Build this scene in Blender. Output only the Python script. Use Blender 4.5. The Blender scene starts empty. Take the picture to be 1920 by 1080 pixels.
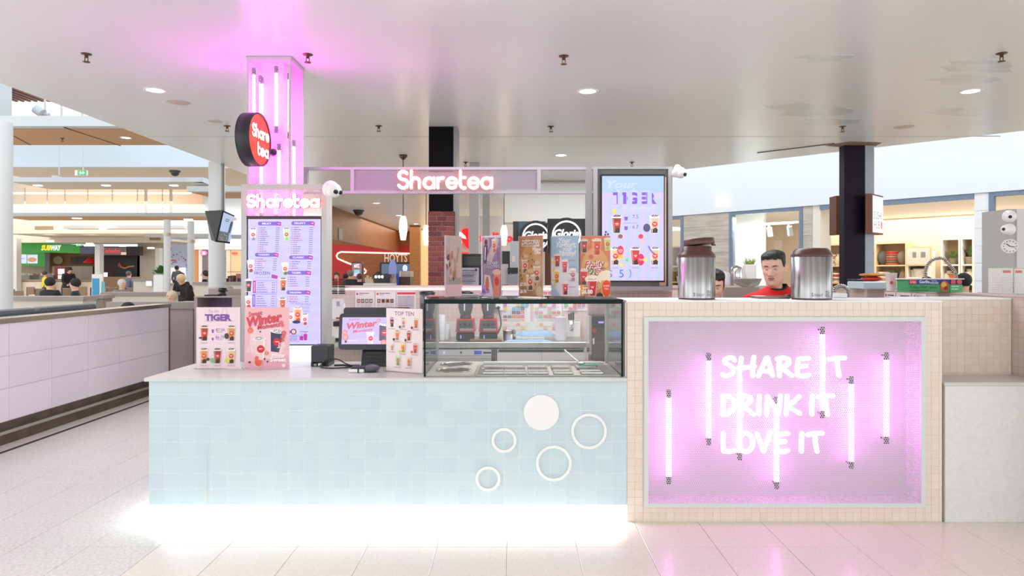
import bpy, bmesh, math, random
import numpy as np
from mathutils import Vector, Matrix, Euler
random.seed(3)
C = bpy.context.scene.collection
SC = bpy.context.scene
PI = math.pi
F = 1283.0; H = 1.58; CX = 961.0; HY = 512.0     # focal length in px, eye height, vanishing point
# ------------------------------------------------------------------ camera, world, light, exposure
cd = bpy.data.cameras.new('camera'); cam = bpy.data.objects.new('camera', cd); C.objects.link(cam)
cam.location = (0, 0, H); cam.rotation_euler = (PI/2, 0, 0)
cd.sensor_width = 36; cd.lens = F/1920*36; cd.shift_x = -1/1920; cd.shift_y = -28/1920
cd.clip_start = .05; cd.clip_end = 300
SC.camera = cam
SC.view_settings.view_transform = 'Standard'; SC.view_settings.look = 'None'
SC.view_settings.gamma = 1; SC.view_settings.use_curve_mapping = False
SC.view_settings.exposure = 0.36
wd = bpy.data.worlds.new('daylight'); SC.world = wd; wd.use_nodes = True
wd.node_tree.nodes['Background'].inputs[0].default_value = (.93, .97, 1, 1)
wd.node_tree.nodes['Background'].inputs[1].default_value = 1.55
def area(name, loc, size, power, col=(1, 1, 1), rot=(0, 0, 0), sy=None):
    l = bpy.data.lights.new(name, 'AREA'); l.energy = power; l.color = col; l.size = size
    if sy: l.shape = 'RECTANGLE'; l.size_y = sy
    o = bpy.data.objects.new(name, l); C.objects.link(o); o.location = loc; o.rotation_euler = rot
    return o
# unseen area lamps added as fill over the kiosk, far halls, cafe and store
area('kiosk_fill', (0.6, 5.9, 3.2), 3.4, 60, (.97, 1, 1), (0, 0, 0), 1.4)
area('cinema_fill', (-3.2, 23.5, 3.2), 4, 140, (1, .8, .58), (0, 0, 0), 6)
area('food_hall_fill', (-16, 27, 4.1), 16, 700, (1, .91, .8), (0, 0, 0), 8)
area('cafe_fill', (1.0, 10.6, 3.2), 2, 35, (1, .95, .9))
area('store_fill', (10.5, 16.5, 2.95), 6, 240, (1, .98, .94), (0, 0, math.radians(-49)), 4)

# ------------------------------------------------------------------ helpers
def W(px, py, Y): return Vector(((px-CX)*Y/F, Y, H-(py-HY)*Y/F))
def WX(px, Y): return (px-CX)*Y/F
def WZ(py, Y): return H-(py-HY)*Y/F
def lin(c):
    r = []
    for v in c[:3]:
        v = v/255.
        r.append(v/12.92 if v <= .04045 else ((v+.055)/1.055)**2.4)
    return (r[0], r[1], r[2], 1)
MATS = {}
def mat(name, rgb, rough=.5, metal=0, emit=0, ecol=None, var=0, scale=8, bump=0, stretch=None, spec=.5, col2=None, coat=0):
    if name in MATS: return MATS[name]
    m = bpy.data.materials.new(name); m.use_nodes = True
    nt = m.node_tree; b = nt.nodes['Principled BSDF']
    b.inputs['Base Color'].default_value = lin(rgb)
    b.inputs['Roughness'].default_value = rough; b.inputs['Metallic'].default_value = metal
    b.inputs['Specular IOR Level'].default_value = spec
    if coat: b.inputs['Coat Weight'].default_value = coat
    if emit:
        b.inputs['Emission Color'].default_value = lin(ecol or rgb); b.inputs['Emission Strength'].default_value = emit
    if var or bump or col2:
        tc = nt.nodes.new('ShaderNodeTexCoord'); mp = nt.nodes.new('ShaderNodeMapping')
        if stretch: mp.inputs['Scale'].default_value = stretch
        nz = nt.nodes.new('ShaderNodeTexNoise'); nz.inputs['Scale'].default_value = scale; nz.inputs['Detail'].default_value = 4
        nt.links.new(tc.outputs['Object'], mp.inputs[0]); nt.links.new(mp.outputs[0], nz.inputs['Vector'])
        if var or col2:
            mx = nt.nodes.new('ShaderNodeMix'); mx.data_type = 'RGBA'
            a = lin(rgb); d = lin(col2) if col2 else tuple(x*(1-var) for x in a[:3])+(1,)
            mx.inputs[6].default_value = a; mx.inputs[7].default_value = d
            rp = nt.nodes.new('ShaderNodeMapRange'); rp.inputs[1].default_value = .35; rp.inputs[2].default_value = .65
            nt.links.new(nz.outputs['Fac'], rp.inputs[0]); nt.links.new(rp.outputs[0], mx.inputs[0])
            nt.links.new(mx.outputs[2], b.inputs['Base Color'])
        if bump:
            bp = nt.nodes.new('ShaderNodeBump'); bp.inputs['Strength'].default_value = bump; bp.inputs['Distance'].default_value = .01
            nt.links.new(nz.outputs['Fac'], bp.inputs['Height']); nt.links.new(bp.outputs[0], b.inputs['Normal'])
    MATS[name] = m; return m
def attr_mat(name, rough=.45, emit=0):
    m = bpy.data.materials.new(name); m.use_nodes = True; nt = m.node_tree; b = nt.nodes['Principled BSDF']
    a = nt.nodes.new('ShaderNodeVertexColor'); a.layer_name = 'Col'
    b.inputs['Roughness'].default_value = rough
    if emit:
        b.inputs['Base Color'].default_value = (.02, .02, .02, 1)
        nt.links.new(a.outputs[0], b.inputs['Emission Color']); b.inputs['Emission Strength'].default_value = emit
    else:
        nt.links.new(a.outputs[0], b.inputs['Base Color'])
    MATS[name] = m; return m
def glass_mat(name, tint=(1, 1, 1), refl=1.0, rough=0.0, alpha=1.0):
    m = bpy.data.materials.new(name); m.use_nodes = True; nt = m.node_tree; nt.nodes.clear()
    o = nt.nodes.new('ShaderNodeOutputMaterial'); t = nt.nodes.new('ShaderNodeBsdfTransparent'); g = nt.nodes.new('ShaderNodeBsdfGlossy')
    t.inputs[0].default_value = (*tint, 1); g.inputs['Roughness'].default_value = rough
    fr = nt.nodes.new('ShaderNodeFresnel'); fr.inputs[0].default_value = 1.45
    mu = nt.nodes.new('ShaderNodeMath'); mu.operation = 'MULTIPLY'; mu.inputs[1].default_value = refl
    mx = nt.nodes.new('ShaderNodeMixShader')
    nt.links.new(fr.outputs[0], mu.inputs[0]); nt.links.new(mu.outputs[0], mx.inputs[0])
    nt.links.new(t.outputs[0], mx.inputs[1]); nt.links.new(g.outputs[0], mx.inputs[2]); nt.links.new(mx.outputs[0], o.inputs[0])
    if alpha < 1:
        d = nt.nodes.new('ShaderNodeBsdfDiffuse'); d.inputs[0].default_value = (*tint, 1)
        m2 = nt.nodes.new('ShaderNodeMixShader'); m2.inputs[0].default_value = 1-alpha
        nt.links.new(mx.outputs[0], m2.inputs[1]); nt.links.new(d.outputs[0], m2.inputs[2]); nt.links.new(m2.outputs[0], o.inputs[0])
    MATS[name] = m; return m

ORG = {}
def tag(o, label=None, cat=None, group=None, kind=None):
    if label: o['label'] = label
    if cat: o['category'] = cat
    if group: o['group'] = group
    if kind: o['kind'] = kind
    return o
def thing(name, label, cat, loc=(0, 0, 0), group=None, rotz=0, local=False, kind=None):
    o = bpy.data.objects.new(name, None); C.objects.link(o); o.location = loc; o.rotation_euler = (0, 0, rotz)
    o.empty_display_size = .05
    ORG[o.name] = Vector((0, 0, 0)) if local else Vector(loc)
    return tag(o, label, cat, group, kind)
def dup(root, loc, rotz=None, label=None, group=None, parent=None):
    r = root.copy(); C.objects.link(r); r.location = loc
    if rotz is not None: r.rotation_euler = (0, 0, rotz)
    if label: r['label'] = label
    if group: r['group'] = group
    for ch in list(root.children):
        c = ch.copy(); C.objects.link(c); c.parent = r
        for g in list(ch.children):
            d = g.copy(); C.objects.link(d); d.parent = c
    return r
def frame(origin, u, v, n=None):
    """maps (a, b, c) to origin + a*u + b*v + c*n"""
    o = Vector(origin); u = Vector(u).normalized(); v = Vector(v).normalized(); n = Vector(n).normalized() if n else u.cross(v)
    return lambda a, b, c=0: o+u*a+v*b+n*c
class MB:
    def __init__(s): s.v = []; s.f = []; s.s = []; s.m = []; s.c = []
    def add(s, vs, fs, sm=False, mi=0, col=None):
        n = len(s.v); s.v.extend([tuple(p) for p in vs])
        for f in fs:
            s.f.append(tuple(i+n for i in f)); s.s.append(sm); s.m.append(mi); s.c.append(col)
        return s
    def hexa(s, p, **k):   # 8 corners: bottom 0-3, top 4-7
        return s.add(p, [(3, 2, 1, 0), (4, 5, 6, 7), (0, 1, 5, 4), (1, 2, 6, 5), (2, 3, 7, 6), (3, 0, 4, 7)], **k)
    def box(s, x0, y0, z0, x1, y1, z1, bev=0, seg=1, **k):
        x0, x1 = min(x0, x1), max(x0, x1); y0, y1 = min(y0, y1), max(y0, y1); z0, z1 = min(z0, z1), max(z0, z1)
        if bev > 0:
            bm = bmesh.new(); bmesh.ops.create_cube(bm, size=1)
            for v in bm.verts:
                v.co = Vector((x0+(v.co.x+.5)*(x1-x0), y0+(v.co.y+.5)*(y1-y0), z0+(v.co.z+.5)*(z1-z0)))
            b = min(bev, .49*min(x1-x0, y1-y0, z1-z0))
            bmesh.ops.bevel(bm, geom=bm.edges[:], offset=b, segments=seg, affect='EDGES', profile=.5)
            bm.verts.index_update()
            s.add([v.co for v in bm.verts], [[v.index for v in f.verts] for f in bm.faces], **k); bm.free(); return s
        return s.hexa([(x0, y0, z0), (x1, y0, z0), (x1, y1, z0), (x0, y1, z0), (x0, y0, z1), (x1, y0, z1), (x1, y1, z1), (x0, y1, z1)], **k)
    def cyl(s, p0, p1, r0, r1=None, n=16, cap=True, sm=True, **k):
        p0 = Vector(p0); p1 = Vector(p1); r1 = r0 if r1 is None else r1
        d = (p1-p0).normalized(); a = Vector((1, 0, 0)) if abs(d.x) < .8 else Vector((0, 1, 0))
        u = d.cross(a).normalized(); w = d.cross(u)
        vs = [p0+(u*math.cos(2*PI*i/n)+w*math.sin(2*PI*i/n))*r0 for i in range(n)]
        vs += [p1+(u*math.cos(2*PI*i/n)+w*math.sin(2*PI*i/n))*r1 for i in range(n)]
        s.add(vs, [(i, (i+1) % n, n+(i+1) % n, n+i) for i in range(n)], sm=sm, **k)
        if cap:
            s.add(vs[:n], [tuple(range(n-1, -1, -1))], **k); s.add(vs[n:], [tuple(range(n))], **k)
        return s
    def lathe(s, c, prof, n=24, sm=True, fr=None, sx=1, sy=1, cap=True, **k):
        """profile [(r, z)] about the vertical (or about fr's third axis)"""
        c = Vector(c); vs = []
        for r, z in prof:
            for i in range(n):
                a = 2*PI*i/n; p = (r*math.cos(a)*sx, r*math.sin(a)*sy, z)
                vs.append(fr(*p) if fr else c+Vector(p))
        fs = []
        for j in range(len(prof)-1):
            for i in range(n):
                fs.append((j*n+i, j*n+(i+1) % n, (j+1)*n+(i+1) % n, (j+1)*n+i))
        s.add(vs, fs, sm=sm, **k)
        if not cap: return s
        if prof[0][0] > 1e-5: s.add(vs[:n], [tuple(range(n-1, -1, -1))], **k)
        if prof[-1][0] > 1e-5: s.add(vs[-n:], [tuple(range(n))], **k)
        return s
    def tube(s, pts, r, n=8, closed=False, sm=True, **k):
        pts = [Vector(p) for p in pts]; m = len(pts); vs = []; up = Vector((0, 0, 1))
        rr = r if isinstance(r, (list, tuple)) else [r]*m
        prev = None
        for i, p in enumerate(pts):
            a = pts[(i-1) % m] if closed or i > 0 else p; b = pts[(i+1) % m] if closed or i < m-1 else p
            d = (b-a).normalized()
            if prev is None:
                u = d.cross(up)
                if u.length < 1e-3: u = d.cross(Vector((1, 0, 0)))
            else: u = prev-d*prev.dot(d)
            u.normalize(); prev = u; w = d.cross(u)
            vs += [p+(u*math.cos(2*PI*j/n)+w*math.sin(2*PI*j/n))*rr[i] for j in range(n)]
        fs = []
        for i in range(m if closed else m-1):
            q = (i+1) % m
            fs += [(i*n+j, i*n+(j+1) % n, q*n+(j+1) % n, q*n+j) for j in range(n)]
        s.add(vs, fs, sm=sm, **k)
        if not closed: s.add(vs[:n], [tuple(range(n-1, -1, -1))], **k); s.add(vs[-n:], [tuple(range(n))], **k)
        return s
    def ell(s, c, r, nu=16, nv=10, v0=-PI/2, v1=PI/2, M=None, **k):
        c = Vector(c); r = r if isinstance(r, (tuple, list)) else (r, r, r); vs = []
        for j in range(nv+1):
            t = v0+(v1-v0)*j/nv
            for i in range(nu):
                a = 2*PI*i/nu; p = Vector((r[0]*math.cos(t)*math.cos(a), r[1]*math.cos(t)*math.sin(a), r[2]*math.sin(t)))
                vs.append(c+(M @ p if M else p))
        fs = [(j*nu+i, j*nu+(i+1) % nu, (j+1)*nu+(i+1) % nu, (j+1)*nu+i) for j in range(nv) for i in range(nu)]
        return s.add(vs, fs, sm=True, **k)
    def prism(s, poly, fr, d0, d1, **k):
        n = len(poly); vs = [fr(a, b, d0) for a, b in poly]+[fr(a, b, d1) for a, b in poly]
        return s.add(vs, [tuple(range(n-1, -1, -1)), tuple(range(n, 2*n))]+[(i, (i+1) % n, n+(i+1) % n, n+i) for i in range(n)], **k)
    def stroke(s, pts, w, fr, d0, d1, side_mi=None, n=12, **k):
        """a flat marker stroke with round ends: capsule per segment, extruded from d0 to d1"""
        mi = k.pop('mi', 0); sm = mi if side_mi is None else side_mi; h = w/2
        def solid(poly):
            m = len(poly); vs = [fr(a, b, d0) for a, b in poly]+[fr(a, b, d1) for a, b in poly]
            s.add(vs, [tuple(range(m-1, -1, -1)), tuple(range(m, 2*m))], mi=mi)
            s.add(vs, [(i, (i+1) % m, m+(i+1) % m, m+i) for i in range(m)], mi=sm)
        for i in range(len(pts)-1):
            (ax, ay), (bx, by) = pts[i], pts[i+1]; L = math.hypot(bx-ax, by-ay)
            if L < 1e-9: continue
            nx, ny = -(by-ay)/L*h, (bx-ax)/L*h
            solid([(ax+nx, ay+ny), (ax-nx, ay-ny), (bx-nx, by-ny), (bx+nx, by+ny)])
        for (x, y) in pts:
            solid([(x+h*math.cos(2*PI*i/n), y+h*math.sin(2*PI*i/n)) for i in range(n)])
        return s
    def build(s, name, mats, parent=None, org=None, colors=False):
        me = bpy.data.meshes.new(name)
        vs = np.array(s.v, dtype=float).reshape(-1, 3)
        if parent is not None: o0 = ORG[parent.name]
        elif org is not None: o0 = Vector(org)
        else:
            mn, mx = vs.min(0), vs.max(0); o0 = Vector(((mn[0]+mx[0])/2, (mn[1]+mx[1])/2, mn[2]))
        vs = vs-np.array(o0)
        me.from_pydata(vs.tolist(), [], s.f)
        mats = mats if isinstance(mats, (list, tuple)) else [mats]
        for m in mats: me.materials.append(m)
        me.polygons.foreach_set('use_smooth', s.s)
        if len(mats) > 1: me.polygons.foreach_set('material_index', s.m)
        if colors:
            at = me.color_attributes.new('Col', 'FLOAT_COLOR', 'CORNER'); buf = []
            for f, c in zip(s.f, s.c): buf.extend(list(c or (1, 1, 1, 1))*len(f))
            at.data.foreach_set('color', buf)
        me.update()
        o = bpy.data.objects.new(name, me); C.objects.link(o)
        if parent is not None: o.parent = parent; ORG[o.name] = o0
        else: o.location = o0; ORG[o.name] = o0
        return o
def one(name, m, label, cat, mb, group=None, kind=None):
    return tag(mb.build(name, m), label, cat, group, kind)
def arc(cx, cy, rx, ry, a0, a1, n=14):
    return [(cx+rx*math.cos(math.radians(a0+(a1-a0)*i/n)), cy+ry*math.sin(math.radians(a0+(a1-a0)*i/n))) for i in range(n+1)]

# flat print (lettering, posters, screens): coloured polygons laid in thin layers on one sheet
_TX = {}
def text_mesh(s, bold=0, shear=0, spacing=1):
    key = (s, bold, shear, spacing)
    if key in _TX: return _TX[key]
    cu = bpy.data.curves.new('lettering', 'FONT'); cu.body = s; cu.size = 1; cu.resolution_u = 2; cu.offset = bold; cu.shear = shear
    cu.space_character = spacing; cu.fill_mode = 'FRONT'
    ob = bpy.data.objects.new('lettering', cu)
    me = bpy.data.meshes.new_from_object(ob)
    r = ([tuple(v.co[:2]) for v in me.vertices], [tuple(p.vertices) for p in me.polygons])
    bpy.data.objects.remove(ob); bpy.data.meshes.remove(me); bpy.data.curves.remove(cu)
    _TX[key] = r; return r
class Print:
    def __init__(s, fr, step=.00025, d=0, win=None): s.mb = MB(); s.fr = fr; s.d = d; s.step = step; s.win = win
    def poly(s, pts, col):
        if s.win:                                   # trim to the sheet
            x0, y0, x1, y1 = s.win
            for ax, lim, sg in ((0, x0, 1), (0, x1, -1), (1, y0, 1), (1, y1, -1)):
                out = []
                for i in range(len(pts)):
                    p, q = pts[i-1], pts[i]; a = (p[ax]-lim)*sg; b = (q[ax]-lim)*sg
                    if (a >= 0) != (b >= 0): t = a/(a-b); out.append((p[0]+(q[0]-p[0])*t, p[1]+(q[1]-p[1])*t))
                    if b >= 0: out.append(q)
                pts = out
                if len(pts) < 3: return
        s.d += s.step; s.mb.add([s.fr(a, b, s.d) for a, b in pts], [tuple(range(len(pts)))], col=lin(col))
    def rect(s, x0, y0, x1, y1, col): s.poly([(x0, y0), (x1, y0), (x1, y1), (x0, y1)], col)
    def rrect(s, x0, y0, x1, y1, r, col):
        s.poly(arc(x1-r, y1-r, r, r, 0, 90, 4)+arc(x0+r, y1-r, r, r, 90, 180, 4)+arc(x0+r, y0+r, r, r, 180, 270, 4)+arc(x1-r, y0+r, r, r, 270, 360, 4), col)
    def ell(s, cx, cy, rx, ry, col, n=18, a0=0, a1=360): s.poly(arc(cx, cy, rx, ry, a0, a1, n)[:-1] if a1-a0 == 360 else arc(cx, cy, rx, ry, a0, a1, n), col)
    def line(s, pts, w, col):
        s.d += s.step; h = w/2
        for (ax, ay), (bx, by) in zip(pts[:-1], pts[1:]):
            L = math.hypot(bx-ax, by-ay) or 1; nx, ny = -(by-ay)/L*h, (bx-ax)/L*h
            s.mb.add([s.fr(a, b, s.d) for a, b in [(ax+nx, ay+ny), (ax-nx, ay-ny), (bx-nx, by-ny), (bx+nx, by+ny)]], [(0, 1, 2, 3)], col=lin(col))
    def text(s, t, x, y, size, col, al='C', bold=0, shear=0, rot=0, w=None, spacing=1):
        """size = cap height; w = forced width; x, y = anchor on the baseline"""
        vs, fs = text_mesh(t, bold, shear, spacing)
        if not vs: return
        x0 = min(v[0] for v in vs); x1 = max(v[0] for v in vs); k = size/.69; kx = k if w is None else w/(x1-x0)
        off = {'C': -(x0+x1)/2, 'L': -x0, 'R': -x1}[al]; cr, sr = math.cos(rot), math.sin(rot)
        s.d += s.step; out = []
        for a, b in vs:
            a = (a+off)*kx; b = b*k; out.append(s.fr(x+a*cr-b*sr, y+a*sr+b*cr, s.d))
        s.mb.add(out, fs, col=lin(col))
    def bars(s, x0, x1, y, h, col, seed=0, word=.02):
        """a line of print too small to read"""
        rnd = random.Random(seed); x = x0
        while x < x1-1e-4:
            w = min(word*rnd.uniform(.4, 1.4), x1-x); s.rect(x, y, x+w*.86, y+h, col); x += w
    def cup(s, x, y, h, liq=(205, 120, 70), lo=(90, 45, 30), top=(60, 50, 45), badge=(225, 40, 45), word=False):
        w = h*.255; b = h*.175; s.ell(x-b*.1, y+h*.012, b*1.25, h*.03, (214, 204, 206))
        s.poly([(x-b, y), (x+b, y), (x+w, y+h*.86), (x-w, y+h*.86)], (240, 232, 226))
        s.poly([(x-b*.9, y+h*.02), (x+b*.9, y+h*.02), (x+w*.9, y+h*.78), (x-w*.9, y+h*.78)], liq)
        s.poly([(x-b*.9, y+h*.02), (x+b*.9, y+h*.02), (x+b*1.02, y+h*.2), (x+b*.4, y+h*.3), (x-b*.3, y+h*.22), (x-b*1.02, y+h*.26)], lo)
        hi = tuple(min(255, int(v*.6+100)) for v in liq); s.poly([(x-b*.75, y+h*.05), (x-b*.5, y+h*.05), (x-w*.55, y+h*.76), (x-w*.8, y+h*.76)], hi)
        s.ell(x, y+h*.88, w*1.06, h*.055, (240, 236, 230)); s.ell(x, y+h*.89, w*.86, h*.04, hi)
        for i in range(9): s.ell(x+w*.75*math.cos(i*2.4)*(.35+.65*i/9), y+h*.905+h*.035*math.sin(i*2.4), w*.17, h*.02, top if i % 3 else tuple(min(255, int(v*1.3+14)) for v in top), 7)
        s.ell(x+w*.06, y+h*.47, w*.56, h*.135, badge, 18)
        s.rect(x-w*.28, y+h*.485, x+w*.36, y+h*.515, (255, 232, 232)); s.rect(x-w*.16, y+h*.43, x+w*.28, y+h*.46, (255, 232, 232))
    def build(s, parent, name='print', m=None): return s.mb.build(name, m or M_PRINT, parent, colors=True)

def perf(mb, fr, x0, y0, x1, y1, pitch, r, mi=0):
    """perforated sheet: staggered hexagonal holes cut in a flat sheet"""
    nx = max(1, round((x1-x0)/pitch)); px = (x1-x0)/nx; ny = max(1, round((y1-y0)/(pitch*.866))); py = (y1-y0)/ny
    hx = [(r*math.cos(math.radians(30+60*i)), r*math.sin(math.radians(30+60*i))) for i in range(6)]
    vs = []; fs = []
    for j in range(ny):
        cy = y0+(j+.5)*py; off = .5*px if j % 2 else 0
        for i in range(nx):
            cx = x0+(i+.5)*px+off-.25*px
            n = len(vs)
            vs += [fr(cx-px/2, cy-py/2, 0), fr(cx+px/2, cy-py/2, 0), fr(cx+px/2, cy+py/2, 0), fr(cx-px/2, cy+py/2, 0)]
            vs += [fr(cx+a, cy+b, 0) for a, b in hx]
            h = n+4
            fs += [(n+1, n+2, h, h+5), (n+2, n+3, h+2, h+1, h), (n+3, n, h+3, h+2), (n, n+1, h+5, h+4, h+3)]
    mb.add(vs, fs, mi=mi); return mb
M_PRINT = attr_mat('printed_paper', .5); M_SCREEN = attr_mat('backlit_screen', .3, .95)
# ------------------------------------------------------------------ stroke alphabets
def logo_strokes():
    out = []; x = 0
    def put(st, adv):
        nonlocal x
        for p in st: out.append([(a+x, b) for a, b in p])
        x += adv
    S = [arc(.29, .71, .2, .2, 25, 265, 16)+arc(.29, .295, .225, .21, 85, -160, 18)]
    h = [[(.06, .08), (.06, .93)], arc(.25, .37, .19, .22, 180, 0, 12)+[(.44, .08)]]
    a = [arc(.3, .33, .235, .25, 0, 360, 22), [(.535, .08), (.535, .58)]]
    r = [[(.06, .08), (.06, .58)], arc(.27, .36, .21, .22, 180, 90, 8)+[(.33, .58)]]
    e = [[(.07, .33), (.53, .33)], arc(.3, .33, .235, .25, 0, 318, 20)]
    t = [[(.1, .93), (.1, .28)]+arc(.26, .26, .16, .18, 180, 270, 6)+[(.33, .08)], [(.1, .6), (.33, .6)]]
    for L, ad in ((S, .62), (h, .6), (a, .66), (r, .43), (e, .6), (t, .43), (e, .62), (a, .6)): put(L, ad)
    return out
LOGO = logo_strokes()
def fit(strokes, x0, y0, x1, y1, w):
    xs = [p[0] for s in strokes for p in s]; ys = [p[1] for s in strokes for p in s]
    ax, bx, ay, by = min(xs), max(xs), min(ys), max(ys); h = w/2
    return [[(x0+h+(x-ax)/(bx-ax)*(x1-x0-w), y0+h+(y-ay)/(by-ay)*(y1-y0-w)) for x, y in s] for s in strokes]
MARK = {
 'S': [[(.47, .83), (.42, .95), (.28, .97), (.12, .88), (.1, .72), (.3, .56), (.44, .4), (.42, .2), (.25, .06), (.08, .05), (.02, .12)]],
 'H': [[(.12, .95), (.07, .5), (.04, .05)], [(.58, 1.0), (.53, .55), (.53, .05)], [(.0, .42), (.3, .48), (.6, .53)]],
 'A': [[(.02, .04), (.14, .38), (.31, .93), (.36, .96), (.44, .6), (.55, .06)], [(.12, .3), (.52, .26)]],
 'R': [[(.1, .9), (.08, .45), (.1, .04)], [(.02, .9), (.25, .97), (.44, .88), (.46, .7), (.3, .54), (.1, .44), (.32, .3), (.56, .06)]],
 'E': [[(.5, .94), (.12, .9), (.08, .5), (.08, .08), (.3, .02), (.5, .1)], [(.1, .5), (.4, .55)]],
 'I': [[(.1, .95), (.08, .5), (.08, .06)]],
 'T': [[(.0, .88), (.25, .94), (.56, .96)], [(.28, .93), (.3, .5), (.36, .05)]],
 'D': [[(.08, .93), (.08, .5), (.05, .06)], [(.08, .93), (.3, .92), (.5, .74), (.54, .5), (.44, .24), (.22, .06), (.05, .06)]],
 'N': [[(.05, .05), (.09, .92), (.3, .5), (.5, .1), (.55, .5), (.58, .96)]],
 'K': [[(.1, .95), (.06, .05)], [(.56, .92), (.3, .62), (.1, .46), (.3, .3), (.58, .1)]],
 'L': [[(.08, .96), (.06, .5), (.08, .07), (.3, .04), (.52, .1)]],
 'O': [arc(.32, .5, .28, .46, 100, 460, 20)],
 'V': [[(.0, .93), (.12, .5), (.24, .06), (.38, .5), (.52, .98)]],
}
# ================================================================== materials
WHITE = mat('white_paint', (240, 240, 238), .55)
CEIL = mat('ceiling_paint', (235, 238, 237), .27, var=.04, scale=.6, bump=.04, stretch=(1, .35, 1))
TERR = mat('white_terrazzo', (226, 223, 218), .24, var=.05, scale=60, col2=(205, 202, 196))
BEIGE = mat('beige_terrazzo', (234, 225, 213), .22, var=.05, scale=60, col2=(226, 216, 204))
GROUT = mat('floor_grout', (150, 138, 128), .7)
BLUE_T = [mat('blue_glaze', (200, 217, 221), .25), mat('blue_glaze_cool', (198, 215, 220), .25), mat('blue_glaze_pale', (202, 219, 222), .25)]
BLUE_G = mat('pale_grout', (238, 246, 248), .7)
CREAM_T = [mat('cream_glaze', (232, 216, 200), .28), mat('cream_glaze_warm', (230, 213, 196), .28), mat('cream_glaze_pale', (234, 219, 204), .28)]
CREAM_G = mat('cream_grout', (214, 200, 184), .8)
PINK_T = [mat('lilac_panel', (234, 226, 236), .12), mat('lilac_panel_pale', (237, 229, 239), .12)]
PINK_G = mat('lilac_joint', (205, 194, 205), .6)
TOP = mat('pale_laminate', (214, 214, 209), .3, var=.05, scale=5, stretch=(1, 8, 1))
STEEL = mat('brushed_steel', (196, 190, 184), .3, 1, var=.15, scale=12, stretch=(1, 30, 1))
STEEL2 = mat('polished_steel', (214, 212, 208), .16, 1)
DSTEEL = mat('worn_steel_kick', (120, 108, 100), .42, .85, var=.3, scale=6)
GREY = mat('grey_powder_coat', (196, 195, 192), .4)
LGREY = mat('pale_grey_powder_coat', (214, 219, 215), .4)
MGREY = mat('mid_grey_metal', (150, 148, 148), .45)
BLACK = mat('black_plastic', (22, 22, 24), .35)
CHAR = mat('charcoal_plastic', (52, 53, 58), .45)
RED = mat('red_gloss', (205, 22, 28), .3)
STONE = mat('white_stone', (226, 225, 221), .35, scale=40, col2=(219, 219, 215))
NEON = mat('pink_neon', (255, 255, 255), .4, emit=9, ecol=(255, 128, 255))
LEDW = mat('white_led', (255, 255, 255), .4, emit=8, ecol=(235, 243, 255))
LAMP = mat('downlight_lens', (255, 255, 255), .4, emit=6, ecol=(255, 246, 235))
WLAMP = mat('warm_lamp', (255, 255, 255), .4, emit=4, ecol=(255, 226, 176))
GLOWW = mat('lit_letter_face', (255, 255, 255), .4, emit=1.6, ecol=(255, 240, 232))
GLOWR = mat('lit_letter_rim', (255, 40, 40), .4, emit=.9, ecol=(255, 40, 36)); GLOWR2 = mat('red_letter_rim', (255, 40, 40), .4, emit=3.5, ecol=(255, 36, 30))
GLASS = glass_mat('clear_glass', (.97, .985, .98), .9)
EDGE = mat('glass_edge_green', (6, 34, 30), .35, spec=.15)
ACRYL = glass_mat('acrylic', (.985, .97, .97), .45, alpha=.985)
WOOD = mat('honey_wood', (142, 80, 32), .45, var=.25, scale=3, stretch=(1, 1, 10))
WOODP = mat('perforated_wood', (196, 148, 106), .6, var=.1, scale=90)
DWOOD = mat('red_brown_wood', (120, 70, 44), .5, var=.2, scale=4)
CREAMW = mat('cream_wall', (226, 213, 196), .6)
MAUVE = mat('mauve_laminate', (168, 152, 147), .5)
LIME = mat('lime_ply', (200, 190, 178), .55, var=.14, scale=2.2, stretch=(1, 1, 9), col2=(176, 166, 154))
SLATE = mat('slate_blue_frame', (112, 130, 152), .4)
BLKCOL = mat('dark_plum_cladding', (30, 16, 36), .4, spec=.15)
SKIN = mat('warm_skin', (222, 176, 150), .5)
HAIR = mat('black_hair', (18, 16, 18), .5, bump=.5, scale=60, stretch=(1, 1, .2))

# ================================================================== floor
def slab(name, x0, y0, z0, x1, y1, z1, m, parent=None, kind='structure'):
    o = MB().box(x0, y0, z0, x1, y1, z1).build(name, m, parent)
    if parent is None: o['kind'] = kind
    return o
floor = slab('floor', -45, -4, -.05, 40, 45, -.004, GROUT)
TS = .403; gx = .0025
def plate(w, d, m, name, h=.004):
    b = MB(); b.box(0, 0, 0, w, d, h); me = b.build(name, m); return me
_tile_mesh = {}
def floor_tile(x, y, m):
    key = m.name
    if key not in _tile_mesh:
        b = MB(); c = .0012; w = TS-gx
        b.add([(0, 0, -.004), (w, 0, -.004), (w, w, -.004), (0, w, -.004), (0, 0, -c), (w, 0, -c), (w, w, -c), (0, w, -c), (c, c, 0), (w-c, c, 0), (w-c, w-c, 0), (c, w-c, 0)],
              [(0, 1, 5, 4), (1, 2, 6, 5), (2, 3, 7, 6), (3, 0, 4, 7), (4, 5, 9, 8), (5, 6, 10, 9), (6, 7, 11, 10), (7, 4, 8, 11), (8, 9, 10, 11)])
        o = b.build('floor_tile', m, floor); C.objects.unlink(o); _tile_mesh[key] = o
    o = _tile_mesh[key].copy(); C.objects.link(o); o.parent = floor
    o.location = (x, y, 0)
    return o
nt_ = 0
x00 = -.032
for j in range(-3, 20):
    y = 3.949+j*TS
    for i in range(-11, 14):
        x = x00+i*TS
        if y+TS > 4.36 and x > -2.1: continue                       # under the kiosk
        if x < -4.47: continue
        if y+TS < 2.9: continue
        if abs(x+TS/2) > .80*(y+TS)+1.5: continue                    # out of view
        m = TERR if x < -2.06 else BEIGE
        floor_tile(x, y, m); nt_ += 1
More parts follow.
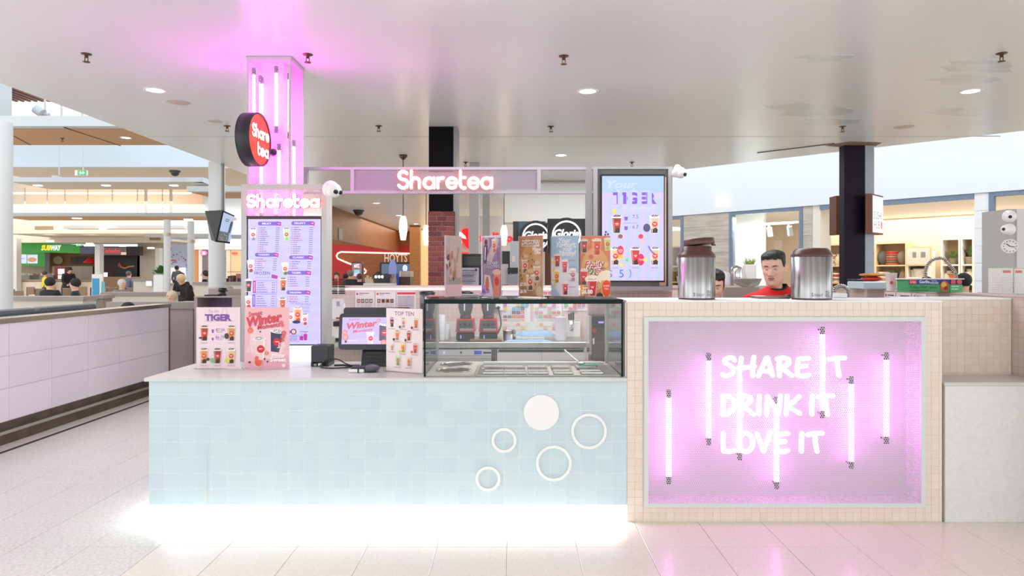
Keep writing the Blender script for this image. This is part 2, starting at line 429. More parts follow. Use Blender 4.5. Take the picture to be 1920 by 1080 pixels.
slab('floor_walk', -45, -4, -.0041, 40, 2.74, 0, BEIGE, floor)
slab('floor_kiosk', -2.05, 4.355, -.0041, 40, 45, 0, mat('kiosk_floor', (196, 188, 180), .35), floor)
slab('floor_hall', -45, 2.74, -.0041, -4.50, 45, 0, mat('hall_floor', (206, 200, 192), .3), floor)
slab('floor_far', -4.5, 12.0, -.0041, -2.05, 45, 0, TERR, floor)
slab('floor_joint', -4.515, 2.7, -.003, -4.49, 20, .001, mat('black_joint', (40, 34, 34), .7), floor)

# ================================================================== ceiling over the kiosk
CZ = 3.26
cpoly = [(-4.53, -1.2), (9.5, -1.2), (9.5, 4.86), (6.04, 8.07), (2.77, 11.1), (1.9, 11.9), (1.9, 13), (-.2, 13), (-.2, 30), (-4.53, 30)]
cb = MB(); cb.prism(cpoly, lambda a, b, c: Vector((a, b, c)), CZ, CZ+.28)
ceiling = cb.build('ceiling', CEIL); ceiling['kind'] = 'structure'
cj = MB(); cj.box(-4.5, 8.415, CZ-.002, 6.0, 8.422, CZ+.01); cj.build('ceiling_joint', mat('ceiling_joint_grey', (176, 170, 164), .8), ceiling)  # thin grey line along the ceiling joint
# worn patches of flaking paint near the dark post
pm = mat('patched_plaster', (226, 234, 233), .2, var=.12, scale=5, bump=.3, stretch=(.5, 2, 1)); rp_ = random.Random(5)
for (px, py, sx, sy) in ((1520, 205, 90, 14), (1560, 228, 60, 10), (1838, 124, 90, 12), (1810, 150, 90, 12), (1545, 108, 60, 10), (1790, 210, 60, 8)):
    b = MB(); pts = []
    for k in range(14):
        a = 2*PI*k/14; rr = rp_.uniform(.55, 1.1)
        qx, qy = px+sx*math.cos(a)*rr, py+sy*math.sin(a)*rr; Y = (CZ-H)*F/(HY-qy); pts.append((WX(qx, Y), Y))
    b.prism(pts, lambda a, c, d: Vector((a, c, d)), CZ-.0015, CZ+.001); b.build('plaster_patch', pm, ceiling)
b = MB(); p0 = W(1418, 287, 0); 
def cp(px, py, z=CZ): Y = (z-H)*F/(HY-py); return Vector((WX(px, Y), Y, z))
b.tube([cp(1420, 286.5, CZ-.004), cp(1490, 278, CZ-.004), cp(1565, 269, CZ-.004)], .008, 5); b.build('crack', mat('rust_crack', (96, 74, 60), .9), ceiling)
b = MB(); b.prism([(4.12, 9.02), (4.3, 8.72), (4.75, 8.8), (4.8, 9.05), (4.6, 9.2)], lambda a, c, d: Vector((a, c, d)), CZ-.003, CZ+.001); b.build('rust_stain', mat('rust_stain', (150, 128, 104), .8, var=.3, scale=20), ceiling)
# downlights, speaker grilles, sprinklers
def make_downlight(nm='ceiling_downlight'):
    t = thing(nm, 'round recessed downlight glowing white in the smooth ceiling', 'ceiling light', (0, 0, 0), 'downlights in the kiosk ceiling', local=True)
    b = MB(); b.lathe((0, 0, 0), [(.075, 0), (.075, -.004), (.10, -.006), (.105, 0)], 24); b.build('trim_ring', WHITE, t)
    b = MB(); b.lathe((0, 0, 0), [(.075, -.002), (.06, -.003), (.0001, -.003)], 24); b.build('lens', LAMP, t)
    return t
dl0 = make_downlight(); first = True
DL = [(1102, 171, 'above the glass case'), (291, 169, 'beside the pink glowing column'), (1820, 171, 'among flaking paint near the dark post'), (1052, 291, 'just above the overhead sign bar'),
      (706, 381, 'far back, seen under the sign bar beyond the camera'), (748, 404, 'far back, next to the hanging lamp cord'), (780, 420, 'far back, close to the brick pillar'), (718, 428, 'farthest back, above the wooden cinema wall')]
for (px, py, w) in DL:
    Y = (CZ-H)*F/(HY-py); loc = (WX(px, Y), Y, CZ)
    o = dl0 if first else dup(dl0, loc); first = False
    o.location = loc; o['label'] = 'round white downlight in the ceiling, '+w
def spot(loc, p=40, ang=110, col=(1, .98, .95)):
    l = bpy.data.lights.new('downlight_beam', 'SPOT'); l.energy = p; l.spot_size = math.radians(ang); l.spot_blend = .7; l.color = col; l.shadow_soft_size = .06
    o = bpy.data.objects.new('downlight_beam', l); C.objects.link(o); o.location = loc
for (px, py) in ((1102, 171), (291, 169), (1820, 171), (1052, 291)):
    Y = (CZ-H)*F/(HY-py); spot((WX(px, Y), Y, CZ-.03), 45)
first = True
for (px, py, w) in ((335, 192, 'beside a lit downlight and the pink column'), (1695, 238, 'above the dark plum post'), (404, 227.5, 'small and shallow, beside the round red sign')):
    Y = (CZ-H)*F/(HY-py); b = MB(); r = .11 if w[0] != 's' else .08
    c = Vector((WX(px, Y), Y, CZ)); b.lathe(c, [(.0001, -.005), (r-.015, -.005), (r, 0)], 28)
    t = one('ceiling_speaker', mat('speaker_grille', (206, 190, 182), .6), 'flat round ceiling speaker grille, '+w, 'speaker', b, 'ceiling speakers')
def make_sprinkler():
    t = thing('fire_sprinkler', '', 'sprinkler', (0, 0, 0), 'fire sprinklers', local=True)
    M1 = mat('brass', (112, 84, 66), .4, .7)
    b = MB(); b.lathe((0, 0, 0), [(.04, 0), (.035, -.006), (.014, -.008), (.012, -.03), (.0001, -.03)], 14); b.build('escutcheon', M1, t)
    b = MB(); b.box(-.014, -.003, -.06, -.009, .003, -.025); b.box(.009, -.003, -.06, .014, .003, -.025); b.lathe((0, 0, 0), [(.0001, -.06), (.026, -.06), (.026, -.064), (.0001, -.064)], 10); b.build('deflector', M1, t)
    return t
sp0 = make_sprinkler(); first = True
for (px, py, w) in ((162, 101, 'alone near the open roof edge'), (577, 102, 'beside the top of the pink column'), (1057, 105, 'above the downlight over the glass case'), (1878, 100, 'among flaking paint patches'),
                    (426, 236, 'beside the round red sign'), (710, 236, 'between the pink column and the black post'), (1033, 237, 'between downlights above the sign bar'), (1580, 237, 'just above the dark plum post'),
                    (873, 304, 'over the sign bar beside the black post'), (1185, 304, 'over the yoghurt screen')):
    Y = (CZ-H)*F/(HY-py); loc = (WX(px, Y), Y, CZ)
    o = sp0 if first else dup(sp0, loc); first = False
    o.location = loc; o['label'] = 'small brass fire sprinkler head, '+w

# ================================================================== blue service counter
XL = -2.309; XR = .728; YF = 4.345; ZB = .107; ZT = .895
counter = thing('service_counter', 'long low counter faced with pale blue square tiles and white bubble rings', 'counter', ((XL+XR)/2, 4.7, 0))
b = MB(); b.box(XL, YF+.0014, ZB, XR-.002, 5.10, ZT); b.build('carcass', BLUE_G, counter)
b = MB(); b.box(XL+.25, 4.62, 0, XR-.003, 5.0, ZB); b.build('plinth', WHITE, counter)
def tile_proto(w, h, m, par, name, t=.0016, c=.0005):
    b = MB(); b.add([(0, t, 0), (w, t, 0), (w, t, h), (0, t, h), (0, c, 0), (w, c, 0), (w, c, h), (0, c, h), (c, 0, c), (w-c, 0, c), (w-c, 0, h-c), (c, 0, h-c)],
                    [(0, 1, 5, 4), (1, 2, 6, 5), (2, 3, 7, 6), (3, 0, 4, 7), (4, 5, 9, 8), (5, 6, 10, 9), (6, 7, 11, 10), (7, 4, 8, 11), (8, 9, 10, 11)])
    return b
_tp = {}
def wall_tile(par, x, y, z, w, h, m, name='tile'):
    key = (par.name, round(w, 4), round(h, 4), m.name)
    if key not in _tp:
        b = tile_proto(w, h, m, par, name); me = bpy.data.meshes.new(name); me.from_pydata(b.v, [], b.f); me.materials.append(m); _tp[key] = me
    o = bpy.data.objects.new(name, _tp[key]); C.objects.link(o); o.parent = par; o.location = Vector((x, y, z))-ORG[par.name]
    return o
pt = (XR-XL)/31; rt = random.Random(2)
for i in range(31):
    for j in range(8):
        z = ZB+j*.1; h = .0985 if j < 7 else ZT-z-.001
        wall_tile(counter, XL+i*pt+.0012, YF+rt.uniform(-.0003, .0003), z+.0012, pt-.0024, h-.0011, rt.choice(BLUE_T))
# white bubbles on the tiles
fy = frame((0, YF-.002, 0), (1, 0, 0), (0, 0, 1))       # a = x, b = z, c = towards the viewer
for (px, py, r, k) in ((1015, 773, 33.5, 0), (1104, 808, 33.5, 1), (1038, 868, 33.5, 1), (945, 825, 23.5, 1), (915, 897, 23.5, 1)):
    x, z, r = WX(px, YF), WZ(py, YF), r/295.3
    fr = frame((x, YF-.001, z), (1, 0, 0), (0, 0, 1)); b = MB()
    if k == 0: b.lathe((0, 0, 0), [(r, 0), (r, .009), (r-.002, .012), (.0001, .012)], 48, fr=fr, sm=False)
    else: b.lathe((0, 0, 0), [(r, 0), (r, .012), (r-.018, .012), (r-.018, 0)], 48, fr=fr, sm=False, cap=False)
    o = b.build('bubble_disc' if k == 0 else 'bubble_ring', mat('white_acrylic', (243, 242, 240), .35), counter)
    o['label'] = 'solid white disc on the blue tiles' if k == 0 else 'open white ring on the blue tiles'
b = MB(); x = WX(388, YF); b.add([(x-.004, YF-.0012, ZB+.005), (x+.004, YF-.0012, ZB+.005), (x+.006, YF-.0012, WZ(835, YF)), (x+.001, YF-.0012, WZ(835, YF))], [(0, 1, 2, 3)])
b.build('drip_stain', mat('drip_stain', (206, 208, 200), .5), counter)
# LED strip under the overhang
b = MB(); b.box(XL+.06, 4.40, ZB-.012, XR-.02, 4.43, ZB-.001); b.box(XL+.05, 4.40, ZB-.012, XL+.08, 5.05, ZB-.001)
b.build('light_strip', LEDW, counter)
area('counter_strip_light', ((XL+XR)/2, 4.47, ZB-.015), XR-XL-.1, 30, (.9, .95, 1), (math.radians(-4), 0, 0), .10)
area('counter_strip_side_light', (XL+.10, 4.75, ZB-.015), .10, 6, (.9, .95, 1), (0, math.radians(-4), 0), .6)
b = MB(); b.box(XL-.016, YF-.03, ZT, XR-.003, 5.12, .918, bev=.002)
one('worktop', TOP, 'pale laminate worktop covering the blue tiled counter', 'worktop', b)
WT = .918

# ================================================================== tall cream counter with the neon recess
CR = 2.728; CT = 1.394
RX0, RX1, RZ0, RZ1 = .853, 2.597, .114, 1.282
tall = thing('tall_counter', 'tall counter clad in small cream tiles around a pink neon sign', 'counter', ((XR+CR)/2, 4.6, 0))
b = MB()
for (x0, z0, x1, z1) in ((XR, 0, RX0, CT), (RX1, 0, CR, CT), (RX0, 0, RX1, RZ0), (RX0, RZ1, RX1, CT)): b.box(x0, YF+.0014, z0, x1, 4.56, z1)
b.box(XR, 4.56, 0, CR, 4.80, CT)
b.build('carcass', CREAM_G, tall)
b = MB(); b.box(XR-.004, YF-.004, CT, CR+.002, 4.84, CT+.012, bev=.001); b.build('coping', WHITE, tall)
p = .0495; stuff = MB(); npart = 0
regs = [(XR, 0, RX0-.022, CT), (RX1+.022, 0, CR, CT), (RX0-.022, 0, RX1+.022, RZ0-.022), (RX0-.022, RZ1+.022, RX1+.022, CT)]
for i in range(41):
    for j in range(29):
        tx0 = XR+i*p; tz1 = CT-j*p; tx1 = tx0+p; tz0 = tz1-p
        for (a, z_, c, d) in regs:
            x0, x1, z0, z1 = max(tx0, a), min(tx1, c), max(tz0, z_), min(tz1, d)
            if x1-x0 < .006 or z1-z0 < .006: continue
            full = (x1-x0)*(z1-z0) > .92*p*p
            w, h = x1-x0-.0014, z1-z0-.0014
            if full and npart < 296:
                wall_tile(tall, x0+.0007, YF+rt.uniform(-.0006, .0003), z0+.0007, p-.0014, p-.0014, rt.choice(CREAM_T)); npart += 1
            else:
                pb = tile_proto(w, h, None, None, ''); stuff.add([(x0+.0007+v[0], YF+v[1], z0+.0007+v[2]) for v in pb.v], pb.f)
o = stuff.build('cut_tiles', CREAM_T[0], tall); o['kind'] = 'stuff'
# left end of the tall counter above the worktop
b = MB(); b.box(XR-.012, YF+.01, WT, XR-.001, 4.80, CT); b.build('end_panel', mat('beige_end_panel', (214, 204, 194), .5), tall)

sign = thing('neon_sign', 'large recessed neon sign reading share it drink it love it behind perforated metal', 'sign', ((RX0+RX1)/2, 4.34, RZ0))
b = MB(); fw = .024
for (x0, z0, x1, z1) in ((RX0-.02, RZ0-.02, RX0+.008, RZ1+.02), (RX1-.008, RZ0-.02, RX1+.02, RZ1+.02), (RX0+.0081, RZ0-.02, RX1-.0081, RZ0+.008), (RX0+.0081, RZ1-.008, RX1-.0081, RZ1+.02)):
    b.box(x0, 4.332, z0, x1, 4.352, z1)
b.build('frame', LGREY, sign)
SB = mat('sign_box_white', (225, 218, 222), .5)
b = MB(); b.box(RX0+.001, 4.512, RZ0, RX1-.001, 4.545, RZ1); b.build('back_panel', SB, sign)
b = MB()
for q in ((RX0+.001, 4.353, RZ0+.001, RX0+.006, 4.511, RZ1-.001), (RX1-.006, 4.353, RZ0+.001, RX1-.001, 4.511, RZ1-.001), (RX0+.006, 4.353, RZ0+.001, RX1-.006, 4.511, RZ0+.006), (RX0+.006, 4.353, RZ1-.006, RX1-.006, 4.511, RZ1-.001)): b.box(*q)
b.build('box_side', SB, sign)
b = MB(); perf(b, frame((0, 4.347, 0), (1, 0, 0), (0, 0, 1)), RX0+.008, RZ0+.008, RX1-.008, RZ1-.008, .0135, .0052)
b.build('perforated_sheet', mat('perforated_grey', (198, 194, 196), .45), sign)
YT = 4.448; k = F/YT
for (px, y0, y1) in ((1254, 745, 893), (1329, 676, 820), (1387, 704, 848), (1456, 758, 902), (1542, 626, 770), (1596, 720, 864), (1662, 674, 818)):
    x = WX(px, YT); z0, z1 = WZ(y1, YT), WZ(y0, YT)
    b = MB(); b.cyl((x, YT, z0), (x, YT, z1), .018, n=14); t = b.build('neon_tube', NEON, sign)
    for za, zb in ((z0-.048, z0), (z1, z1+.048)):
        b = MB(); b.cyl((x, YT, za), (x, YT, zb), .015, n=14); b.box(x-.004, YT+.005, (za+zb)/2-.004, x+.004, 4.5115, (za+zb)/2+.004); b.build('end_cap', BLACK, t)
# hand lettered words
lw = {'S': .54, 'H': .66, 'A': .64, 'R': .62, 'E': .6, 'I': .26, 'T': .6, 'D': .62, 'N': .68, 'K': .62, 'L': .55, 'O': .7, 'V': .62, ' ': .22}
fl = frame((0, 4.325, 0), (1, 0, 0), (0, 0, 1))
for word, (x0, y0, x1, y1) in (('SHARE IT', (1350, 665, 1588, 710)), ('DRINK IT', (1350, 737, 1566, 782)), ('LOVE IT', (1351, 807, 1546, 852))):
    st = []; x = 0; chars = []
    for ch in word:
        if ch != ' ':
            for s in MARK[ch]: st.append([(a+x, bb) for a, bb in s])
            chars.append((ch, len(MARK[ch])))
        x += lw[ch]+.06
    ft = fit(st, WX(x0, 4.325), WZ(y1, 4.325), WX(x1, 4.325), WZ(y0, 4.325), .030)
    q = 0
    for ch, n in chars:
        b = MB()
        for s in ft[q:q+n]: b.stroke(s, .028, fl, -.006, .006)
        q += n
        o = b.build('letter', mat('white_letter', (250, 250, 250), .4, emit=.35), sign)
# setback wall with cream tiles, side wall and rear wall of the kiosk
YS = 4.66; XS = 3.40
wr = slab('wall_right', CR+.002, YS+.0014, 0, XS-.002, 4.9, 1.398, CREAM_G)
b = MB(); b.box(CR+.003, YS-.004, 1.398, XS-.002, 4.95, 1.41); b.build('coping', WHITE, wr)
for i in range(14):
    for j in range(11):
        x0 = CR+.004+i*p; z1 = 1.396-j*p
        w = min(p-.0014, XS-.003-x0)
        if w < .008: continue
        wall_tile(wr, x0, YS+rt.uniform(-.0005, .0003), z1-p+.0014, w, p-.0014, rt.choice(CREAM_T))
SHZ = 1.43
BR = mat('pink_grid_tile', (206, 184, 178), .35)
def grid_mat(name, a, g, sx, sz, axis):
    m = mat(name, a, .3); nt = m.node_tree; bs = nt.nodes['Principled BSDF']
    tc = nt.nodes.new('ShaderNodeNewGeometry'); mp = nt.nodes.new('ShaderNodeSeparateXYZ'); cm = nt.nodes.new('ShaderNodeCombineXYZ')
    br = nt.nodes.new('ShaderNodeTexBrick'); br.offset = 0; br.inputs['Scale'].default_value = 1
    br.inputs['Color1'].default_value = lin(a); br.inputs['Color2'].default_value = lin(tuple(v*.985 for v in a)); br.inputs['Mortar'].default_value = lin(g)
    br.inputs['Brick Width'].default_value = sx; br.inputs['Row Height'].default_value = sz; br.inputs['Mortar Size'].default_value = .0012
    nt.links.new(tc.outputs['Position'], mp.inputs[0]); nt.links.new(mp.outputs[axis], cm.inputs[0]); nt.links.new(mp.outputs['Z'], cm.inputs[1])
    nt.links.new(cm.outputs[0], br.inputs[0]); nt.links.new(br.outputs['Color'], bs.inputs['Base Color']); return m
GX = grid_mat('rear_tile_grid', (214, 194, 188), (176, 154, 150), .05, .05, 'X'); GY = grid_mat('side_tile_grid', (206, 188, 180), (172, 152, 146), .05, .05, 'Y')
ws = slab('wall_side', XS, 3.9, 0, XS+.15, 7.5, SHZ-.012, GY)
b = MB(); b.box(XS-.006, 3.9, SHZ-.012, XS+.156, 7.5, SHZ); b.build('coping', mat('pink_grey_coping', (200, 180, 174), .4), ws)
YB = 7.38
wb = slab('wall_back', -2.6, YB, 0, XS, YB+.16, 1.415, GX)
b = MB(); b.box(-2.6, YB-.01, 1.415, XS, YB+.18, 1.445); b.build('coping', mat('pink_grey_coping', (200, 180, 174), .4), wb)
b = MB(); b.box(-2.6, YB-.03, 1.400, .9, YB-.004, 1.415); b.build('light_strip', mat('soft_led', (255, 255, 255), .4, emit=1.3, ecol=(255, 238, 238)), wb)
b = MB(); b.box(.66, 5.96, 0, 1.39, 6.08, 1.42); wbr = b.build('wall_middle', GX); wbr['kind'] = 'structure'
b = MB(); b.box(.655, 5.95, 1.42, 1.395, 6.09, 1.43); b.build('coping', WHITE, wbr)
# white stone block beside the sign
stone = thing('stone_block', 'low white stone bench block standing against the cream tiled wall', 'bench', (3.07, 4.5, 0))
b = MB(); b.box(2.742, 4.335, 0, XS-.004, YS-.004, .866, bev=.002); b.build('body', STONE, stone)
b = MB(); b.box(2.735, 4.33, .866, XS-.003, YS-.003, .888, bev=.002); b.build('slab_top', mat('grey_stone_top', (206, 203, 199), .35), stone)
# ================================================================== glowing pink column
PG = mat('perforated_white', (206, 200, 204), .4)
KX0, KX1, KY0, KY1 = WX(463, 5.3), WX(545, 5.3), 5.30, 5.63
col = thing('light_column', 'square white perforated column glowing pink from neon tubes inside', 'column', ((KX0+KX1)/2, (KY0+KY1)/2, 0))
b = MB(); e = .016
for x in (KX0, KX1-e):
    for y in (KY0, KY1-e): b.box(x, y, .0, x+e, y+e, CZ-.003)
b.build('corner_post', GREY, col)['kind'] = 'stuff'
b = MB(); b.box(KX0-.004, KY0-.004, CZ-.03, KX1+.004, KY1+.004, CZ-.002); b.build('top_cap', GREY, col)
pp, rr_ = .0130, .0056
for nm, fr, w in (('front', frame((KX0, KY0+.003, 0), (1, 0, 0), (0, 0, 1)), KX1-KX0), ('side', frame((KX1-.003, KY0, 0), (0, 1, 0), (0, 0, 1)), KY1-KY0), ('far', frame((KX0+.003, KY0, 0), (0, 1, 0), (0, 0, 1)), KY1-KY0)):
    b = MB(); perf(b, fr, e, .95, w-e, CZ-.03, pp, rr_); b.build('perforated_sheet', PG, col)
b = MB(); b.box(KX0+e, KY1-.006, .95, KX1-e, KY1-.003, CZ-.03); b.build('rear_panel', PG, col)
b = MB(); b.box(KX0+.085, KY0+.085, 0, KX1-.085, KY1-.085, CZ-.03); b.build('core', mat('core_white', (228, 222, 226), .5), col)
NE = mat('pink_neon_strong', (255, 255, 255), .4, emit=30, ecol=(255, 48, 255))
def ntube(par, x, y, z0, z1, capd=.05, m=NE, r=.013):
    b = MB(); b.cyl((x, y, z0), (x, y, z1), r, n=12); t = b.build('neon_tube', m, par)
    for za, zb in ((z0-capd, z0), (z1, z1+capd)):
        b = MB(); b.cyl((x, y, za), (x, y, zb), r+.002, n=12); b.build('end_cap', BLACK, t)
yt = KY0+.05; k = F/yt
for (px, y0, y1) in ((491, 157, 225), (518, 137, 237), (523, 282, 345), (490, 300, 400), (476, 140, 300), (517, 362, 402)):
    ntube(col, WX(px, yt), yt, WZ(y1, yt), WZ(y0, yt))
for (px, y0, y1, xx) in ((553, 150, 248, KX1-.05),): ntube(col, KX1-.05, KY0+.12, WZ(248, KY0+.12), WZ(150, KY0+.12))
ntube(col, KX1-.045, KY0+.22, 2.0, 2.6); ntube(col, KX0+.05, KY0+.15, 2.5, 3.1); ntube(col, KX0+.17, KY1-.05, 2.3, 3.0)

# round double faced sign
th = math.radians(3); nrm = Vector((math.cos(th), -math.sin(th), 0)); uu = Vector((math.sin(th), math.cos(th), 0))
Rs = .192; cs = Vector((WX(488, 4.95), 4.95, WZ(262, 4.95)))
fr = frame(cs, uu, (0, 0, 1), nrm)       # a along depth, b up, c out of the red face
rsign = thing('round_sign', 'round blade sign with black drum rim and glowing red face', 'sign', cs)
b = MB(); b.lathe((0, 0, 0), [(Rs-.012, 0), (Rs, .002), (Rs, -.10), (Rs-.012, -.102), (Rs-.012, 0)], 48, fr=fr, cap=False); b.build('drum', mat('dark_drum', (40, 36, 46), .4), rsign)
RF = mat('lit_red_face', (230, 50, 44), .4, emit=.95, ecol=(244, 68, 54))
b = MB(); b.lathe((0, 0, 0), [(Rs-.012, -.006), (.0001, -.006)], 48, fr=fr); b.build('face', RF, rsign)['label'] = 'glowing red face'
b = MB(); b.lathe((0, 0, 0), [(Rs-.012, -.096), (.0001, -.096)], 48, fr=fr); b.build('face', RF, rsign)['label'] = 'glowing red face'
def logo_word(par, fr, x0, y0, x1, y1, w, d0, d1, groups, name='letter', strokes=None, rim=None):
    ft = fit(strokes, x0, y0, x1, y1, w); q = 0
    for n in groups:
        b = MB()
        for s in ft[q:q+n]: b.stroke(s, w, fr, d0, d1, side_mi=1)
        q += n; b.build(name, [GLOWW, rim or GLOWR], par)
NL = [1, 2, 2, 2, 2, 2, 2, 2]   # strokes per letter of the word
share = LOGO[:9]; tea = LOGO[9:]
logo_word(rsign, fr, -.150, .0, .145, .10, .019, -.004, .006, NL[:5], strokes=share)
logo_word(rsign, fr, -.06, -.12, .135, -.022, .019, -.004, .006, NL[5:], strokes=tea)
b = MB(); b.tube([cs+uu*.10-nrm*.05+Vector((0, 0, -.03)), cs+uu*.19-nrm*.05+Vector((0, 0, -.03)), (cs.x-.03, KY0-.001, cs.z-.03)], .010, 8); b.lathe((0, 0, 0), [(.03, 0), (.012, .05), (.0001, .05)], 12, fr=frame((cs.x-.03, KY0-.001, cs.z-.03), (1, 0, 0), (0, 0, 1))); b.build('bracket', BLACK, rsign)

# ================================================================== menu tower
TY = 5.125; tx0, tx1 = WX(452, TY), WX(612, TY); tz1 = WZ(345, TY); TD = .16
tower = thing('menu_tower', 'tall grey framed menu stand with a lilac price screen and red lit lettering', 'menu stand', ((tx0+tx1)/2, TY+.08, 0))
sx0, sx1, sz0, sz1 = WX(462, TY), WX(602.5, TY), WZ(648, TY), WZ(408.5, TY)
def box_part(name, m, par, *q, **k): b = MB(); b.box(*q, **k); return b.build(name, m, par)
box_part('side_frame', GREY, tower, tx0, TY, 0, sx0, TY+TD, tz1); box_part('side_frame', GREY, tower, sx1, TY, 0, tx1, TY+TD, tz1)
box_part('top_frame', GREY, tower, sx0, TY, WZ(355, TY), sx1, TY+TD, tz1)
b = MB(); perf(b, frame((0, TY+.006, 0), (1, 0, 0), (0, 0, 1)), sx0, WZ(405, TY), sx1, WZ(355, TY), .0125, .0052); b.build('perforated_sheet', PG, tower)
box_part('middle_rail', mat('dark_rail', (70, 40, 48), .4), tower, sx0, TY+.002, WZ(409, TY), sx1, TY+TD, WZ(405, TY))
box_part('bezel', BLACK, tower, sx0, TY+.012, sz0, sx1, TY+.06, sz1)
box_part('lower_glow_box', mat('lower_lit_panel', (255, 255, 255), .5, emit=.75, ecol=(245, 250, 255)), tower, sx0, TY+.03, .85, sx1, TY+.06, sz0-.004)
frt = frame((0, TY+.003, 0), (1, 0, 0), (0, 0, 1))
ft = (WX(464, TY), WZ(390, TY), WX(601, TY), WZ(364, TY))
logo_word(tower, frt, ft[0], ft[1], ft[2], ft[3], .0215, -.004, .022, NL, strokes=LOGO, rim=GLOWR2)
for (px, y0, y1) in ((488, 347, 400), (516, 347, 400), (541, 372, 402)): pass
fs = frame((0, TY+.0115, 0), (1, 0, 0), (0, 0, 1)); P = Print(fs)
X = lambda px: WX(px, TY); Z = lambda py: WZ(py, TY)
LIL = (196, 188, 250); PUR = (122, 92, 200); MAG = (176, 40, 160); INK = (120, 100, 150)
P.rect(X(464), Z(646), X(600.5), Z(410.5), LIL)
for i in range(12): P.poly([(X(464), Z(410.5+i*20)), (X(600.5), Z(416+i*20)), (X(600.5), Z(424+i*20)), (X(464), Z(421+i*20))] if i < 11 else [(X(464), Z(640)), (X(600.5), Z(638)), (X(600.5), Z(645)), (X(464), Z(645))], (200, 192, 252))
def menu(px0, px1, y, title, rows, price, cupc=None, rowh=4):
    P.rrect(X(px0), Z(y+3.6), X(px1), Z(y-3.6), .012, PUR)
    P.text(title, (X(px0)+X(px1))/2-.02, Z(y+1.6), .013, (245, 240, 255), bold=.02, w=min(.085, .014*len(title)))
    P.poly([(X(px1-9), Z(y+2.5)), (X(px1), Z(y+4.6)), (X(px1+1), Z(y-2)), (X(px1-8), Z(y-4.4))], MAG)
    P.text(price, X(px1-4), Z(y+1), .008, (255, 235, 255), bold=.02, rot=-.2)
    for r in range(rows):
        yy = y+8+r*rowh; rnd = random.Random(int(px0*7+y+r))
        P.ell(X(px0+2), Z(yy), .0035, .0035, MAG, 6)
        P.bars(X(px0+4.5), X(px0+rnd.uniform(12, 22)), Z(yy+.7), .0052, INK if rnd.random() > .4 else (170, 80, 140), r)
        P.bars(X(px1-9), X(px1-2), Z(yy+.7), .0052, INK, r+50, .01)
    if cupc: P.cup(X(px0-7), Z(y+33), .10, *cupc)
GR = ((190, 225, 170), (150, 205, 130), (60, 80, 70)); MK = ((236, 222, 222), (150, 140, 170), (60, 60, 70)); BRN = ((200, 110, 60), (70, 40, 30), (50, 45, 45))
menu(483, 526, 419, 'MILKY', 12, '6.50', MK); menu(548, 591, 419, 'FRUITY', 13, '7.00', GR)
menu(483, 526, 478, 'YOGHURT', 6, '7.50', ((240, 220, 226), (150, 60, 90), (240, 230, 235))); menu(548, 591, 483, 'CLASSIC', 4, '5.90', ((226, 214, 190), (90, 120, 80), (235, 232, 228)))
P.text('FROZEN', X(499), Z(515), .023, (90, 76, 130), w=.115, bold=.01); P.text('SLUSHY & YOGHURT', X(499), Z(521), .009, INK, w=.11); P.poly([(X(516), Z(521)), (X(527), Z(523)), (X(528), Z(517)), (X(517), Z(514))], MAG)
for k, (c, t_) in enumerate(((MAG, 'SMOOTHIE'), (PUR, 'YOGHURT'))):
    y0 = 526+k*25; P.rect(X(482), Z(y0+23), X(487.5), Z(y0), c); P.text(t_, X(486), Z(y0+11.5), .010, (250, 240, 255), rot=PI/2, w=.07)
    P.line([(X(488), Z(y0)), (X(526), Z(y0)), (X(526), Z(y0+23)), (X(488), Z(y0+23))], .0025, PUR)
    for r in range(5):
        P.bars(X(490), X(490+12+r*2 % 9), Z(y0+4.5+r*4.2), .0052, INK, r+k); P.bars(X(517), X(524), Z(y0+4.5+r*4.2), .0052, INK, r+9, .01)
P.cup(X(476), Z(546), .10, (70, 60, 80), (40, 30, 30), (235, 235, 235)); P.cup(X(476), Z(577), .10, (235, 205, 205), (190, 60, 70), (240, 240, 240))
menu(548, 591, 511.5, 'TIGER', 5, '7.50', BRN); menu(548, 591, 547.5, 'DALGONA', 3, '7.90', BRN)
P.text('DONT FORGET OUR TOPPINGS', X(574), Z(570), .016, PUR, w=.15, rot=-.08); P.text('2 FOR $1.50', X(582), Z(577), .016, PUR, w=.07); P.text('& $1.00 EACH', X(582), Z(583), .014, PUR, w=.07)
P.ell(X(569), Z(590), .05, .055, (214, 208, 252)); P.cup(X(569), Z(602), .12, (240, 160, 110), (200, 80, 50), (225, 140, 110)); P.cup(X(557), Z(603), .09, (240, 225, 225), (235, 200, 200), (120, 60, 50)); P.cup(X(583), Z(607), .09, (240, 215, 215), (190, 70, 70), (60, 70, 80))
P.ell(X(568), Z(601), .03, .012, (40, 50, 110))
P.rrect(X(546), Z(622), X(558), Z(616), .01, PUR); P.text('SUGAR', X(551), Z(620.5), .009, (250, 245, 255), w=.035); P.ell(X(563), Z(618.5), .022, .022, (150, 70, 80)); P.ell(X(563), Z(618.5), .013, .013, (230, 200, 200))
P.line([(X(546), Z(625)), (X(573), Z(625)), (X(573), Z(636)), (X(546), Z(636))], .0025, PUR)
for r in range(3): P.bars(X(548), X(570), Z(628+r*3), .005, INK, r)
P.bars(X(575), X(590), Z(619), .005, INK, 4)
for px, h_ in ((578, .03), (585, .045)): P.poly([(X(px)-.011, Z(634)), (X(px)+.011, Z(634)), (X(px)+.014, Z(634)+h_), (X(px)-.014, Z(634)+h_)], MAG); P.line([(X(px), Z(634)+h_), (X(px)+.004, Z(634)+h_+.02)], .004, MAG)
P.build(tower, 'screen', M_SCREEN)

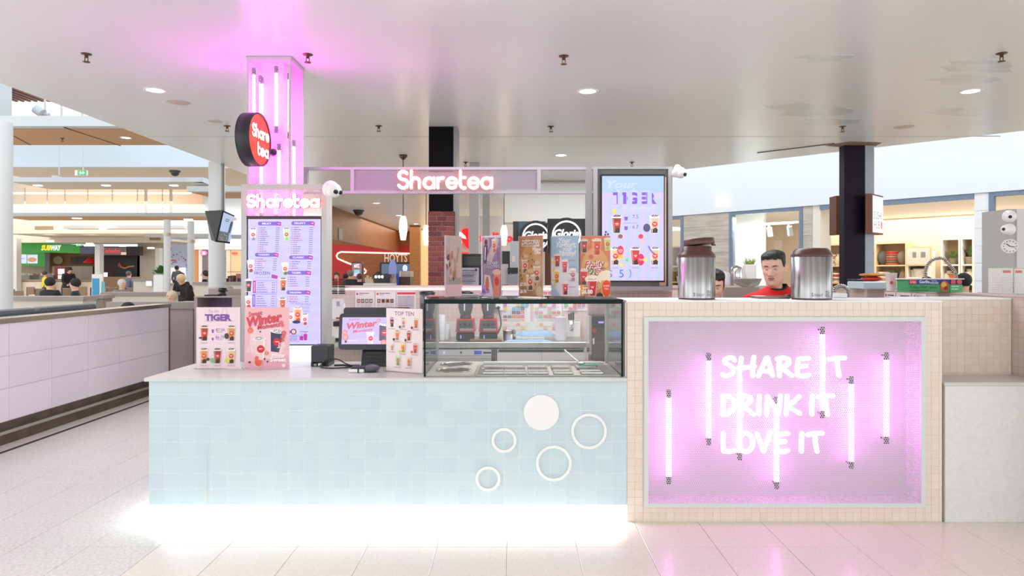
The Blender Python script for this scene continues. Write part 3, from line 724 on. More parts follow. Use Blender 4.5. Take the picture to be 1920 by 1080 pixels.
def bullet_camera(loc, d, label, s=1, lenses=(-.018, .018)):
    t = thing('security_camera', label, 'security camera', loc, 'white security cameras')
    d = Vector(d).normalized(); L = Vector(loc); u = d.cross((0, 0, 1)).normalized(); f = frame(L, u, u.cross(d), d)
    b = MB(); b.lathe((0, 0, 0), [(.05*s, -.045*s), (.055*s, -.035*s), (.055*s, -.015*s), (.045*s, 0)], 20, fr=f); b.build('base', WHITE, t)
    M3 = d.to_track_quat('Z', 'Y').to_matrix(); b = MB(); b.ell(L+d*.012*s, (.048*s, .048*s, .05*s), 20, 12, M=M3); b.build('head', mat('camera_white', (238, 237, 234), .35), t)
    for q in lenses:
        f2 = frame(L+u*q*s+d*.0*s, u, u.cross(d), d); b = MB(); b.lathe((0, 0, 0), [(.015*s, .05*s), (.014*s, .063*s), (.0001, .064*s)], 14, fr=f2); b.build('lens', BLACK, t)
    return t
bullet_camera(W(624, 356, 5.06), (.75, -.55, -.32), 'white twin lens camera on the top corner of the menu tower', 1.12)

# ================================================================== overhead bar with the shop name, right hand screen
HB = 5.85
bar = thing('overhead_sign_bar', 'grey overhead frame bar carrying the white lit shop name', 'sign', (WX(840, HB), HB, WZ(363, HB)))
b = MB(); hz = lambda y: WZ(y, HB); hx = lambda x: WX(x, HB)
BARM = mat('mauve_grey_frame', (182, 174, 182), .42)
box_part('rail', BARM, bar, hx(560), HB, hz(318), hx(1112), HB+.05, hz(313)); box_part('rail', BARM, bar, hx(560), HB, hz(363), hx(1112), HB+.05, hz(358))
for a, c in ((568, 576), (657, 664), (1007, 1014)): box_part('upright', BARM, bar, hx(a), HB+.001, hz(358), hx(c), HB+.049, hz(318))
b = MB(); perf(b, frame((0, HB+.012, 0), (1, 0, 0), (0, 0, 1)), hx(664), hz(358), hx(1007), hz(318), .0125, .0042); b.build('perforated_sheet', mat('perforated_mauve', (176, 166, 174), .45), bar)
box_part('inner_panel', mat('bar_inner', (160, 152, 158), .5), bar, hx(664), HB+.04, hz(354), hx(1007), HB+.045, hz(322))
logo_word(bar, frame((0, HB+.006, 0), (1, 0, 0), (0, 0, 1)), hx(745.5), hz(355.5), hx(924.5), hz(318.5), .0245, -.003, .024, NL, strokes=LOGO)
box_part('post', MGREY, bar, hx(1098.5), HB-.001, 1.43, hx(1110), HB+.052, hz(313))
# the column end of the bar is carried by a bracket on the column
box_part('bracket', BARM, bar, KX0+.1, KY1+.002, hz(345), KX0+.14, HB+.05, hz(330)); box_part('rail_end', BARM, bar, KX0+.1, HB+.002, hz(346), hx(575), HB+.048, hz(329))
board = thing('screen_board', 'grey perforated board with a lilac tiger and yoghurt drinks screen', 'menu screen', (hx(1186), HB, 1.43))
bx0, bx1, bz0, bz1 = hx(1112), hx(1260), 1.431, hz(313)
for q in ((bx0, HB-.02, bz0, bx0+.036, HB+.10, bz1), (bx1-.036, HB-.02, bz0, bx1, HB+.10, bz1), (bx0+.036, HB-.02, bz0, bx1-.036, HB+.10, bz0+.036), (bx0+.036, HB-.02, bz1-.02, bx1-.036, HB+.10, bz1)): box_part('frame', mat('screen_board_frame', (168, 167, 168), .4), board, *q)
b = MB(); perf(b, frame((0, HB+.02, 0), (1, 0, 0), (0, 0, 1)), bx0+.036, bz0+.036, bx1-.036, bz1-.02, .0125, .0040); b.build('perforated_sheet', mat('perforated_mid_grey', (168, 167, 166), .4), board)
box_part('back_panel', mat('dark_back', (84, 82, 84), .5), board, bx0+.036, HB+.09, bz0+.036, bx1-.036, HB+.095, bz1-.02)
box_part('bezel', BLACK, board, hx(1126), HB-.03, hz(528), hx(1245), HB+.018, hz(328))
P = Print(frame((0, HB-.0305, 0), (1, 0, 0), (0, 0, 1))); X = lambda px: WX(px, HB); Z = lambda py: WZ(py, HB)
A_, B_ = (200, 182, 246), (176, 196, 250)
P.rect(X(1128), Z(526), X(1243), Z(331), (204, 190, 248)); P.rect(X(1128), Z(362), X(1243), Z(331), (168, 196, 250))
for i in range(6): P.rect(X(1138+i*18), Z(526), X(1147+i*18), Z(372), (186, 194, 252))
PY = (196, 206, 253)
P.text('Your', X(1166), Z(353), .062, PY, shear=.3, bold=.03, w=.27); P.text('Yoghurt,', X(1186), Z(366), .05, PY, shear=.3, bold=.03, w=.30); P.text('your', X(1190), Z(381), .045, PY, shear=.3, bold=.02, w=.15); P.text('Yummy!', X(1196), Z(396), .05, PY, shear=.3, bold=.02, w=.28)
TP = (128, 80, 208)
P.text('TIGER', X(1189), Z(382), .088, TP, bold=.05, w=.372)
for x0 in (1157, 1175.5, 1193.5, 1212): P.rect(X(x0), Z(384), X(x0+8.5), Z(360), (186, 196, 252))
for x0 in (1147.5, 1166, 1184, 1202, 1220.5): P.rect(X(x0), Z(383.6), X(x0+9), Z(383), (210, 120, 130))
P.text('7.5', X(1190), Z(410), .030, (100, 80, 170)); P.text('6.7', X(1190), Z(429), .030, (100, 80, 170))
for y in (412, 430): P.poly([(X(1170), Z(y+2)), (X(1175), Z(y+2)), (X(1176), Z(y-5)), (X(1169), Z(y-5))], TP)
P.rect(X(1168), Z(419), X(1194), Z(418.4), TP)
CU = [(1155, 438, .165, (150, 40, 36)), (1225, 438, .165, (215, 190, 160)), (1152, 497, .16, (226, 190, 150)), (1189, 497, .16, (190, 60, 50)), (1225, 497, .16, (214, 186, 150))]
for (px, py, h_, lq) in CU: P.cup(X(px), Z(py), h_, lq, (60, 32, 26), (44, 54, 80))
P.ell(X(1150), Z(397), .016, .018, (226, 216, 40)); P.ell(X(1210), Z(428), .03, .035, (80, 66, 110)); P.ell(X(1161), Z(444), .02, .018, (150, 84, 60)); P.ell(X(1199), Z(444), .02, .02, (225, 60, 60)); P.ell(X(1201), Z(454), .018, .018, (240, 190, 180))
P.ell(X(1161), Z(470), .028, .04, (220, 40, 80)); P.text('SHARE', X(1161), Z(471), .014, (255, 225, 235), w=.04); P.text('TEA', X(1161), Z(474.5), .014, (255, 225, 235), w=.03); P.poly([(X(1157), Z(486)), (X(1165), Z(486)), (X(1166), Z(478)), (X(1157), Z(478))], (240, 190, 60))
P.ell(X(1199), Z(487), .03, .05, (214, 40, 90)); P.text('TEA', X(1199), Z(489), .016, (255, 225, 235), w=.04); P.ell(X(1163), Z(497), .016, .016, (226, 216, 60)); P.ell(X(1173), Z(488), .014, .016, (90, 220, 130)); P.ell(X(1207), Z(487), .018, .018, (226, 214, 90))
P.line([(X(a), Z(c)) for a, c in ((1213, 462), (1219, 473), (1224, 476))], .012, (130, 90, 200))
for (px, py) in ((1134, 436), (1138, 440), (1133, 441)): P.ell(X(px), Z(py), .009, .01, (40, 40, 90), 8)
BL = (70, 96, 220); P.text('$', X(1141), Z(520), .065, BL, bold=.0); P.text('5', X(1163), Z(520), .065, BL); P.line(arc(X(1176), Z(513), .02, .036, -70, 70, 8), .006, BL)
for i, px in enumerate((1152, 1189, 1225)): P.bars(X(px-6), X(px+6), Z(503), .006, (170, 130, 210), i)
P.build(board, 'screen', M_SCREEN)
# unpainted hardware beside the screen
b = MB(); b.box(X(1246), HB-.012, Z(533), X(1248.5), HB+.012, Z(332)); b.build('cable_channel', mat('copper_strip', (214, 176, 160), .35, .6), board)
b = MB(); b.box(X(1236), HB-.006, Z(536), X(1248), HB+.012, Z(529)); b.build('screen_bracket', mat('copper_strip', (214, 176, 160), .35, .6), board)
bullet_camera((bx1+.05, HB-.04, hz(324)), (.8, -.35, -.4), 'white camera on the upper corner of the yoghurt screen board', 1.0)

# ================================================================== glass display case
gx0, gx1, gy0, gy1, gz1 = -.565, .704, 4.365, 5.08, 1.412
case = thing('glass_display_case', 'frameless glass display case with dark green edges on the worktop', 'display case', ((gx0+gx1)/2, (gy0+gy1)/2, WT))
t_ = .010
def pane(*q): return box_part('pane', GLASS, case, *q)
pane(gx0+t_, gy0, WT, gx1-t_, gy0+t_, gz1-.028); pane(gx0, gy0+t_, WT, gx0+t_, gy1, gz1-.028); pane(gx1-t_, gy0+t_, WT, gx1, gy1, gz1-.028)
pane(gx0+t_, gy0+t_, gz1-.012, gx1-t_, gy1-t_, gz1)
def edge(*q): return box_part('pane_edge', EDGE, case, *q)
edge(gx0, gy0, gz1-.028, gx1, gy0+t_, gz1); edge(gx0, gy0+t_, gz1-.028, gx0+t_, gy1, gz1); edge(gx1-t_, gy0+t_, gz1-.028, gx1, gy1, gz1); edge(gx0+t_, gy1-t_, gz1-.02, gx1-t_, gy1, gz1)
edge(gx0-.001, gy0-.001, WT, gx0+t_, gy0+t_-.002, gz1-.028); edge(gx1-t_, gy0-.001, WT, gx1+.001, gy0+t_-.002, gz1-.028)
PST = mat('case_post_steel', (178, 176, 164), .32, .8)
for px in (818.5, 1138): x = WX(px, gy1-.01); box_part('rear_post', PST, case, x-.017, gy1-.045, WT, x+.017, gy1-.011, gz1-.02)
# ---- acrylic poster stands on the glass top
def acrylic_stand(px, Y, rot, label, draw, w=.200, h=.42, zb=gz1):
    t = thing('acrylic_menu_stand', label, 'menu stand', (WX(px, Y), Y, zb+.001), 'acrylic menu stands on the glass case', rotz=rot, local=True)
    b = MB(); b.box(-w/2-.005, -.006, .008, w/2+.005, -.003, h); b.build('front_sheet', ACRYL, t)
    b = MB(); b.box(-w/2-.005, .003, .008, w/2+.005, .006, h); b.build('rear_sheet', ACRYL, t)
    b = MB(); b.box(-w/2-.001, -.05, 0, w/2+.001, .05, .008, bev=.002); b.build('foot', ACRYL, t)
    b = MB(); b.box(-w/2, -.002, .01, w/2, .002, h-.002); b.build('card', mat('card_white', (240, 236, 232), .6), t)
    P = Print(frame((0, -.0022, .01), (1, 0, 0), (0, 0, 1)), step=.00004, win=(-w/2, 0, w/2, h-.012)); draw(P, w, h-.012); P.build(t)
    return t
def d_snow(P, w, h):
    P.rect(-w/2, 0, w/2, h, (150, 112, 170)); r = random.Random(4)
    for i in range(16):
        x, y, a = r.uniform(-w/2+.02, w/2-.03), r.uniform(.05, h-.03), r.uniform(-.5, .5); P.line([(x, y), (x+.03, y+.012*a+.012)], .006, r.choice([(196, 170, 206), (226, 210, 230), (120, 84, 150)]))
    P.poly([(-.05, h*.62), (.04, h*.98), (.085, h*.93), (-.01, h*.5)], (226, 216, 222)); P.ell(-.055, h*.88, .035, .05, (220, 200, 206)); P.ell(-.055, h*.9, .016, .02, (120, 40, 50)); P.poly([(-.08, h*.55), (-.05, h*.55), (-.035, h*.85), (-.075, h*.85)], (90, 64, 100)); P.poly([(-.07, h*.6), (-.06, h*.6), (-.055, h*.82), (-.066, h*.82)], (240, 236, 244))
    P.cup(.03, h*.72, .10, (230, 190, 170), (214, 110, 80), (240, 230, 230))
    P.text('Snowy', .015, h*.52, .030, (74, 54, 100), bold=.03, shear=.25, w=.12, rot=.06); P.text('Smoothies', .01, h*.46, .030, (74, 54, 100), bold=.03, shear=.25, w=.16, rot=.06); P.text('Snowy', .013, h*.522, .030, (240, 232, 244), shear=.25, w=.12, rot=.06); P.text('Smoothies', .008, h*.462, .030, (240, 232, 244), shear=.25, w=.16, rot=.06)
    P.poly([(-.08, .0), (.03, .0), (-.01, h*.34), (-.07, h*.36)], (222, 214, 220)); P.poly([(-.05, .14), (-.02, .14), (-.015, h*.35), (-.065, h*.35)], (236, 190, 110)); P.ell(-.04, .085, .02, .05, (216, 120, 70))
    P.poly([(.02, .0), (.09, .0), (.095, h*.4), (.03, h*.38)], (226, 140, 110)); P.ell(.06, h*.4, .045, .02, (236, 180, 170)); P.ell(.06, h*.25, .022, .03, (210, 60, 60))
    P.rect(-w/2, .01, -.055, .075, (206, 150, 226)); P.text('$6.50', -.055, .022, .026, (90, 60, 130), w=.075, bold=.02)
def d_dal(P, w, h):
    P.rect(-w/2, 0, w/2, h, (176, 116, 52)); P.ell(0, h*.48, .098, h*.38, (200, 148, 76), 20); P.rect(-w/2, h-.008, w/2, h, (196, 60, 70))
    P.line([(-.06, h*.925), (.07, h*.925), (.07, h*.835), (-.075, h*.835), (-.075, h*.88)], .004, (240, 226, 206)); P.text('THE', -.03, h*.91, .013, (245, 235, 220)); P.text('DALGONA', 0, h*.855, .030, (90, 50, 24), w=.145, bold=.05); P.text('DALGONA', -.002, h*.858, .030, (246, 236, 222), w=.14, bold=.02); P.text('LIVE!', .05, h*.815, .016, (246, 236, 222), w=.045, bold=.02)
    P.text('Whipped', .05, h*.755, .022, (248, 240, 228), w=.075, bold=.02, shear=.2); P.text('Coffee', .055, h*.70, .022, (248, 240, 228), w=.055, bold=.02, shear=.2)
    for (x, y, s) in ((-.05, .155, .11), (.05, .105, .115), (-.005, .04, .125)):
        P.cup(x, y, s, (214, 176, 130), (90, 60, 40), (190, 140, 90), (214, 30, 34)); P.ell(x, y+s*.98, s*.34, s*.16, (196, 150, 100)); P.ell(x+.005, y+s*1.06, s*.22, s*.11, (216, 176, 130))
    r = random.Random(9)
    for i in range(14): P.ell(r.uniform(-.09, .09), r.uniform(.04, h*.75), .004, .008, (88, 52, 24), 8)
    P.text('$7.50', -.06, .07, .022, (250, 244, 236), w=.055, bold=.03); P.text('$6.90', -.06, .022, .022, (250, 244, 236), w=.055, bold=.03); P.ell(.075, .03, .028, .04, (206, 170, 126))
def d_yog(P, w, h):
    P.rect(-w/2, 0, w/2, h, (232, 228, 230)); P.poly([(-w/2, h*.66), (-.02, h*.52), (w/2, h*.38), (w/2, h), (-w/2, h)], (164, 194, 218)); P.poly([(-w/2, .0), (-.03, 0), (-w/2, .1)], (186, 208, 226)); P.poly([(-.02, h*.6), (.02, h*.62), (.0, h*.46)], (232, 230, 232))
    c = (240, 238, 236)
    P.text('Your', .0, h*.885, .034, c, bold=.03, shear=.25, w=.09); P.text('Yoghurt,', .01, h*.815, .034, c, bold=.03, shear=.25, w=.145); P.text('your', .02, h*.745, .034, c, bold=.03, shear=.25, w=.075); P.text('Yummy!', .02, h*.675, .034, c, bold=.03, shear=.25, w=.125)
    P.text('$7.50', .05, h*.555, .024, (250, 250, 252), w=.062, bold=.03); P.text('$7.50', .051, h*.558, .022, (110, 130, 170), w=.056)
    for (x, y, lq) in ((-.055, .20, (200, 60, 50)), (-.06, .09, (240, 180, 70)), (.0, .16, (226, 110, 110)), (.06, .10, (230, 200, 200)), (.005, .01, (226, 70, 90))): P.ell(x, y+.04, .032, .05, (228, 220, 226)); P.cup(x, y, .095, lq, tuple(int(v*.7) for v in lq), (240, 236, 236), (206, 36, 60))
    r = random.Random(3)
    for i in range(9): P.ell(r.uniform(-.09, -.06), r.uniform(.06, h*.65), .008, .009, (222, 184, 70), 8)
    for i in range(5): P.bars(.03, .08, .06+.045*i, .005, (190, 140, 170), i)
def d_fru(P, w, h):
    P.rect(-w/2, 0, w/2, h, (226, 128, 72)); P.ell(.0, h*.45, .095, h*.35, (236, 172, 100), 20); r = random.Random(8)
    for i in range(14): P.ell(r.uniform(-.085, .085), r.uniform(.02, h-.03), r.uniform(.01, .022), r.uniform(.01, .018), r.choice([(240, 150, 60), (226, 90, 50), (244, 206, 130), (236, 120, 90), (206, 214, 120)]), 10, )
    P.cup(-.075, h*.72, .10, (160, 70, 60), (90, 50, 40), (240, 230, 210)); P.cup(.01, h*.68, .12, (230, 110, 40), (210, 70, 30), (244, 228, 196)); P.cup(.082, h*.76, .09, (216, 214, 110), (200, 200, 90), (244, 236, 190))
    for a in range(0, 360, 30):
        ca, sa = math.cos(math.radians(a)), math.sin(math.radians(a)); P.poly([(0-sa*.012, h*.46+ca*.012), (ca*.075, h*.46+sa*.06), (0+sa*.012, h*.46-ca*.012)], (84, 140, 66) if a % 60 else (60, 112, 52))
    for dx, dy, c, bo in ((0, 0, (255, 246, 240), .07), (.0, .002, (206, 30, 36), .01)):
        P.text('Fruity', 0+dx, h*.475+dy, .046, c, bold=bo, shear=.3, w=.135, rot=.1); P.text('-Tea-', .01+dx, h*.385+dy, .046, c, bold=bo, shear=.25, w=.10, rot=.06)
    P.cup(-.08, h*.18, .12, (226, 70, 30), (120, 50, 40), (240, 220, 200)); P.ell(-.085, h*.1, .016, .04, (240, 170, 60)); P.ell(-.02, h*.285, .05, .028, (244, 226, 206)); P.cup(-.02, .0, .13, (214, 40, 50), (190, 30, 40), (236, 200, 180), (226, 24, 30))
    P.ell(.075, h*.31, .06, .05, (246, 226, 200)); P.rect(.04, 0, .1, h*.26, (238, 160, 60)); P.ell(.075, .055, .03, .055, (232, 70, 40)); P.text('SHARE', .075, .065, .012, (255, 240, 230), w=.04); P.text('TEA', .075, .045, .012, (255, 240, 230), w=.03); P.ell(.03, .005, .022, .02, (60, 40, 40))
    P.text('$6.00', -.055, .018, .026, (255, 250, 244), w=.075, bold=.04); P.bars(-.085, -.05, .052, .008, (255, 246, 236), 3)
def d_edge(P, w, h):
    P.rect(-w/2, 0, w/2, h, (236, 214, 210)); r = random.Random(6)
    for i in range(30): x = r.uniform(-.09, .06); y = r.uniform(.12, h-.08); P.ell(x, y, .012, r.uniform(.01, .04), r.choice([(206, 110, 100), (120, 70, 70), (240, 226, 220), (200, 160, 150)]), 8)
    P.rect(-w/2, .0, w/2, .08, (246, 206, 206))
YP = 4.62
acrylic_stand(921.5, YP, math.radians(-48), 'purple acrylic poster stand turned half sideways, advertising snowy smoothies', d_snow)
acrylic_stand(995.5, YP, math.radians(-38), 'brown dalgona coffee poster in a clear acrylic stand on the glass case', d_dal)
acrylic_stand(1059, YP, math.radians(-28), 'pale blue and white yoghurt drinks poster in a clear acrylic stand', d_yog)
acrylic_stand(1116, YP, math.radians(-6), 'orange fruity tea poster in a clear acrylic stand', d_fru)
acrylic_stand(850, YP, math.radians(62), 'clear acrylic stand seen nearly edge on with a pale pink poster', d_edge)
# ---- posters on the worktop
PAPER = mat('poster_board', (244, 236, 234), .5)
def counter_poster(x, y, rot, w, h, label, draw, tilt=0):
    t = thing('counter_poster', label, 'poster', (x, y, WT+.0005), 'A3 posters standing on the worktop', rotz=rot, local=True)
    b = MB(); b.box(-w/2, -.004, .002, w/2, 0, h); b.build('board', PAPER, t)
    b = MB(); b.box(-w/2-.004, -.035, 0, w/2+.004, .05, .004); b.box(-w/2-.004, .0005, .004, w/2+.004, .0035, h*.6); b.build('holder', ACRYL, t)
    P = Print(frame((0, -.0042, .002), (1, 0, 0), (0, 0, 1)), step=.00006, win=(-w/2, 0, w/2, h-.002)); draw(P, w, h-.002); P.build(t); return t
def p_tiger(P, w, h):
    P.rect(-w/2, 0, w/2, h, (242, 218, 224))
    for i in range(14): P.line([(-w/2+.01, .03*i), (-.05, .03*i+.012), (.03, .03*i+.002), (w/2-.01, .03*i+.014)], .004, (246, 226, 230))
    VI = (130, 84, 168)
    P.text('Try the', -.03, h*.915, .020, (186, 150, 160), shear=.3, w=.075); P.ell(.045, h*.93, .02, .028, (226, 200, 206)); P.ell(.045, h*.93, .014, .02, (242, 218, 224))
    P.text('TIGER', .0, h*.785, .040, VI, bold=.06, w=.185); P.rect(-.092, h*.77, .1, h*.774, (214, 110, 140))
    P.text('$7.50', .015, h*.61, .018, VI, w=.06); P.bars(-.01, .035, h*.585, .005, (190, 160, 200)); P.text('$6.70', .012, h*.49, .018, VI, w=.06); P.bars(-.01, .035, h*.465, .005, (190, 160, 200)); P.rect(-.03, h*.552, .04, h*.555, (206, 170, 206))
    P.poly([(-.042, h*.58), (-.031, h*.58), (-.029, h*.635), (-.044, h*.635)], VI); P.poly([(-.042, h*.46), (-.032, h*.46), (-.03, h*.50), (-.044, h*.50)], VI)
    for (x, y, lq) in ((-.095, h*.45, (176, 66, 36)), (.092, h*.45, (216, 150, 80)), (-.098, h*.08, (222, 150, 90)), (-.003, h*.08, (150, 66, 44)), (.092, h*.08, (226, 200, 140))):
        P.cup(x, y, .112, lq, (80, 40, 24), (52, 46, 46), (224, 62, 50)); P.bars(x-.025, x+.025, y-.016, .004, (190, 160, 170), 1)
    P.ell(-.118, h*.5, .012, .007, (80, 70, 80)); P.ell(.062, h*.53, .015, .02, (70, 62, 70)); P.ell(-.035, h*.13, .016, .018, (140, 190, 130)); P.ell(.065, h*.13, .016, .018, (230, 206, 90)); P.ell(-.068, h*.15, .012, .01, (70, 60, 66))
def winter(P, w, h, k=1):
    R_ = (222, 74, 78); S_ = (176, 130, 170)
    for dx, dy, c in ((.004, -.004, S_), (0, 0, R_)):
        P.text('Sweet', -w*.26+dx, h*.865+dy, .030*k, c, shear=.25, w=w*.32, rot=.15, bold=.02); P.text('Winter', -w*.04+dx, h*.735+dy, .060*k, c, shear=.25, w=w*.80, rot=.17, bold=.05); P.text('Moments', w*.04+dx, h*.665+dy, .030*k, c, shear=.2, w=w*.52, rot=.15, bold=.03)
def bigcup(P, x, y, h, liq, top, rot=0, badge=(222, 36, 44)):
    wt, wb = h*.33, h*.2
    def R(a, b): return (x+a*math.cos(rot)-b*math.sin(rot), y+a*math.sin(rot)+b*math.cos(rot))
    P.poly([R(-wb, 0), R(wb, 0), R(wt, h), R(-wt, h)], liq)
    P.poly([R(wb*.5, h*.05), R(wb*.85, h*.05), R(wt*.85, h*.9), R(wt*.6, h*.9)], tuple(min(255, v+22) for v in liq))
    P.poly([R(wt*1.08*math.cos(a), h+h*.085*math.sin(a)) for a in [2*PI*i/20 for i in range(20)]], (242, 238, 240))
    for i in range(16): a = i*2.4; P.poly([R(wt*.75*math.cos(a)*(.3+.7*(i/16))+q[0]*h, h*1.03+h*.06*math.sin(a)+q[1]*h) for q in ((-.04, 0), (0, -.014), (.04, 0), (0, .014))], top)
    P.poly([R(wb*.25+h*.19*math.cos(a), h*.5+h*.19*math.sin(a)) for a in [2*PI*i/22 for i in range(22)]], badge)
    P.poly([R(wb*.25+q[0]*h, h*.5+q[1]*h) for q in ((-.10, .02), (.10, .04), (.08, .0), (-.06, -.02))], (255, 240, 240))
def p_winter(P, w, h):
    P.rect(-w/2, 0, w/2, h, (243, 186, 192)); P.ell(.0, h*.45, .12, .17, (246, 206, 212), 20); P.poly([(-w/2, 0), (w/2, 0), (w/2, h*.2), (-w/2, h*.1)], (238, 172, 186))
    winter(P, w, h); bigcup(P, .055, h*.27, .14, (66, 62, 92), (70, 60, 80), -.12); bigcup(P, -.045, h*.15, .14, (240, 212, 206), (52, 48, 54), .06)
    for (x, y, r, c) in ((-.115, h*.62, .020, (238, 120, 100)), (.10, h*.75, .013, (236, 104, 96)), (.107, h*.70, .011, (236, 104, 96)), (.118, h*.58, .016, (216, 96, 92)), (.112, h*.52, .014, (216, 96, 92)), (.11, h*.46, .011, (206, 100, 80)), (.0, h*.25, .014, (222, 140, 110)), (-.12, h*.10, .008, (70, 40, 60)), (-.015, h*.155, .006, (60, 40, 60)), (.005, h*.11, .006, (60, 40, 60)), (-.045, h*.60, .006, (70, 60, 70))): P.ell(x, y, r, r, c, 12); P.ell(x, y, r*.5, r*.5, tuple(min(255, v+16) for v in c), 10)
    P.poly(arc(-.06, h*.10, .032, .034, 150, 330, 12)+[(-.03, h*.13)], (226, 214, 180)); P.poly(arc(-.058, h*.105, .027, .030, 150, 330, 12)+[(-.032, h*.13)], (236, 92, 72)); P.ell(-.07, h*.165, .014, .016, (236, 110, 90))
    P.text('$6.50', .105, h*.40, .012, (255, 246, 246), w=.045); P.text('$7.90', .105, h*.355, .016, (255, 246, 246), w=.05, bold=.02); P.bars(.07, .135, h*.335, .005, (252, 230, 232)); P.text('$6.50', -.115, h*.335, .014, (255, 246, 246), w=.04); P.text('$7.90', -.112, h*.29, .016, (255, 246, 246), w=.045, bold=.02); P.bars(-.14, -.09, h*.265, .005, (252, 230, 232))
    P.text('Winter', .08, h*.195, .022, (255, 248, 246), w=.10, bold=.03); P.bars(.05, .12, h*.175, .006, (255, 240, 240)); P.text('Sweet', .08, h*.115, .026, (255, 248, 246), w=.115, bold=.04); P.ell(.118, h*.05, .013, .013, (246, 236, 226))
def p_top(P, w, h):
    P.rect(-w/2, 0, w/2, h, (245, 227, 226)); P.text('TOP TEN', 0, h*.89, .026, (92, 62, 130), w=.155, bold=.005)
    L = [(-.1, .70, (120, 70, 100)), (-.005, .70, (236, 206, 190)), (.095, .70, (232, 150, 60)), (-.055, .50, (236, 176, 90)), (.04, .50, (170, 90, 70)), (-.095, .335, (224, 190, 180)), (-.005, .31, (244, 190, 50)), (.093, .31, (220, 90, 66)), (-.045, .10, (150, 206, 110)), (.045, .10, (240, 176, 120))]
    for i, (x, y, lq) in enumerate(L): s = .068 if i != 5 else .045; P.cup(x, h*y, s, lq, tuple(int(v*.75) for v in lq), [(70, 70, 80), (90, 80, 70), lq, (80, 70, 60), (90, 70, 60), (240, 220, 220), lq, (236, 120, 110), (200, 226, 170), (240, 226, 210)][i]); P.bars(x-.028, x+.028, h*y-.014, .0045, (200, 150, 180), i)
    for (x, y, c) in ((.07, .705, (150, 40, 40)), (-.025, .71, (60, 90, 70)), (-.075, .51, (60, 50, 50)), (.02, .505, (90, 60, 40)), (-.027, .32, (222, 200, 60)), (.07, .325, (214, 90, 80))): P.ell(x, h*y, .009, .009, c, 8)
counter_poster(WX(409.5, 4.74), 4.74, 0, .303, .425, 'pink tiger milk tea price poster standing on the worktop', p_tiger)
counter_poster(WX(501, 4.74), 4.74, math.radians(-1), .310, .425, 'pink sweet winter moments poster standing before the menu tower', p_winter)
counter_poster((-.852-.589)/2, 4.565, -math.atan2(.13, .263), .293, .425, 'pale pink top ten drinks poster standing slightly turned beside the glass case', p_top)
# ================================================================== things on the worktop
# ---- receipt printer
px_, py_ = WX(583, 4.84), 4.84
t = thing('receipt_printer', 'black cube receipt printer on the worktop seen from behind', 'printer', (px_+.062, 4.92, WT))
b = MB(); b.box(px_, 4.84, WT+.03, px_+.124, 5.00, WT+.146, bev=.004); b.build('body', CHAR, t)
b = MB(); b.box(px_, 4.84, WT+.001, px_+.016, 5.00, WT+.03); b.box(px_+.108, 4.84, WT+.001, px_+.124, 5.00, WT+.03); b.box(px_+.016, 4.88, WT+.002, px_+.108, 4.99, WT+.03); b.build('base', BLACK, t)
box_part('paper_slot', BLACK, t, px_+.02, 4.87, WT+.145, px_+.104, 4.885, WT+.148)
box_part('plug', WHITE, t, px_+.055, 4.825, WT+.008, px_+.078, 4.85, WT+.024); box_part('plug', MGREY, t, px_+.022, 4.83, WT+.006, px_+.042, 4.85, WT+.022)
def cable(name, pts, r, label, m=BLACK, cat='cable', group=None, n=6):
    P_ = [Vector(p) for p in pts]; out = []
    for i in range(len(P_)-1):       # Catmull-Rom through the points
        p0, p1, p2, p3 = P_[max(i-1, 0)], P_[i], P_[i+1], P_[min(i+2, len(P_)-1)]
        for k in range(n):
            u = k/n; out.append(.5*((2*p1)+(p2-p0)*u+(2*p0-5*p1+4*p2-p3)*u*u+(3*p1-p0-3*p2+p3)*u**3))
    out.append(P_[-1]); b = MB(); b.tube(out, r, 6); return one(name, m, label, cat, b, group)
zc = WT+.005
cable('power_cable', [(px_+.078, 4.82, zc+.01), (px_+.12, 4.80, zc+.045), (px_+.19, 4.82, zc+.05), (px_+.26, 4.80, zc+.02), (px_+.33, 4.80, zc)], .0045, 'black cable arching from the printer towards the card terminal')
cable('data_cable', [(px_+.07, 4.82, zc+.008), (px_+.10, 4.76, zc), (px_+.17, 4.73, zc), (px_+.25, 4.75, zc), (px_+.30, 4.785, zc)], .0045, 'black cable lying in a loop before the printer')
cable('thin_cable', [(px_+.16, 4.86, zc), (px_+.22, 4.88, zc), (px_+.26, 4.85, zc), (px_+.34, 4.86, zc)], .008, 'bundled black cable behind the loop of thinner cables')
# ---- touchscreen register seen from the customer side
tcx = WX(712, 4.86)
t = thing('cash_register', 'black touchscreen register showing a lilac winter drinks advert', 'cash register', (tcx, 4.9, WT))
b = MB(); b.hexa([(tcx-.13, 4.84, WT+.001), (tcx+.14, 4.84, WT+.001), (tcx+.14, 5.05, WT+.001), (tcx-.13, 5.05, WT+.001), (tcx-.125, 4.88, WT+.14), (tcx+.135, 4.88, WT+.14), (tcx+.135, 5.0, WT+.16), (tcx-.125, 5.0, WT+.16)]); b.build('stand', BLACK, t)
for q in range(3): box_part('vent_rib', CHAR, t, tcx-.10, 4.838+.013*q, WT+.035+.027*q, tcx+.03, 4.853+.013*q, WT+.046+.027*q)
ta = math.radians(9); fo = Vector((tcx-.02, 4.80, WT+.125)); up = Vector((0, math.sin(ta), math.cos(ta))); fr = frame(fo, (1, 0, 0), up)   # c points to the viewer
sw, sh = .52, .255
def rr(x0, y0, x1, y1, r): return arc(x1-r, y1-r, r, r, 0, 90, 4)+arc(x0+r, y1-r, r, r, 90, 180, 4)+arc(x0+r, y0+r, r, r, 180, 270, 4)+arc(x1-r, y0+r, r, r, 270, 360, 4)
b = MB(); b.prism(rr(-sw/2, 0, sw/2, sh, .025), fr, -.035, 0); b.build('screen_housing', CHAR, t)
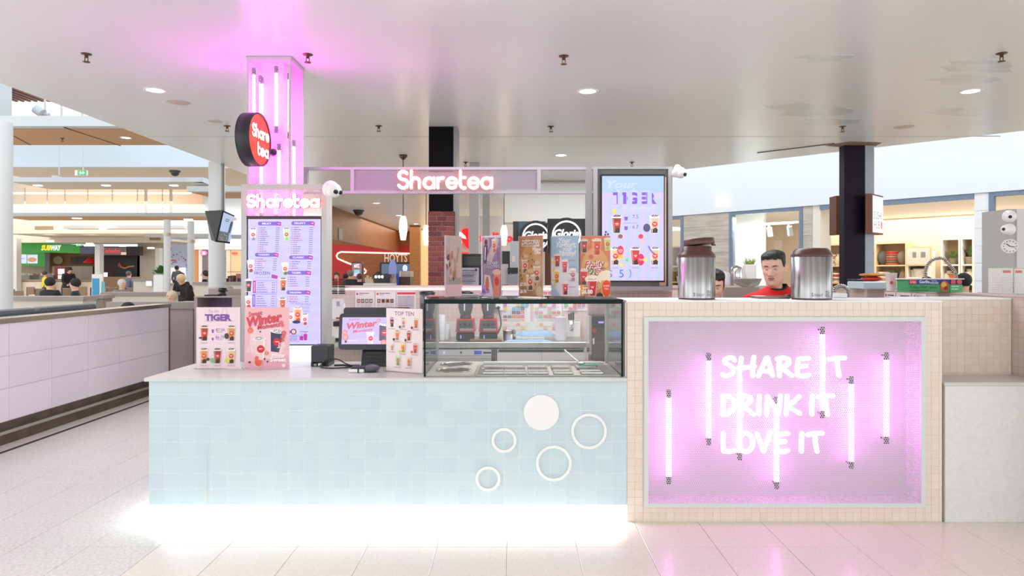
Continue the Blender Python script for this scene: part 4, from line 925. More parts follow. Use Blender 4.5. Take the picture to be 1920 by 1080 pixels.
b = MB(); b.prism(rr(-sw/2+.02, sh-.005, sw/2-.02, sh+.045, .018), fr, -.085, -.03); b.build('rear_display', CHAR, t)
P = Print(fr, d=.0008, win=(-sw/2+.022, .038, sw/2-.022, sh-.028)); P.rect(-sw/2+.022, .038, sw/2-.022, sh-.028, (196, 178, 226))
P.poly([(-sw/2, .038), (sw/2, .038), (sw/2, .12), (-sw/2, .06)], (206, 186, 224))
P.text('Sweet', -.15, .205, .018, (206, 110, 140), shear=.25, w=.085, rot=.1); P.text('Winter', -.095, .155, .042, (212, 88, 110), shear=.25, w=.215, rot=.12, bold=.04); P.text('Moments', -.09, .125, .020, (212, 88, 110), shear=.2, w=.14, rot=.12, bold=.02)
bigcup(P, -.035, .035, .085, (228, 206, 220), (70, 64, 80), .05, (220, 70, 90)); bigcup(P, .05, .06, .115, (92, 84, 104), (60, 66, 84), -.12, (196, 70, 90))
for (x, y, r) in ((-.215, .12, .018), (-.21, .085, .022), (.02, .205, .012), (.1, .19, .02), (.06, .05, .02)): P.ell(x, y, r, r, (222, 130, 140)); P.ell(x, y, r*.6, r*.6, (236, 170, 160))
P.text('$7.90', .14, .12, .018, (236, 224, 246), w=.06); P.text('Winter', .13, .07, .018, (240, 230, 250), w=.07, bold=.03); P.bars(-.19, -.12, .06, .006, (230, 214, 240), 2); P.ell(-.205, .055, .008, .01, (90, 80, 120))
P.build(t, 'screen', M_SCREEN)
# ---- card terminal
ex = WX(685, 4.62)
t = thing('card_terminal', 'grey and white handheld card payment terminal lying on the worktop', 'card reader', (ex, 4.6, WT))
b = MB(); b.box(ex-.085, 4.545, WT+.012, ex+.085, 4.63, WT+.040, bev=.012, seg=2); b.build('body', CHAR, t)
b = MB(); b.ell((ex+.055, 4.575, WT+.027), (.052, .048, .026), 18, 10); b.build('printer_bulge', mat('slate_plastic', (84, 88, 98), .4), t)
b = MB(); b.box(ex-.095, 4.53, WT+.001, ex+.01, 4.62, WT+.024, bev=.01, seg=2); b.build('base', WHITE, t)
b = MB(); b.box(ex-.032, 4.526, WT+.002, ex-.024, 4.54, WT+.03); b.build('strap', BLACK, t)
# ---- topping well on the worktop inside the case
xw0, xw1 = WX(800, 4.40), WX(893, 4.40)
t = thing('topping_station', 'beige cover board with two round steel wells inside the glass case', 'food counter', ((xw0+xw1)/2, 4.7, WT))
BRD = mat('beige_board', (226, 214, 202), .4)
x0b = gx0+.012
wells = [((WX(856, 4.86)), 4.86), (WX(851, 4.56), 4.56)]
def disc_hole_board(b, x0, y0, x1, y1, z, holes, r, n=28):
    bm = bmesh.new(); 
    ys = sorted(set([y0]+[(holes[0][1]+holes[1][1])/2]+[y1]))
    for (cx, cy), (ya, yb) in zip(sorted(holes, key=lambda q: q[1]), zip(ys[:-1], ys[1:])):
        ring = [(cx+r*math.cos(2*PI*i/n), cy+r*math.sin(2*PI*i/n)) for i in range(n)]; outer = []
        for i in range(n):
            a = 2*PI*i/n; dx, dy = math.cos(a), math.sin(a); tt = []
            if dx > 1e-6: tt.append((x1-cx)/dx)
            if dx < -1e-6: tt.append((x0-cx)/dx)
            if dy > 1e-6: tt.append((yb-cy)/dy)
            if dy < -1e-6: tt.append((ya-cy)/dy)
            q = min(tt); outer.append((cx+dx*q, cy+dy*q))
        vs = [(p[0], p[1], z) for p in ring]+[(p[0], p[1], z) for p in outer]+[(p[0], p[1], z-.012) for p in ring]
        fs = [(i, n+i, n+(i+1) % n, (i+1) % n) for i in range(n)]+[(i, (i+1) % n, 2*n+(i+1) % n, 2*n+i) for i in range(n)]
        b.add(vs, fs)
        for (qx, qy) in ((x0, ya), (x1, ya), (x0, yb), (x1, yb)):
            o_ = min(range(n), key=lambda i: (outer[i][0]-qx)**2+(outer[i][1]-qy)**2)
            for o2 in (o_-1, o_+1):
                A_, B2 = outer[o_], outer[o2 % n]
                b.add([(A_[0], A_[1], z), (B2[0], B2[1], z), (qx, qy, z)], [(0, 1, 2)])
    bm.free()
b = MB(); disc_hole_board(b, x0b, gy0+.03, xw1-.012, gy1-.06, WT+.014, wells, .112); b.add([(x0b, gy0+.03, WT+.001), (xw1-.012, gy0+.03, WT+.001), (xw1-.012, gy0+.03, WT+.014), (x0b, gy0+.03, WT+.014)], [(0, 1, 2, 3)]); b.build('board', BRD, t)
for (x, y) in wells:
    b = MB(); b.lathe((x, y, WT), [(.119, .0145), (.118, .018), (.104, .018), (.102, .012)], 36, cap=False); b.build('well_rim', STEEL2, t); b = MB(); b.lathe((x, y, WT), [(.102, .013), (.095, .003), (.0001, .002)], 32); b.build('steel_well', mat('well_shade_steel', (92, 84, 72), .35, .8), t)  # wells are shallow; dark steel colour paints in the shade of depth
# ---- cold tray with food pans
xp0, xp1 = WX(894, 4.40), gx1-.016
t = thing('cold_tray', 'stainless steel tray frame holding rows of shallow food pans', 'food tray', ((xp0+xp1)/2, 4.65, WT))
b = MB(); b.box(xp0, gy0+.02, WT+.001, xp1, 4.86, WT+.008); b.build('tray', STEEL, t)
b = MB(); b.box(xp0+.02, 4.87, WT+.001, xp1-.04, 4.93, WT+.028, bev=.004); b.build('rear_ledge', mat('ledge_white', (226, 224, 220), .4), t)
pans = [(905, 945, 4.42, 4.55), (946, 987, 4.42, 4.55), (990, 1028, 4.42, 4.55), (1037, 1074, 4.42, 4.55), (1088, 1129, 4.42, 4.55), (903, 984, 4.63, 4.78), (989, 1025, 4.63, 4.78), (1033, 1070, 4.63, 4.78), (1080, 1120, 4.63, 4.78)]
where = ['first in the front row', 'second in the front row', 'third in the front row with clear syrup', 'fourth in the front row with amber syrup', 'last in the front row', 'wide pan in the rear row', 'middle of the rear row', 'rear row before the brown tray', 'rear row under the green edged lid']
fills = [(150, 140, 134), (160, 150, 146), (146, 136, 120), (160, 146, 96), (170, 166, 160), (140, 130, 122), (150, 138, 124), (150, 138, 110), (200, 200, 196)]
for i, (a, c, y0, y1) in enumerate(pans):
    ym = (y0+y1)/2; xa, xb = WX(a, ym), WX(c, ym)
    t = thing('food_pan', 'shallow steel food pan, '+where[i], 'food pan', ((xa+xb)/2, ym, WT+.009), 'food pans in the cold tray')
    b = MB(); z0, z1 = WT+.0095, WT+.024
    for q in ((xa, y0, z0, xb, y0+.012, z1), (xa, y1-.012, z0, xb, y1, z1), (xa, y0+.012, z0, xa+.012, y1-.012, z1), (xb-.012, y0+.012, z0, xb, y1-.012, z1)): b.box(*q, bev=.003)
    b.build('rim', STEEL2, t); box_part('contents', mat('pan_fill_%s' % ['plain', 'pale', 'clear', 'amber', 'light', 'wide', 'brown', 'olive', 'lid'][i], fills[i], .15, .3), t, xa+.012, y0+.012, z0, xb-.012, y1-.012, z0+.007)
one('green_lid', mat('green_lid', (70, 170, 130), .35), 'white topped green lid resting across the rear pans', 'lid', MB().box(WX(1084, 4.70), 4.66, WT+.028, WX(1120, 4.70), 4.745, WT+.036, bev=.003))
b = MB(); x_ = WX(1060, 4.85); b.tube([(x_-.005, 4.86, WT+.115), (WX(1078, 4.78), 4.78, WT+.06), (WX(1089, 4.70), 4.70, WT+.043)], .006, 8); b.ell((WX(1090, 4.69), 4.69, WT+.046), (.03, .022, .008), 12, 8)
one('steel_ladle', STEEL2, 'steel ladle leaning with its handle up in the pans', 'ladle', b)
one('serving_tray', mat('brown_tray', (96, 58, 52), .5), 'flat reddish brown tray behind the food pans', 'tray', MB().box(WX(1040, 5.0), 4.95, WT+.001, WX(1116, 5.0), 5.06, WT+.018, bev=.004))
# small things on the glass top, behind the posters
one('brochure', mat('red_brown_card', (150, 92, 84), .5), 'flat reddish menu card lying on the glass top', 'menu card', MB().box(WX(805, 4.9), 4.72, gz1+.001, WX(840, 4.9), 4.98, gz1+.006))
one('note_box', MGREY, 'low grey box lying on the glass top', 'box', MB().box(WX(863, 4.85), 4.78, gz1+.001, WX(898, 4.85), 4.92, gz1+.018, bev=.002))

# ================================================================== rear bench and equipment
YB0 = 6.72; BZ = .90
bxl, bxr = -2.3, WX(1099, YB0)
t = thing('steel_bench', 'long stainless steel worktop along the pink tiled rear wall', 'bench', ((bxl+bxr)/2, 7.0, .84))
b = MB(); b.box(bxl, YB0, .845, bxr, 7.36, BZ, bev=.004); b.build('bench_top', STEEL, t)
b = MB(); b.box(bxl, 7.335, BZ, WX(1088, 7.34), 7.36, BZ+.16); b.build('splashback', mat('splash_white', (222, 218, 212), .35), t)
fx0, fx1 = WX(770, YB0), WX(930, YB0)
t = thing('undercounter_fridge', 'stainless undercounter fridge with round knobs and a small blue display', 'fridge', ((fx0+fx1)/2, 7.0, 0))
box_part('body', STEEL, t, fx0, YB0+.03, .03, fx1, 7.3, .83)
box_part('control_panel', STEEL2, t, fx0, YB0+.012, WZ(667, YB0), fx1-.045, YB0+.029, WZ(656, YB0)); box_part('vent_panel', mat('dark_vent', (70, 66, 62), .5), t, fx1-.045, YB0+.012, .1, fx1-.004, YB0+.029, WZ(656, YB0))
for px in (832.5, 864.5): b = MB(); b.cyl((WX(px, YB0), YB0+.012, WZ(661, YB0)), (WX(px, YB0), YB0-.002, WZ(661, YB0)), .010, n=14); b.build('knob', BLACK if px > 850 else mat('blue_lamp', (120, 130, 240), .3, emit=1, ecol=(150, 160, 255)), t)
box_part('display', mat('blue_display', (30, 30, 70), .2, emit=.25, ecol=(70, 90, 255)), t, WX(889, YB0), YB0+.008, WZ(664.5, YB0), WX(903, YB0), YB0+.012, WZ(658, YB0)); box_part('name_plate', CHAR, t, WX(906, YB0), YB0+.008, WZ(663.5, YB0), WX(921, YB0), YB0+.012, WZ(660, YB0))
box_part('door', STEEL, t, fx0, YB0+.008, .12, fx1-.05, YB0+.029, WZ(669, YB0)); box_part('door_handle', STEEL2, t, fx0+.02, YB0-.006, WZ(670, YB0), fx1-.055, YB0+.008, WZ(667.5, YB0))
cx0, cx1 = WX(931.5, YB0), WX(1098, YB0)
t = thing('base_cabinet', 'pale grey two door base cabinet under the steel bench', 'cabinet', ((cx0+cx1)/2, 7.0, 0))
CAB = mat('pale_cabinet', (206, 205, 202), .45)
box_part('body', CAB, t, cx0, YB0+.03, .03, cx1, 7.3, .83); cm_ = WX(1016, YB0)
box_part('door', CAB, t, cx0+.004, YB0+.01, .1, cm_-.002, YB0+.029, WZ(661, YB0)); box_part('door', CAB, t, cm_+.002, YB0+.01, .1, cx1-.004, YB0+.029, WZ(661, YB0))
box_part('finger_gap', BLACK, t, cx0+.02, YB0+.026, WZ(660.5, YB0), cx1-.02, YB0+.0295, WZ(656.5, YB0))
# ---- blenders
def make_blender():
    t = thing('blender', '', 'blender', (0, 0, 0), 'red blenders on the rear bench', local=True)
    b = MB(); b.hexa([(-.095, -.10, .085), (.095, -.10, .085), (.10, .10, .085), (-.10, .10, .085), (-.085, -.075, .215), (.085, -.075, .215), (.088, .09, .215), (-.088, .09, .215)]); b.build('red_housing', RED, t)
    b = MB(); b.hexa([(-.082, -.104, .10), (.082, -.104, .10), (.08, -.09, .10), (-.08, -.09, .10), (-.074, -.083, .205), (.074, -.083, .205), (.074, -.07, .205), (-.074, -.07, .205)]); b.build('control_face', mat('gun_metal', (78, 76, 76), .4, .3), t)
    b = MB(); b.box(-.05, -.107, .10, .082, -.098, .122); b.build('silver_badge', MGREY, t)
    for x in (-.045, 0, .045): b = MB(); b.cyl((x, -.085, .165), (x, -.108, .163), .013 if x == 0 else .009, n=12); b.build('knob', BLACK, t)
    b = MB(); b.box(-.09, -.09, 0, .09, .09, .083, bev=.012); b.build('base', BLACK, t)
    b = MB(); b.box(-.045, -.093, .02, -.038, -.089, .055); b.build('blue_light', mat('blue_lamp', (120, 130, 240), .3, emit=3, ecol=(140, 150, 255)), t)
    b = MB(); b.lathe((0, 0, 0), [(.058, .216), (.058, .245), (.05, .25)], 20); b.build('jar_socket', CHAR, t)
    b = MB(); b.lathe((0, 0, 0), [(.052, .25), (.06, .27), (.075, .33), (.078, .46), (.076, .462), (.0001, .463)], 24); b.build('jar', mat('smoky_jar', (86, 84, 88), .15, coat=.5), t)
    b = MB(); b.box(-.012, -.082, .30, .0, -.077, .44); b.build('measure_stripe', mat('stripe_white', (220, 226, 232), .3), t)
    b = MB(); b.lathe((0, 0, 0), [(.08, .463), (.08, .485), (.05, .495), (.0001, .495)], 24); b.build('lid', BLACK, t)
    return t
YBL = 6.98
bl = make_blender(); bl.location = (WX(873, YBL), YBL, BZ); bl['label'] = 'red and black blender standing farther from the wall papers'
dup(bl, (WX(916, YBL), YBL, BZ), label='red and black blender next to the plug cable and wall papers')
dup(bl, (WX(800, YBL), YBL+.05, BZ), label='solid blender copy standing in for a reflection in the glass case')  # blender reflection in the left pane, built as a solid copy
t = thing('power_outlet', 'white double outlet plate with black plugs on the pink wall', 'outlet', (WX(928, YB), YB-.03, WZ(577, YB)))
box_part('plate', WHITE, t, WX(925, YB), YB-.008, WZ(582, YB), WX(944, YB), YB-.001, WZ(570, YB))
for px in (928, 934.5): b = MB(); b.cyl((WX(px, YB), YB-.008, WZ(577, YB)), (WX(px, YB), YB-.04, WZ(577, YB)), .018, n=14); b.build('plug', BLACK, t)
cable('blender_cable', [(WX(934.5, YB), YB-.045, WZ(578, YB)), (WX(938, 7.2), 7.2, WZ(595, 7.2)), (WX(939, 7.1), 7.1, WZ(610, 7.1)), (WX(933, 7.05), 7.05, WZ(625, 7.05)), (WX(928, 7.05), 7.04, BZ+.06)], .007, 'black blender cable hanging from the wall outlet')
one('chopping_board', mat('brown_board', (124, 84, 66), .5), 'low brown board lying before the blenders', 'chopping board', MB().box(WX(881, 6.80), 6.75, BZ+.001, WX(941, 6.80), 6.85, BZ+.022, bev=.004))
t = thing('steel_pot', 'small open stainless pot beside folded blue cloths', 'pot', (WX(955, 6.95), 6.95, BZ))
b = MB(); b.lathe((WX(955, 6.95), 6.95, BZ), [(.055, .001), (.062, .01), (.066, .095), (.072, .1), (.067, .1), (.061, .012), (.0001, .01)], 28); b.build('pot_body', STEEL2, t)
BC = mat('blue_cloth', (150, 182, 216), .8, bump=.6, scale=30)
def crumple(x0, x1, y, z, h, seed):
    r = random.Random(seed); b = MB(); nx, ny = 14, 5; vs = []
    for j in range(ny+1):
        for i in range(nx+1):
            e_ = min(i, nx-i, 2)/2*min(j, ny-j, 1); vs.append((x0+(x1-x0)*i/nx, y+.10*j/ny, z+.002+h*e_*(.55+.45*r.random())))
    b.add(vs, [(j*(nx+1)+i, j*(nx+1)+i+1, (j+1)*(nx+1)+i+1, (j+1)*(nx+1)+i) for j in range(ny) for i in range(nx)], sm=True); return b
one('cleaning_cloth', BC, 'crumpled light blue cloth behind the scales next to the steel pot', 'cloth', crumple(WX(968, 7.05), WX(1042, 7.05), 7.02, BZ+.03, .06, 1), 'blue cleaning cloths')
one('cleaning_cloth', BC, 'flat light blue cloth at the bench edge next to the steel pot', 'cloth', crumple(WX(945, 6.76), WX(1036, 6.76), 6.75, BZ, .02, 2), 'blue cleaning cloths')
one('bench_scale', mat('scale_grey', (190, 186, 178), .4), 'low flat steel bench scale between the blue cloths', 'scale', MB().box(WX(968, 6.95), 6.88, BZ+.001, WX(1020, 6.95), 7.0, BZ+.028, bev=.004))
t = thing('measuring_jug', 'tall frosted measuring container on the rear bench', 'container', (WX(1051, 6.95), 6.95, BZ))
FRO = glass_mat('frosted_plastic', (.92, .92, .95), .5, .1, .45)
b = MB(); b.lathe((WX(1051, 6.95), 6.95, BZ), [(.055, .001), (.06, .23), (.064, .235), (.06, .235), (.0001, .23)], 24); b.build('jug_body', FRO, t)
b = MB(); x_ = WX(1062, 6.95); b.tube([(x_, 6.95, BZ+.20), (x_+.03, 6.95, BZ+.20), (x_+.03, 6.95, BZ+.10), (x_, 6.95, BZ+.09)], .006, 6); b.build('handle', FRO, t)
for i, (px, Y, h_, r_, w) in enumerate(((822, 7.05, .19, .035, 'tallest clear plastic jug beside the rear post'), (829, 6.95, .26, .028, 'thin clear measuring cylinder near the rear post'), (838, 7.0, .16, .035, 'squat clear jug between cylinder and blender'))):
    b = MB(); b.lathe((WX(px, Y), Y, BZ), [(r_, .001), (r_*1.1, h_), (r_*1.03, h_), (r_*.93, .006), (.0001, .005)], 20); one('plastic_jug', FRO, w, 'jug', b, 'clear jugs on the rear bench')
t = thing('scoop_rack', 'white wall board with a steel cup holding scoops', 'utensil holder', (WX(1077, 7.3), 7.3, BZ))
box_part('board', mat('rack_board', (228, 230, 226), .4), t, WX(1064, 7.3), 7.29, BZ+.001, WX(1088, 7.3), 7.33, WZ(604, 7.3))
xs_ = WX(1071, 7.2); b = MB(); b.lathe((xs_, 7.22, BZ+.07), [(.024, 0), (.034, .11), (.03, .11), (.0001, .1)], 18); b.build('steel_cup', STEEL2, t)
for q in range(3): b = MB(); b.box(xs_-.03+.022*q, 7.21, BZ+.185, xs_-.012+.022*q, 7.225, BZ+.25+.01*q); b.build('scoop_handle', CHAR, t)
# ---- cup sealing machine
mx0, mx1 = WX(1104, 5.78), WX(1137, 5.78); my = 5.74
t = thing('cup_sealer', 'tall brown and steel cup sealing machine with a red button', 'machine', ((mx0+mx1)/2, 5.84, 0))
box_part('body', mat('brown_machine', (92, 78, 72), .45), t, mx0+.012, my+.005, .02, mx1, 5.94, WZ(592, my)); box_part('side_trim', STEEL2, t, mx0, my-.002, WZ(665, my), mx0+.02, 5.94, WZ(592, my))
box_part('display_panel', mat('machine_display', (52, 54, 58), .2), t, mx0+.022, my-.006, WZ(613, my), mx1-.004, my+.004, WZ(594, my)); box_part('digits', mat('violet_digits', (150, 140, 240), .3, emit=.8, ecol=(150, 130, 255)), t, mx0+.075, my-.008, WZ(606, my), mx0+.12, my-.0065, WZ(602.5, my))
b = MB(); b.cyl((WX(1114, my), my+.002, WZ(620, my)), (WX(1114, my), my-.02, WZ(620, my)), .018, .015, n=16); b.build('red_button', RED, t)
box_part('hanging_tag', WHITE, t, WX(1111, my), my-.01, WZ(645, my), WX(1114.5, my), my-.006, WZ(634, my)); box_part('lower_door', mat('brown_machine_door', (100, 84, 78), .4), t, mx0+.03, my-.004, .05, mx1-.01, my+.004, WZ(640, my))
# ---- papers taped to the rear wall
def wall_paper(px0, px1, py0, py1, label, draw, Y=YB, grp='papers on the rear wall'):
    x0, x1, z0, z1 = WX(px0, Y), WX(px1, Y), WZ(py1, Y), WZ(py0, Y)
    t = thing('wall_notice', label, 'notice', ((x0+x1)/2, Y-.004, z0), grp)
    b = MB(); b.box(x0, Y-.004, z0, x1, Y-.001, z1); b.build('paper', mat('notice_paper', (236, 226, 230), .6), t)
    P = Print(frame((x0, Y-.0042, z0), (1, 0, 0), (0, 0, 1)), step=.0002, win=(0, 0, x1-x0, z1-z0)); draw(P, x1-x0, z1-z0); P.build(t)
def grid_notice(seed, dot=True, rows=2):
    def d(P, w, h):
        P.rect(0, 0, w, h, (236, 226, 232)); r = random.Random(seed)
        P.ell(.024, h-.03, .011, .011, (206, 60, 80)); P.bars(.045, w-.06, h-.027, .008, (120, 90, 120), seed); P.bars(.045, w-.12, h-.04, .005, (160, 140, 160), seed+1)
        for j in range(3):
            for i in range(4):
                x = .018+i*(w-.03)/4; y = h-.125-j*.10
                P.rect(x, y-.045, x+(w-.03)/4-.006, y+.046, (228, 170, 180)); P.rect(x+.002, y-.043, x+(w-.03)/4-.008, y+.044, (238, 226, 232))
                P.rect(x+.004, y, x+(w-.03)/4-.010, y+.04, r.choice([(110, 60, 60), (150, 50, 50), (60, 56, 66), (90, 80, 60), (200, 170, 160), (50, 60, 130)])); P.ell(x+.02, y+.02, .011, .012, r.choice([(220, 190, 170), (180, 120, 90), (80, 60, 60), (230, 220, 216)]), 8)
                for q in range(3): P.bars(x+.005, x+(w-.03)/4-.014, y-.012-q*.011, .004, (150, 140, 150), i+q)
    return d
def line_notice(seed, head=(216, 60, 80)):
    def d(P, w, h):
        P.rect(0, 0, w, h, (232, 226, 232)); P.rect(.008, h-.035, w-.004, h-.012, head)
        for q in range(int((h-.05)/.011)): P.bars(.016, w-.016, h-.055-q*.011, .005, (150, 140, 152) if q % 9 else (180, 60, 80), seed+q)
    return d
wall_paper(666, 702.5, 546, 612, 'white notice with a pink dot and eight small drink photos', grid_notice(1))
wall_paper(704, 742, 546, 612, 'white notice with two rows of topping bowl photos', grid_notice(2))
wall_paper(743.5, 780, 546, 612, 'white text notice under a solid red header strip', line_notice(3))
def chart(seed, cols):
    def d(P, w, h):
        P.rect(0, 0, w, h, (228, 226, 228)); r = random.Random(seed)
        for j in range(int(h/.042)):
            for i in range(6):
                if r.random() < .5: continue
                x, y = .012+i*(w-.02)/6, h-.04-j*.042; c = cols[(j+i//2) % len(cols)]; P.rect(x, y, x+(w-.02)/6-.008, y+.027, c); P.bars(x+.005, x+(w-.02)/6-.014, y+.011, .004, (240, 236, 236), i+j)
            P.bars(.02, w-.03, h-.046-j*.042, .003, (170, 166, 172), j)
    return d
wall_paper(941.5, 994, 545, 621, 'tall recipe chart with orange, purple and blue blocks', chart(4, [(226, 110, 90), (206, 90, 140), (236, 150, 90), (190, 110, 180), (230, 190, 80), (90, 170, 210), (86, 84, 96)]))
wall_paper(1000.5, 1053, 545, 621, 'tall recipe chart with green and red blocks', chart(5, [(110, 190, 120), (206, 100, 110), (226, 160, 110), (206, 90, 100), (200, 190, 120), (214, 120, 160)]))
wall_paper(1055.5, 1108, 545, 583, 'short wide recipe chart under the yoghurt poster', chart(6, [(110, 190, 120), (214, 100, 110), (200, 120, 150)]))
# ---- blender end of the rear bench: cup lids and dispensers by the menu tower
t = thing('soap_dispenser', 'white wall dispenser box with a small printed label', 'dispenser', (WX(634, 6.6), 6.6, WZ(598, 6.6)))
Yd = 6.6; box_part('body', mat('dispenser_white', (236, 232, 236), .35), t, WX(622, Yd), Yd, WZ(598, Yd), WX(639.5, Yd), Yd+.10, WZ(561, Yd)); box_part('label', mat('label_grey', (170, 166, 176), .5), t, WX(631, Yd), Yd-.002, WZ(574, Yd), WX(637, Yd), Yd-.0005, WZ(565, Yd)); box_part('red_strip', RED, t, WX(630, Yd), Yd-.003, WZ(598, Yd), WX(639, Yd), Yd-.0005, WZ(595, Yd)); box_part('wall_bracket', MGREY, t, WX(624, Yd), Yd+.10, WZ(590, Yd), WX(636, Yd), YB-.006, WZ(584, Yd))
t = thing('espresso_grinder', 'white and black appliance on the bench behind the menu tower', 'appliance', (WX(632, 6.9), 6.9, BZ))
Yd = 6.85; box_part('body', mat('appliance_white', (232, 228, 228), .35), t, WX(627, Yd), Yd, BZ+.03, WX(641, Yd), Yd+.16, WZ(612, Yd)); box_part('top', BLACK, t, WX(625, Yd), Yd-.01, WZ(612, Yd), WX(643, Yd), Yd+.17, WZ(603, Yd)); box_part('base', BLACK, t, WX(629, Yd), Yd-.005, BZ+.001, WX(640, Yd), Yd+.16, BZ+.03)
t = thing('cup_lid_rack', 'stacked black cup lids on a rack above the rear wall', 'rack', (WX(634, 7.2), 7.2, WZ(552, 7.2)))
for i, px in enumerate((627, 641)):
    b = MB()
    for k in range(9): zz = WZ(551-k*3.3, 7.2); b.lathe((WX(px, 7.2), 7.2, zz), [(.0001, 0), (.034, 0), (.036, .008), (.028, .012), (.0001, .012)], 14)
    o = b.build('lid_stack', BLACK, t); o['kind'] = 'stuff'
box_part('shelf', STEEL, t, WX(622, 7.2), 7.12, WZ(538.5, 7.2)-.004, WX(648, 7.2), 7.37, WZ(538.5, 7.2))
one('wall_switch', WHITE, 'small white switch plate on the pink wall by the dispenser', 'switch', MB().box(WX(640, YB), YB-.012, WZ(583, YB), WX(648, YB), YB-.001, WZ(569, YB), bev=.002))

# ================================================================== tea urns on the tall counter
CH = CT+.012
CHOC = mat('chocolate_plastic', (86, 52, 44), .28)
UST = mat('urn_steel', (186, 184, 184), .24, 1, var=.45, scale=9, stretch=(5, 5, .12))  # dark vertical streaks in the colour stand in for reflections
def urn(px, Y, r, h, label, opened):
    x = WX(px, Y); t = thing('tea_urn', label, 'drink urn', (x, Y, CH), 'steel tea urns on the tall counter')
    b = MB(); b.lathe((x, Y, CH), [(r*.98, .001), (r*.98, .008), (r*.97, .010)], 40); b.build('foot', CHOC, t)
    b = MB(); b.lathe((x, Y, CH), [(r, .010), (r, h), (r*.98, h+.002)], 48); b.build('steel_body', UST, t)
    b = MB()
    if opened:
        b.lathe((x, Y, CH), [(r*1.015, h+.001), (r*1.02, h+.012), (r*.97, h+.022), (r*.82, h+.042), (r*.80, h+.072), (r*.76, h+.074), (r*.74, h+.045)], 40); b.build('collar', CHOC, t)
        M_ = Euler((math.radians(-4), math.radians(-5), 0)).to_matrix(); f2 = lambda a, c, d: Vector((x+.018, Y, CH+h+.082))+M_ @ Vector((a, c, d))
        b = MB(); b.lathe((0, 0, 0), [(r*.83, 0), (r*.85, .006), (r*.83, .036), (r*.80, .040), (.0001, .041)], 40, fr=f2); b.build('lid', CHOC, t)
        b = MB(); b.box(x+r*.84, Y-.012, CH+h+.078, x+r*1.04, Y+.012, CH+h+.088, bev=.003); b.build('lid_latch', CHOC, t)
    else:
        b.lathe((x, Y, CH), [(r*1.015, h+.001), (r*1.015, h+.014), (r*.98, h+.022), (r*.86, h+.046), (r*.74, h+.056), (.0001, h+.058)], 40); b.build('lid', CHOC, t)
    P = Print(lambda a, bb, c: Vector((x+(r+.0006+c)*math.sin(a/r), Y-(r+.0006+c)*math.cos(a/r), CH+bb)), step=.0001)
    IN = (40, 36, 40); a0 = -.02
    P.text('S', a0-.026, .024, .022, IN, bold=.01); P.text('UMEE', a0, .024, .010, IN, w=.03); P.bars(a0-.016, a0+.016, .038, .003, (120, 116, 118), 1); P.text('O', a0+.026, .024, .015, IN, shear=.2); P.ell(a0+.038, .040, .002, .002, IN, 8)
    for q in range(4): P.bars(a0+.058, a0+.092, .024+.010*q, .005, (110, 106, 110), q)
    P.build(t, 'imprint'); return t
urn(1306, 4.555, .1205, .278, 'steel tea urn with its chocolate brown lid propped open', True)
urn(1521.5, 4.52, .1265, .281, 'steel tea urn with its chocolate brown lid closed, beside the man', False)
# low dark pan rim and black handle by the man
b = MB(); x0, x1 = WX(1414, 4.72), WX(1471, 4.72); b.box(x0, 4.62, CH+.001, x1, 4.80, CH+.017, bev=.003)
one('shallow_steel_tray', mat('tray_dark_steel', (140, 122, 116), .3, .8), 'shallow steel tray with pale rim before the man', 'tray', b)
b = MB(); b.ell((WX(1478, 4.76), 4.76, CH+.014), (.032, .03, .014), 14, 8); b.box(WX(1466, 4.76), 4.75, CH+.006, WX(1492, 4.76), 4.77, CH+.018); one('black_gadget', BLACK, 'black rounded gadget beside the shallow steel tray', 'utensil', b)
def coil(name, pts, r, rc, turns, label, m=STEEL2):
    t = thing(name, label, 'tap', pts[0]); P_ = [Vector(p) for p in pts]
    L = [0]
    for a, c in zip(P_[:-1], P_[1:]): L.append(L[-1]+(c-a).length)
    b = MB(); b.tube(P_, r, 8); b.build('hose', mat('hose_grey', (120, 118, 116), .4), t)
    n = int(turns*10); out = []
    for i in range(n+1):
        s_ = L[-1]*i/n; k = max(j for j in range(len(L)) if L[j] <= s_+1e-9); k = min(k, len(P_)-2); u = (s_-L[k])/(L[k+1]-L[k]); p = P_[k].lerp(P_[k+1], u); d = (P_[k+1]-P_[k]).normalized(); a = d.cross((0, 1, 0)).normalized(); c = d.cross(a); an = 2*PI*turns*i/n
        out.append(p+(a*math.cos(an)+c*math.sin(an))*(r+rc))
    b = MB(); b.tube(out, rc, 5); b.build('spring', m, t); return t
Yq = 5.05
coil('spring_tap', [W(1563, 563, Yq)]+[W(1577+14*math.cos(math.radians(a)), 549-13*math.sin(math.radians(a)), Yq) for a in range(180, -20, -20)]+[W(1589, 563, Yq)], .009, .004, 24, 'curved spring hose tap beside the closed urn')
one('white_tub', mat('tub_white', (236, 236, 232), .4), 'low white tub standing beside the closed urn', 'tub', MB().box(WX(1558, 4.82), 4.78, CH+.001, WX(1584, 4.82), 4.90, CH+.032, bev=.004))
# ================================================================== things on the kiosk side wall
def on_wall(px, Y): return (XS+.07, Y, SHZ)
t = thing('food_carton', 'long green and blue frozen food carton standing on the side wall', 'box', (XS+.07, 5.15, SHZ))
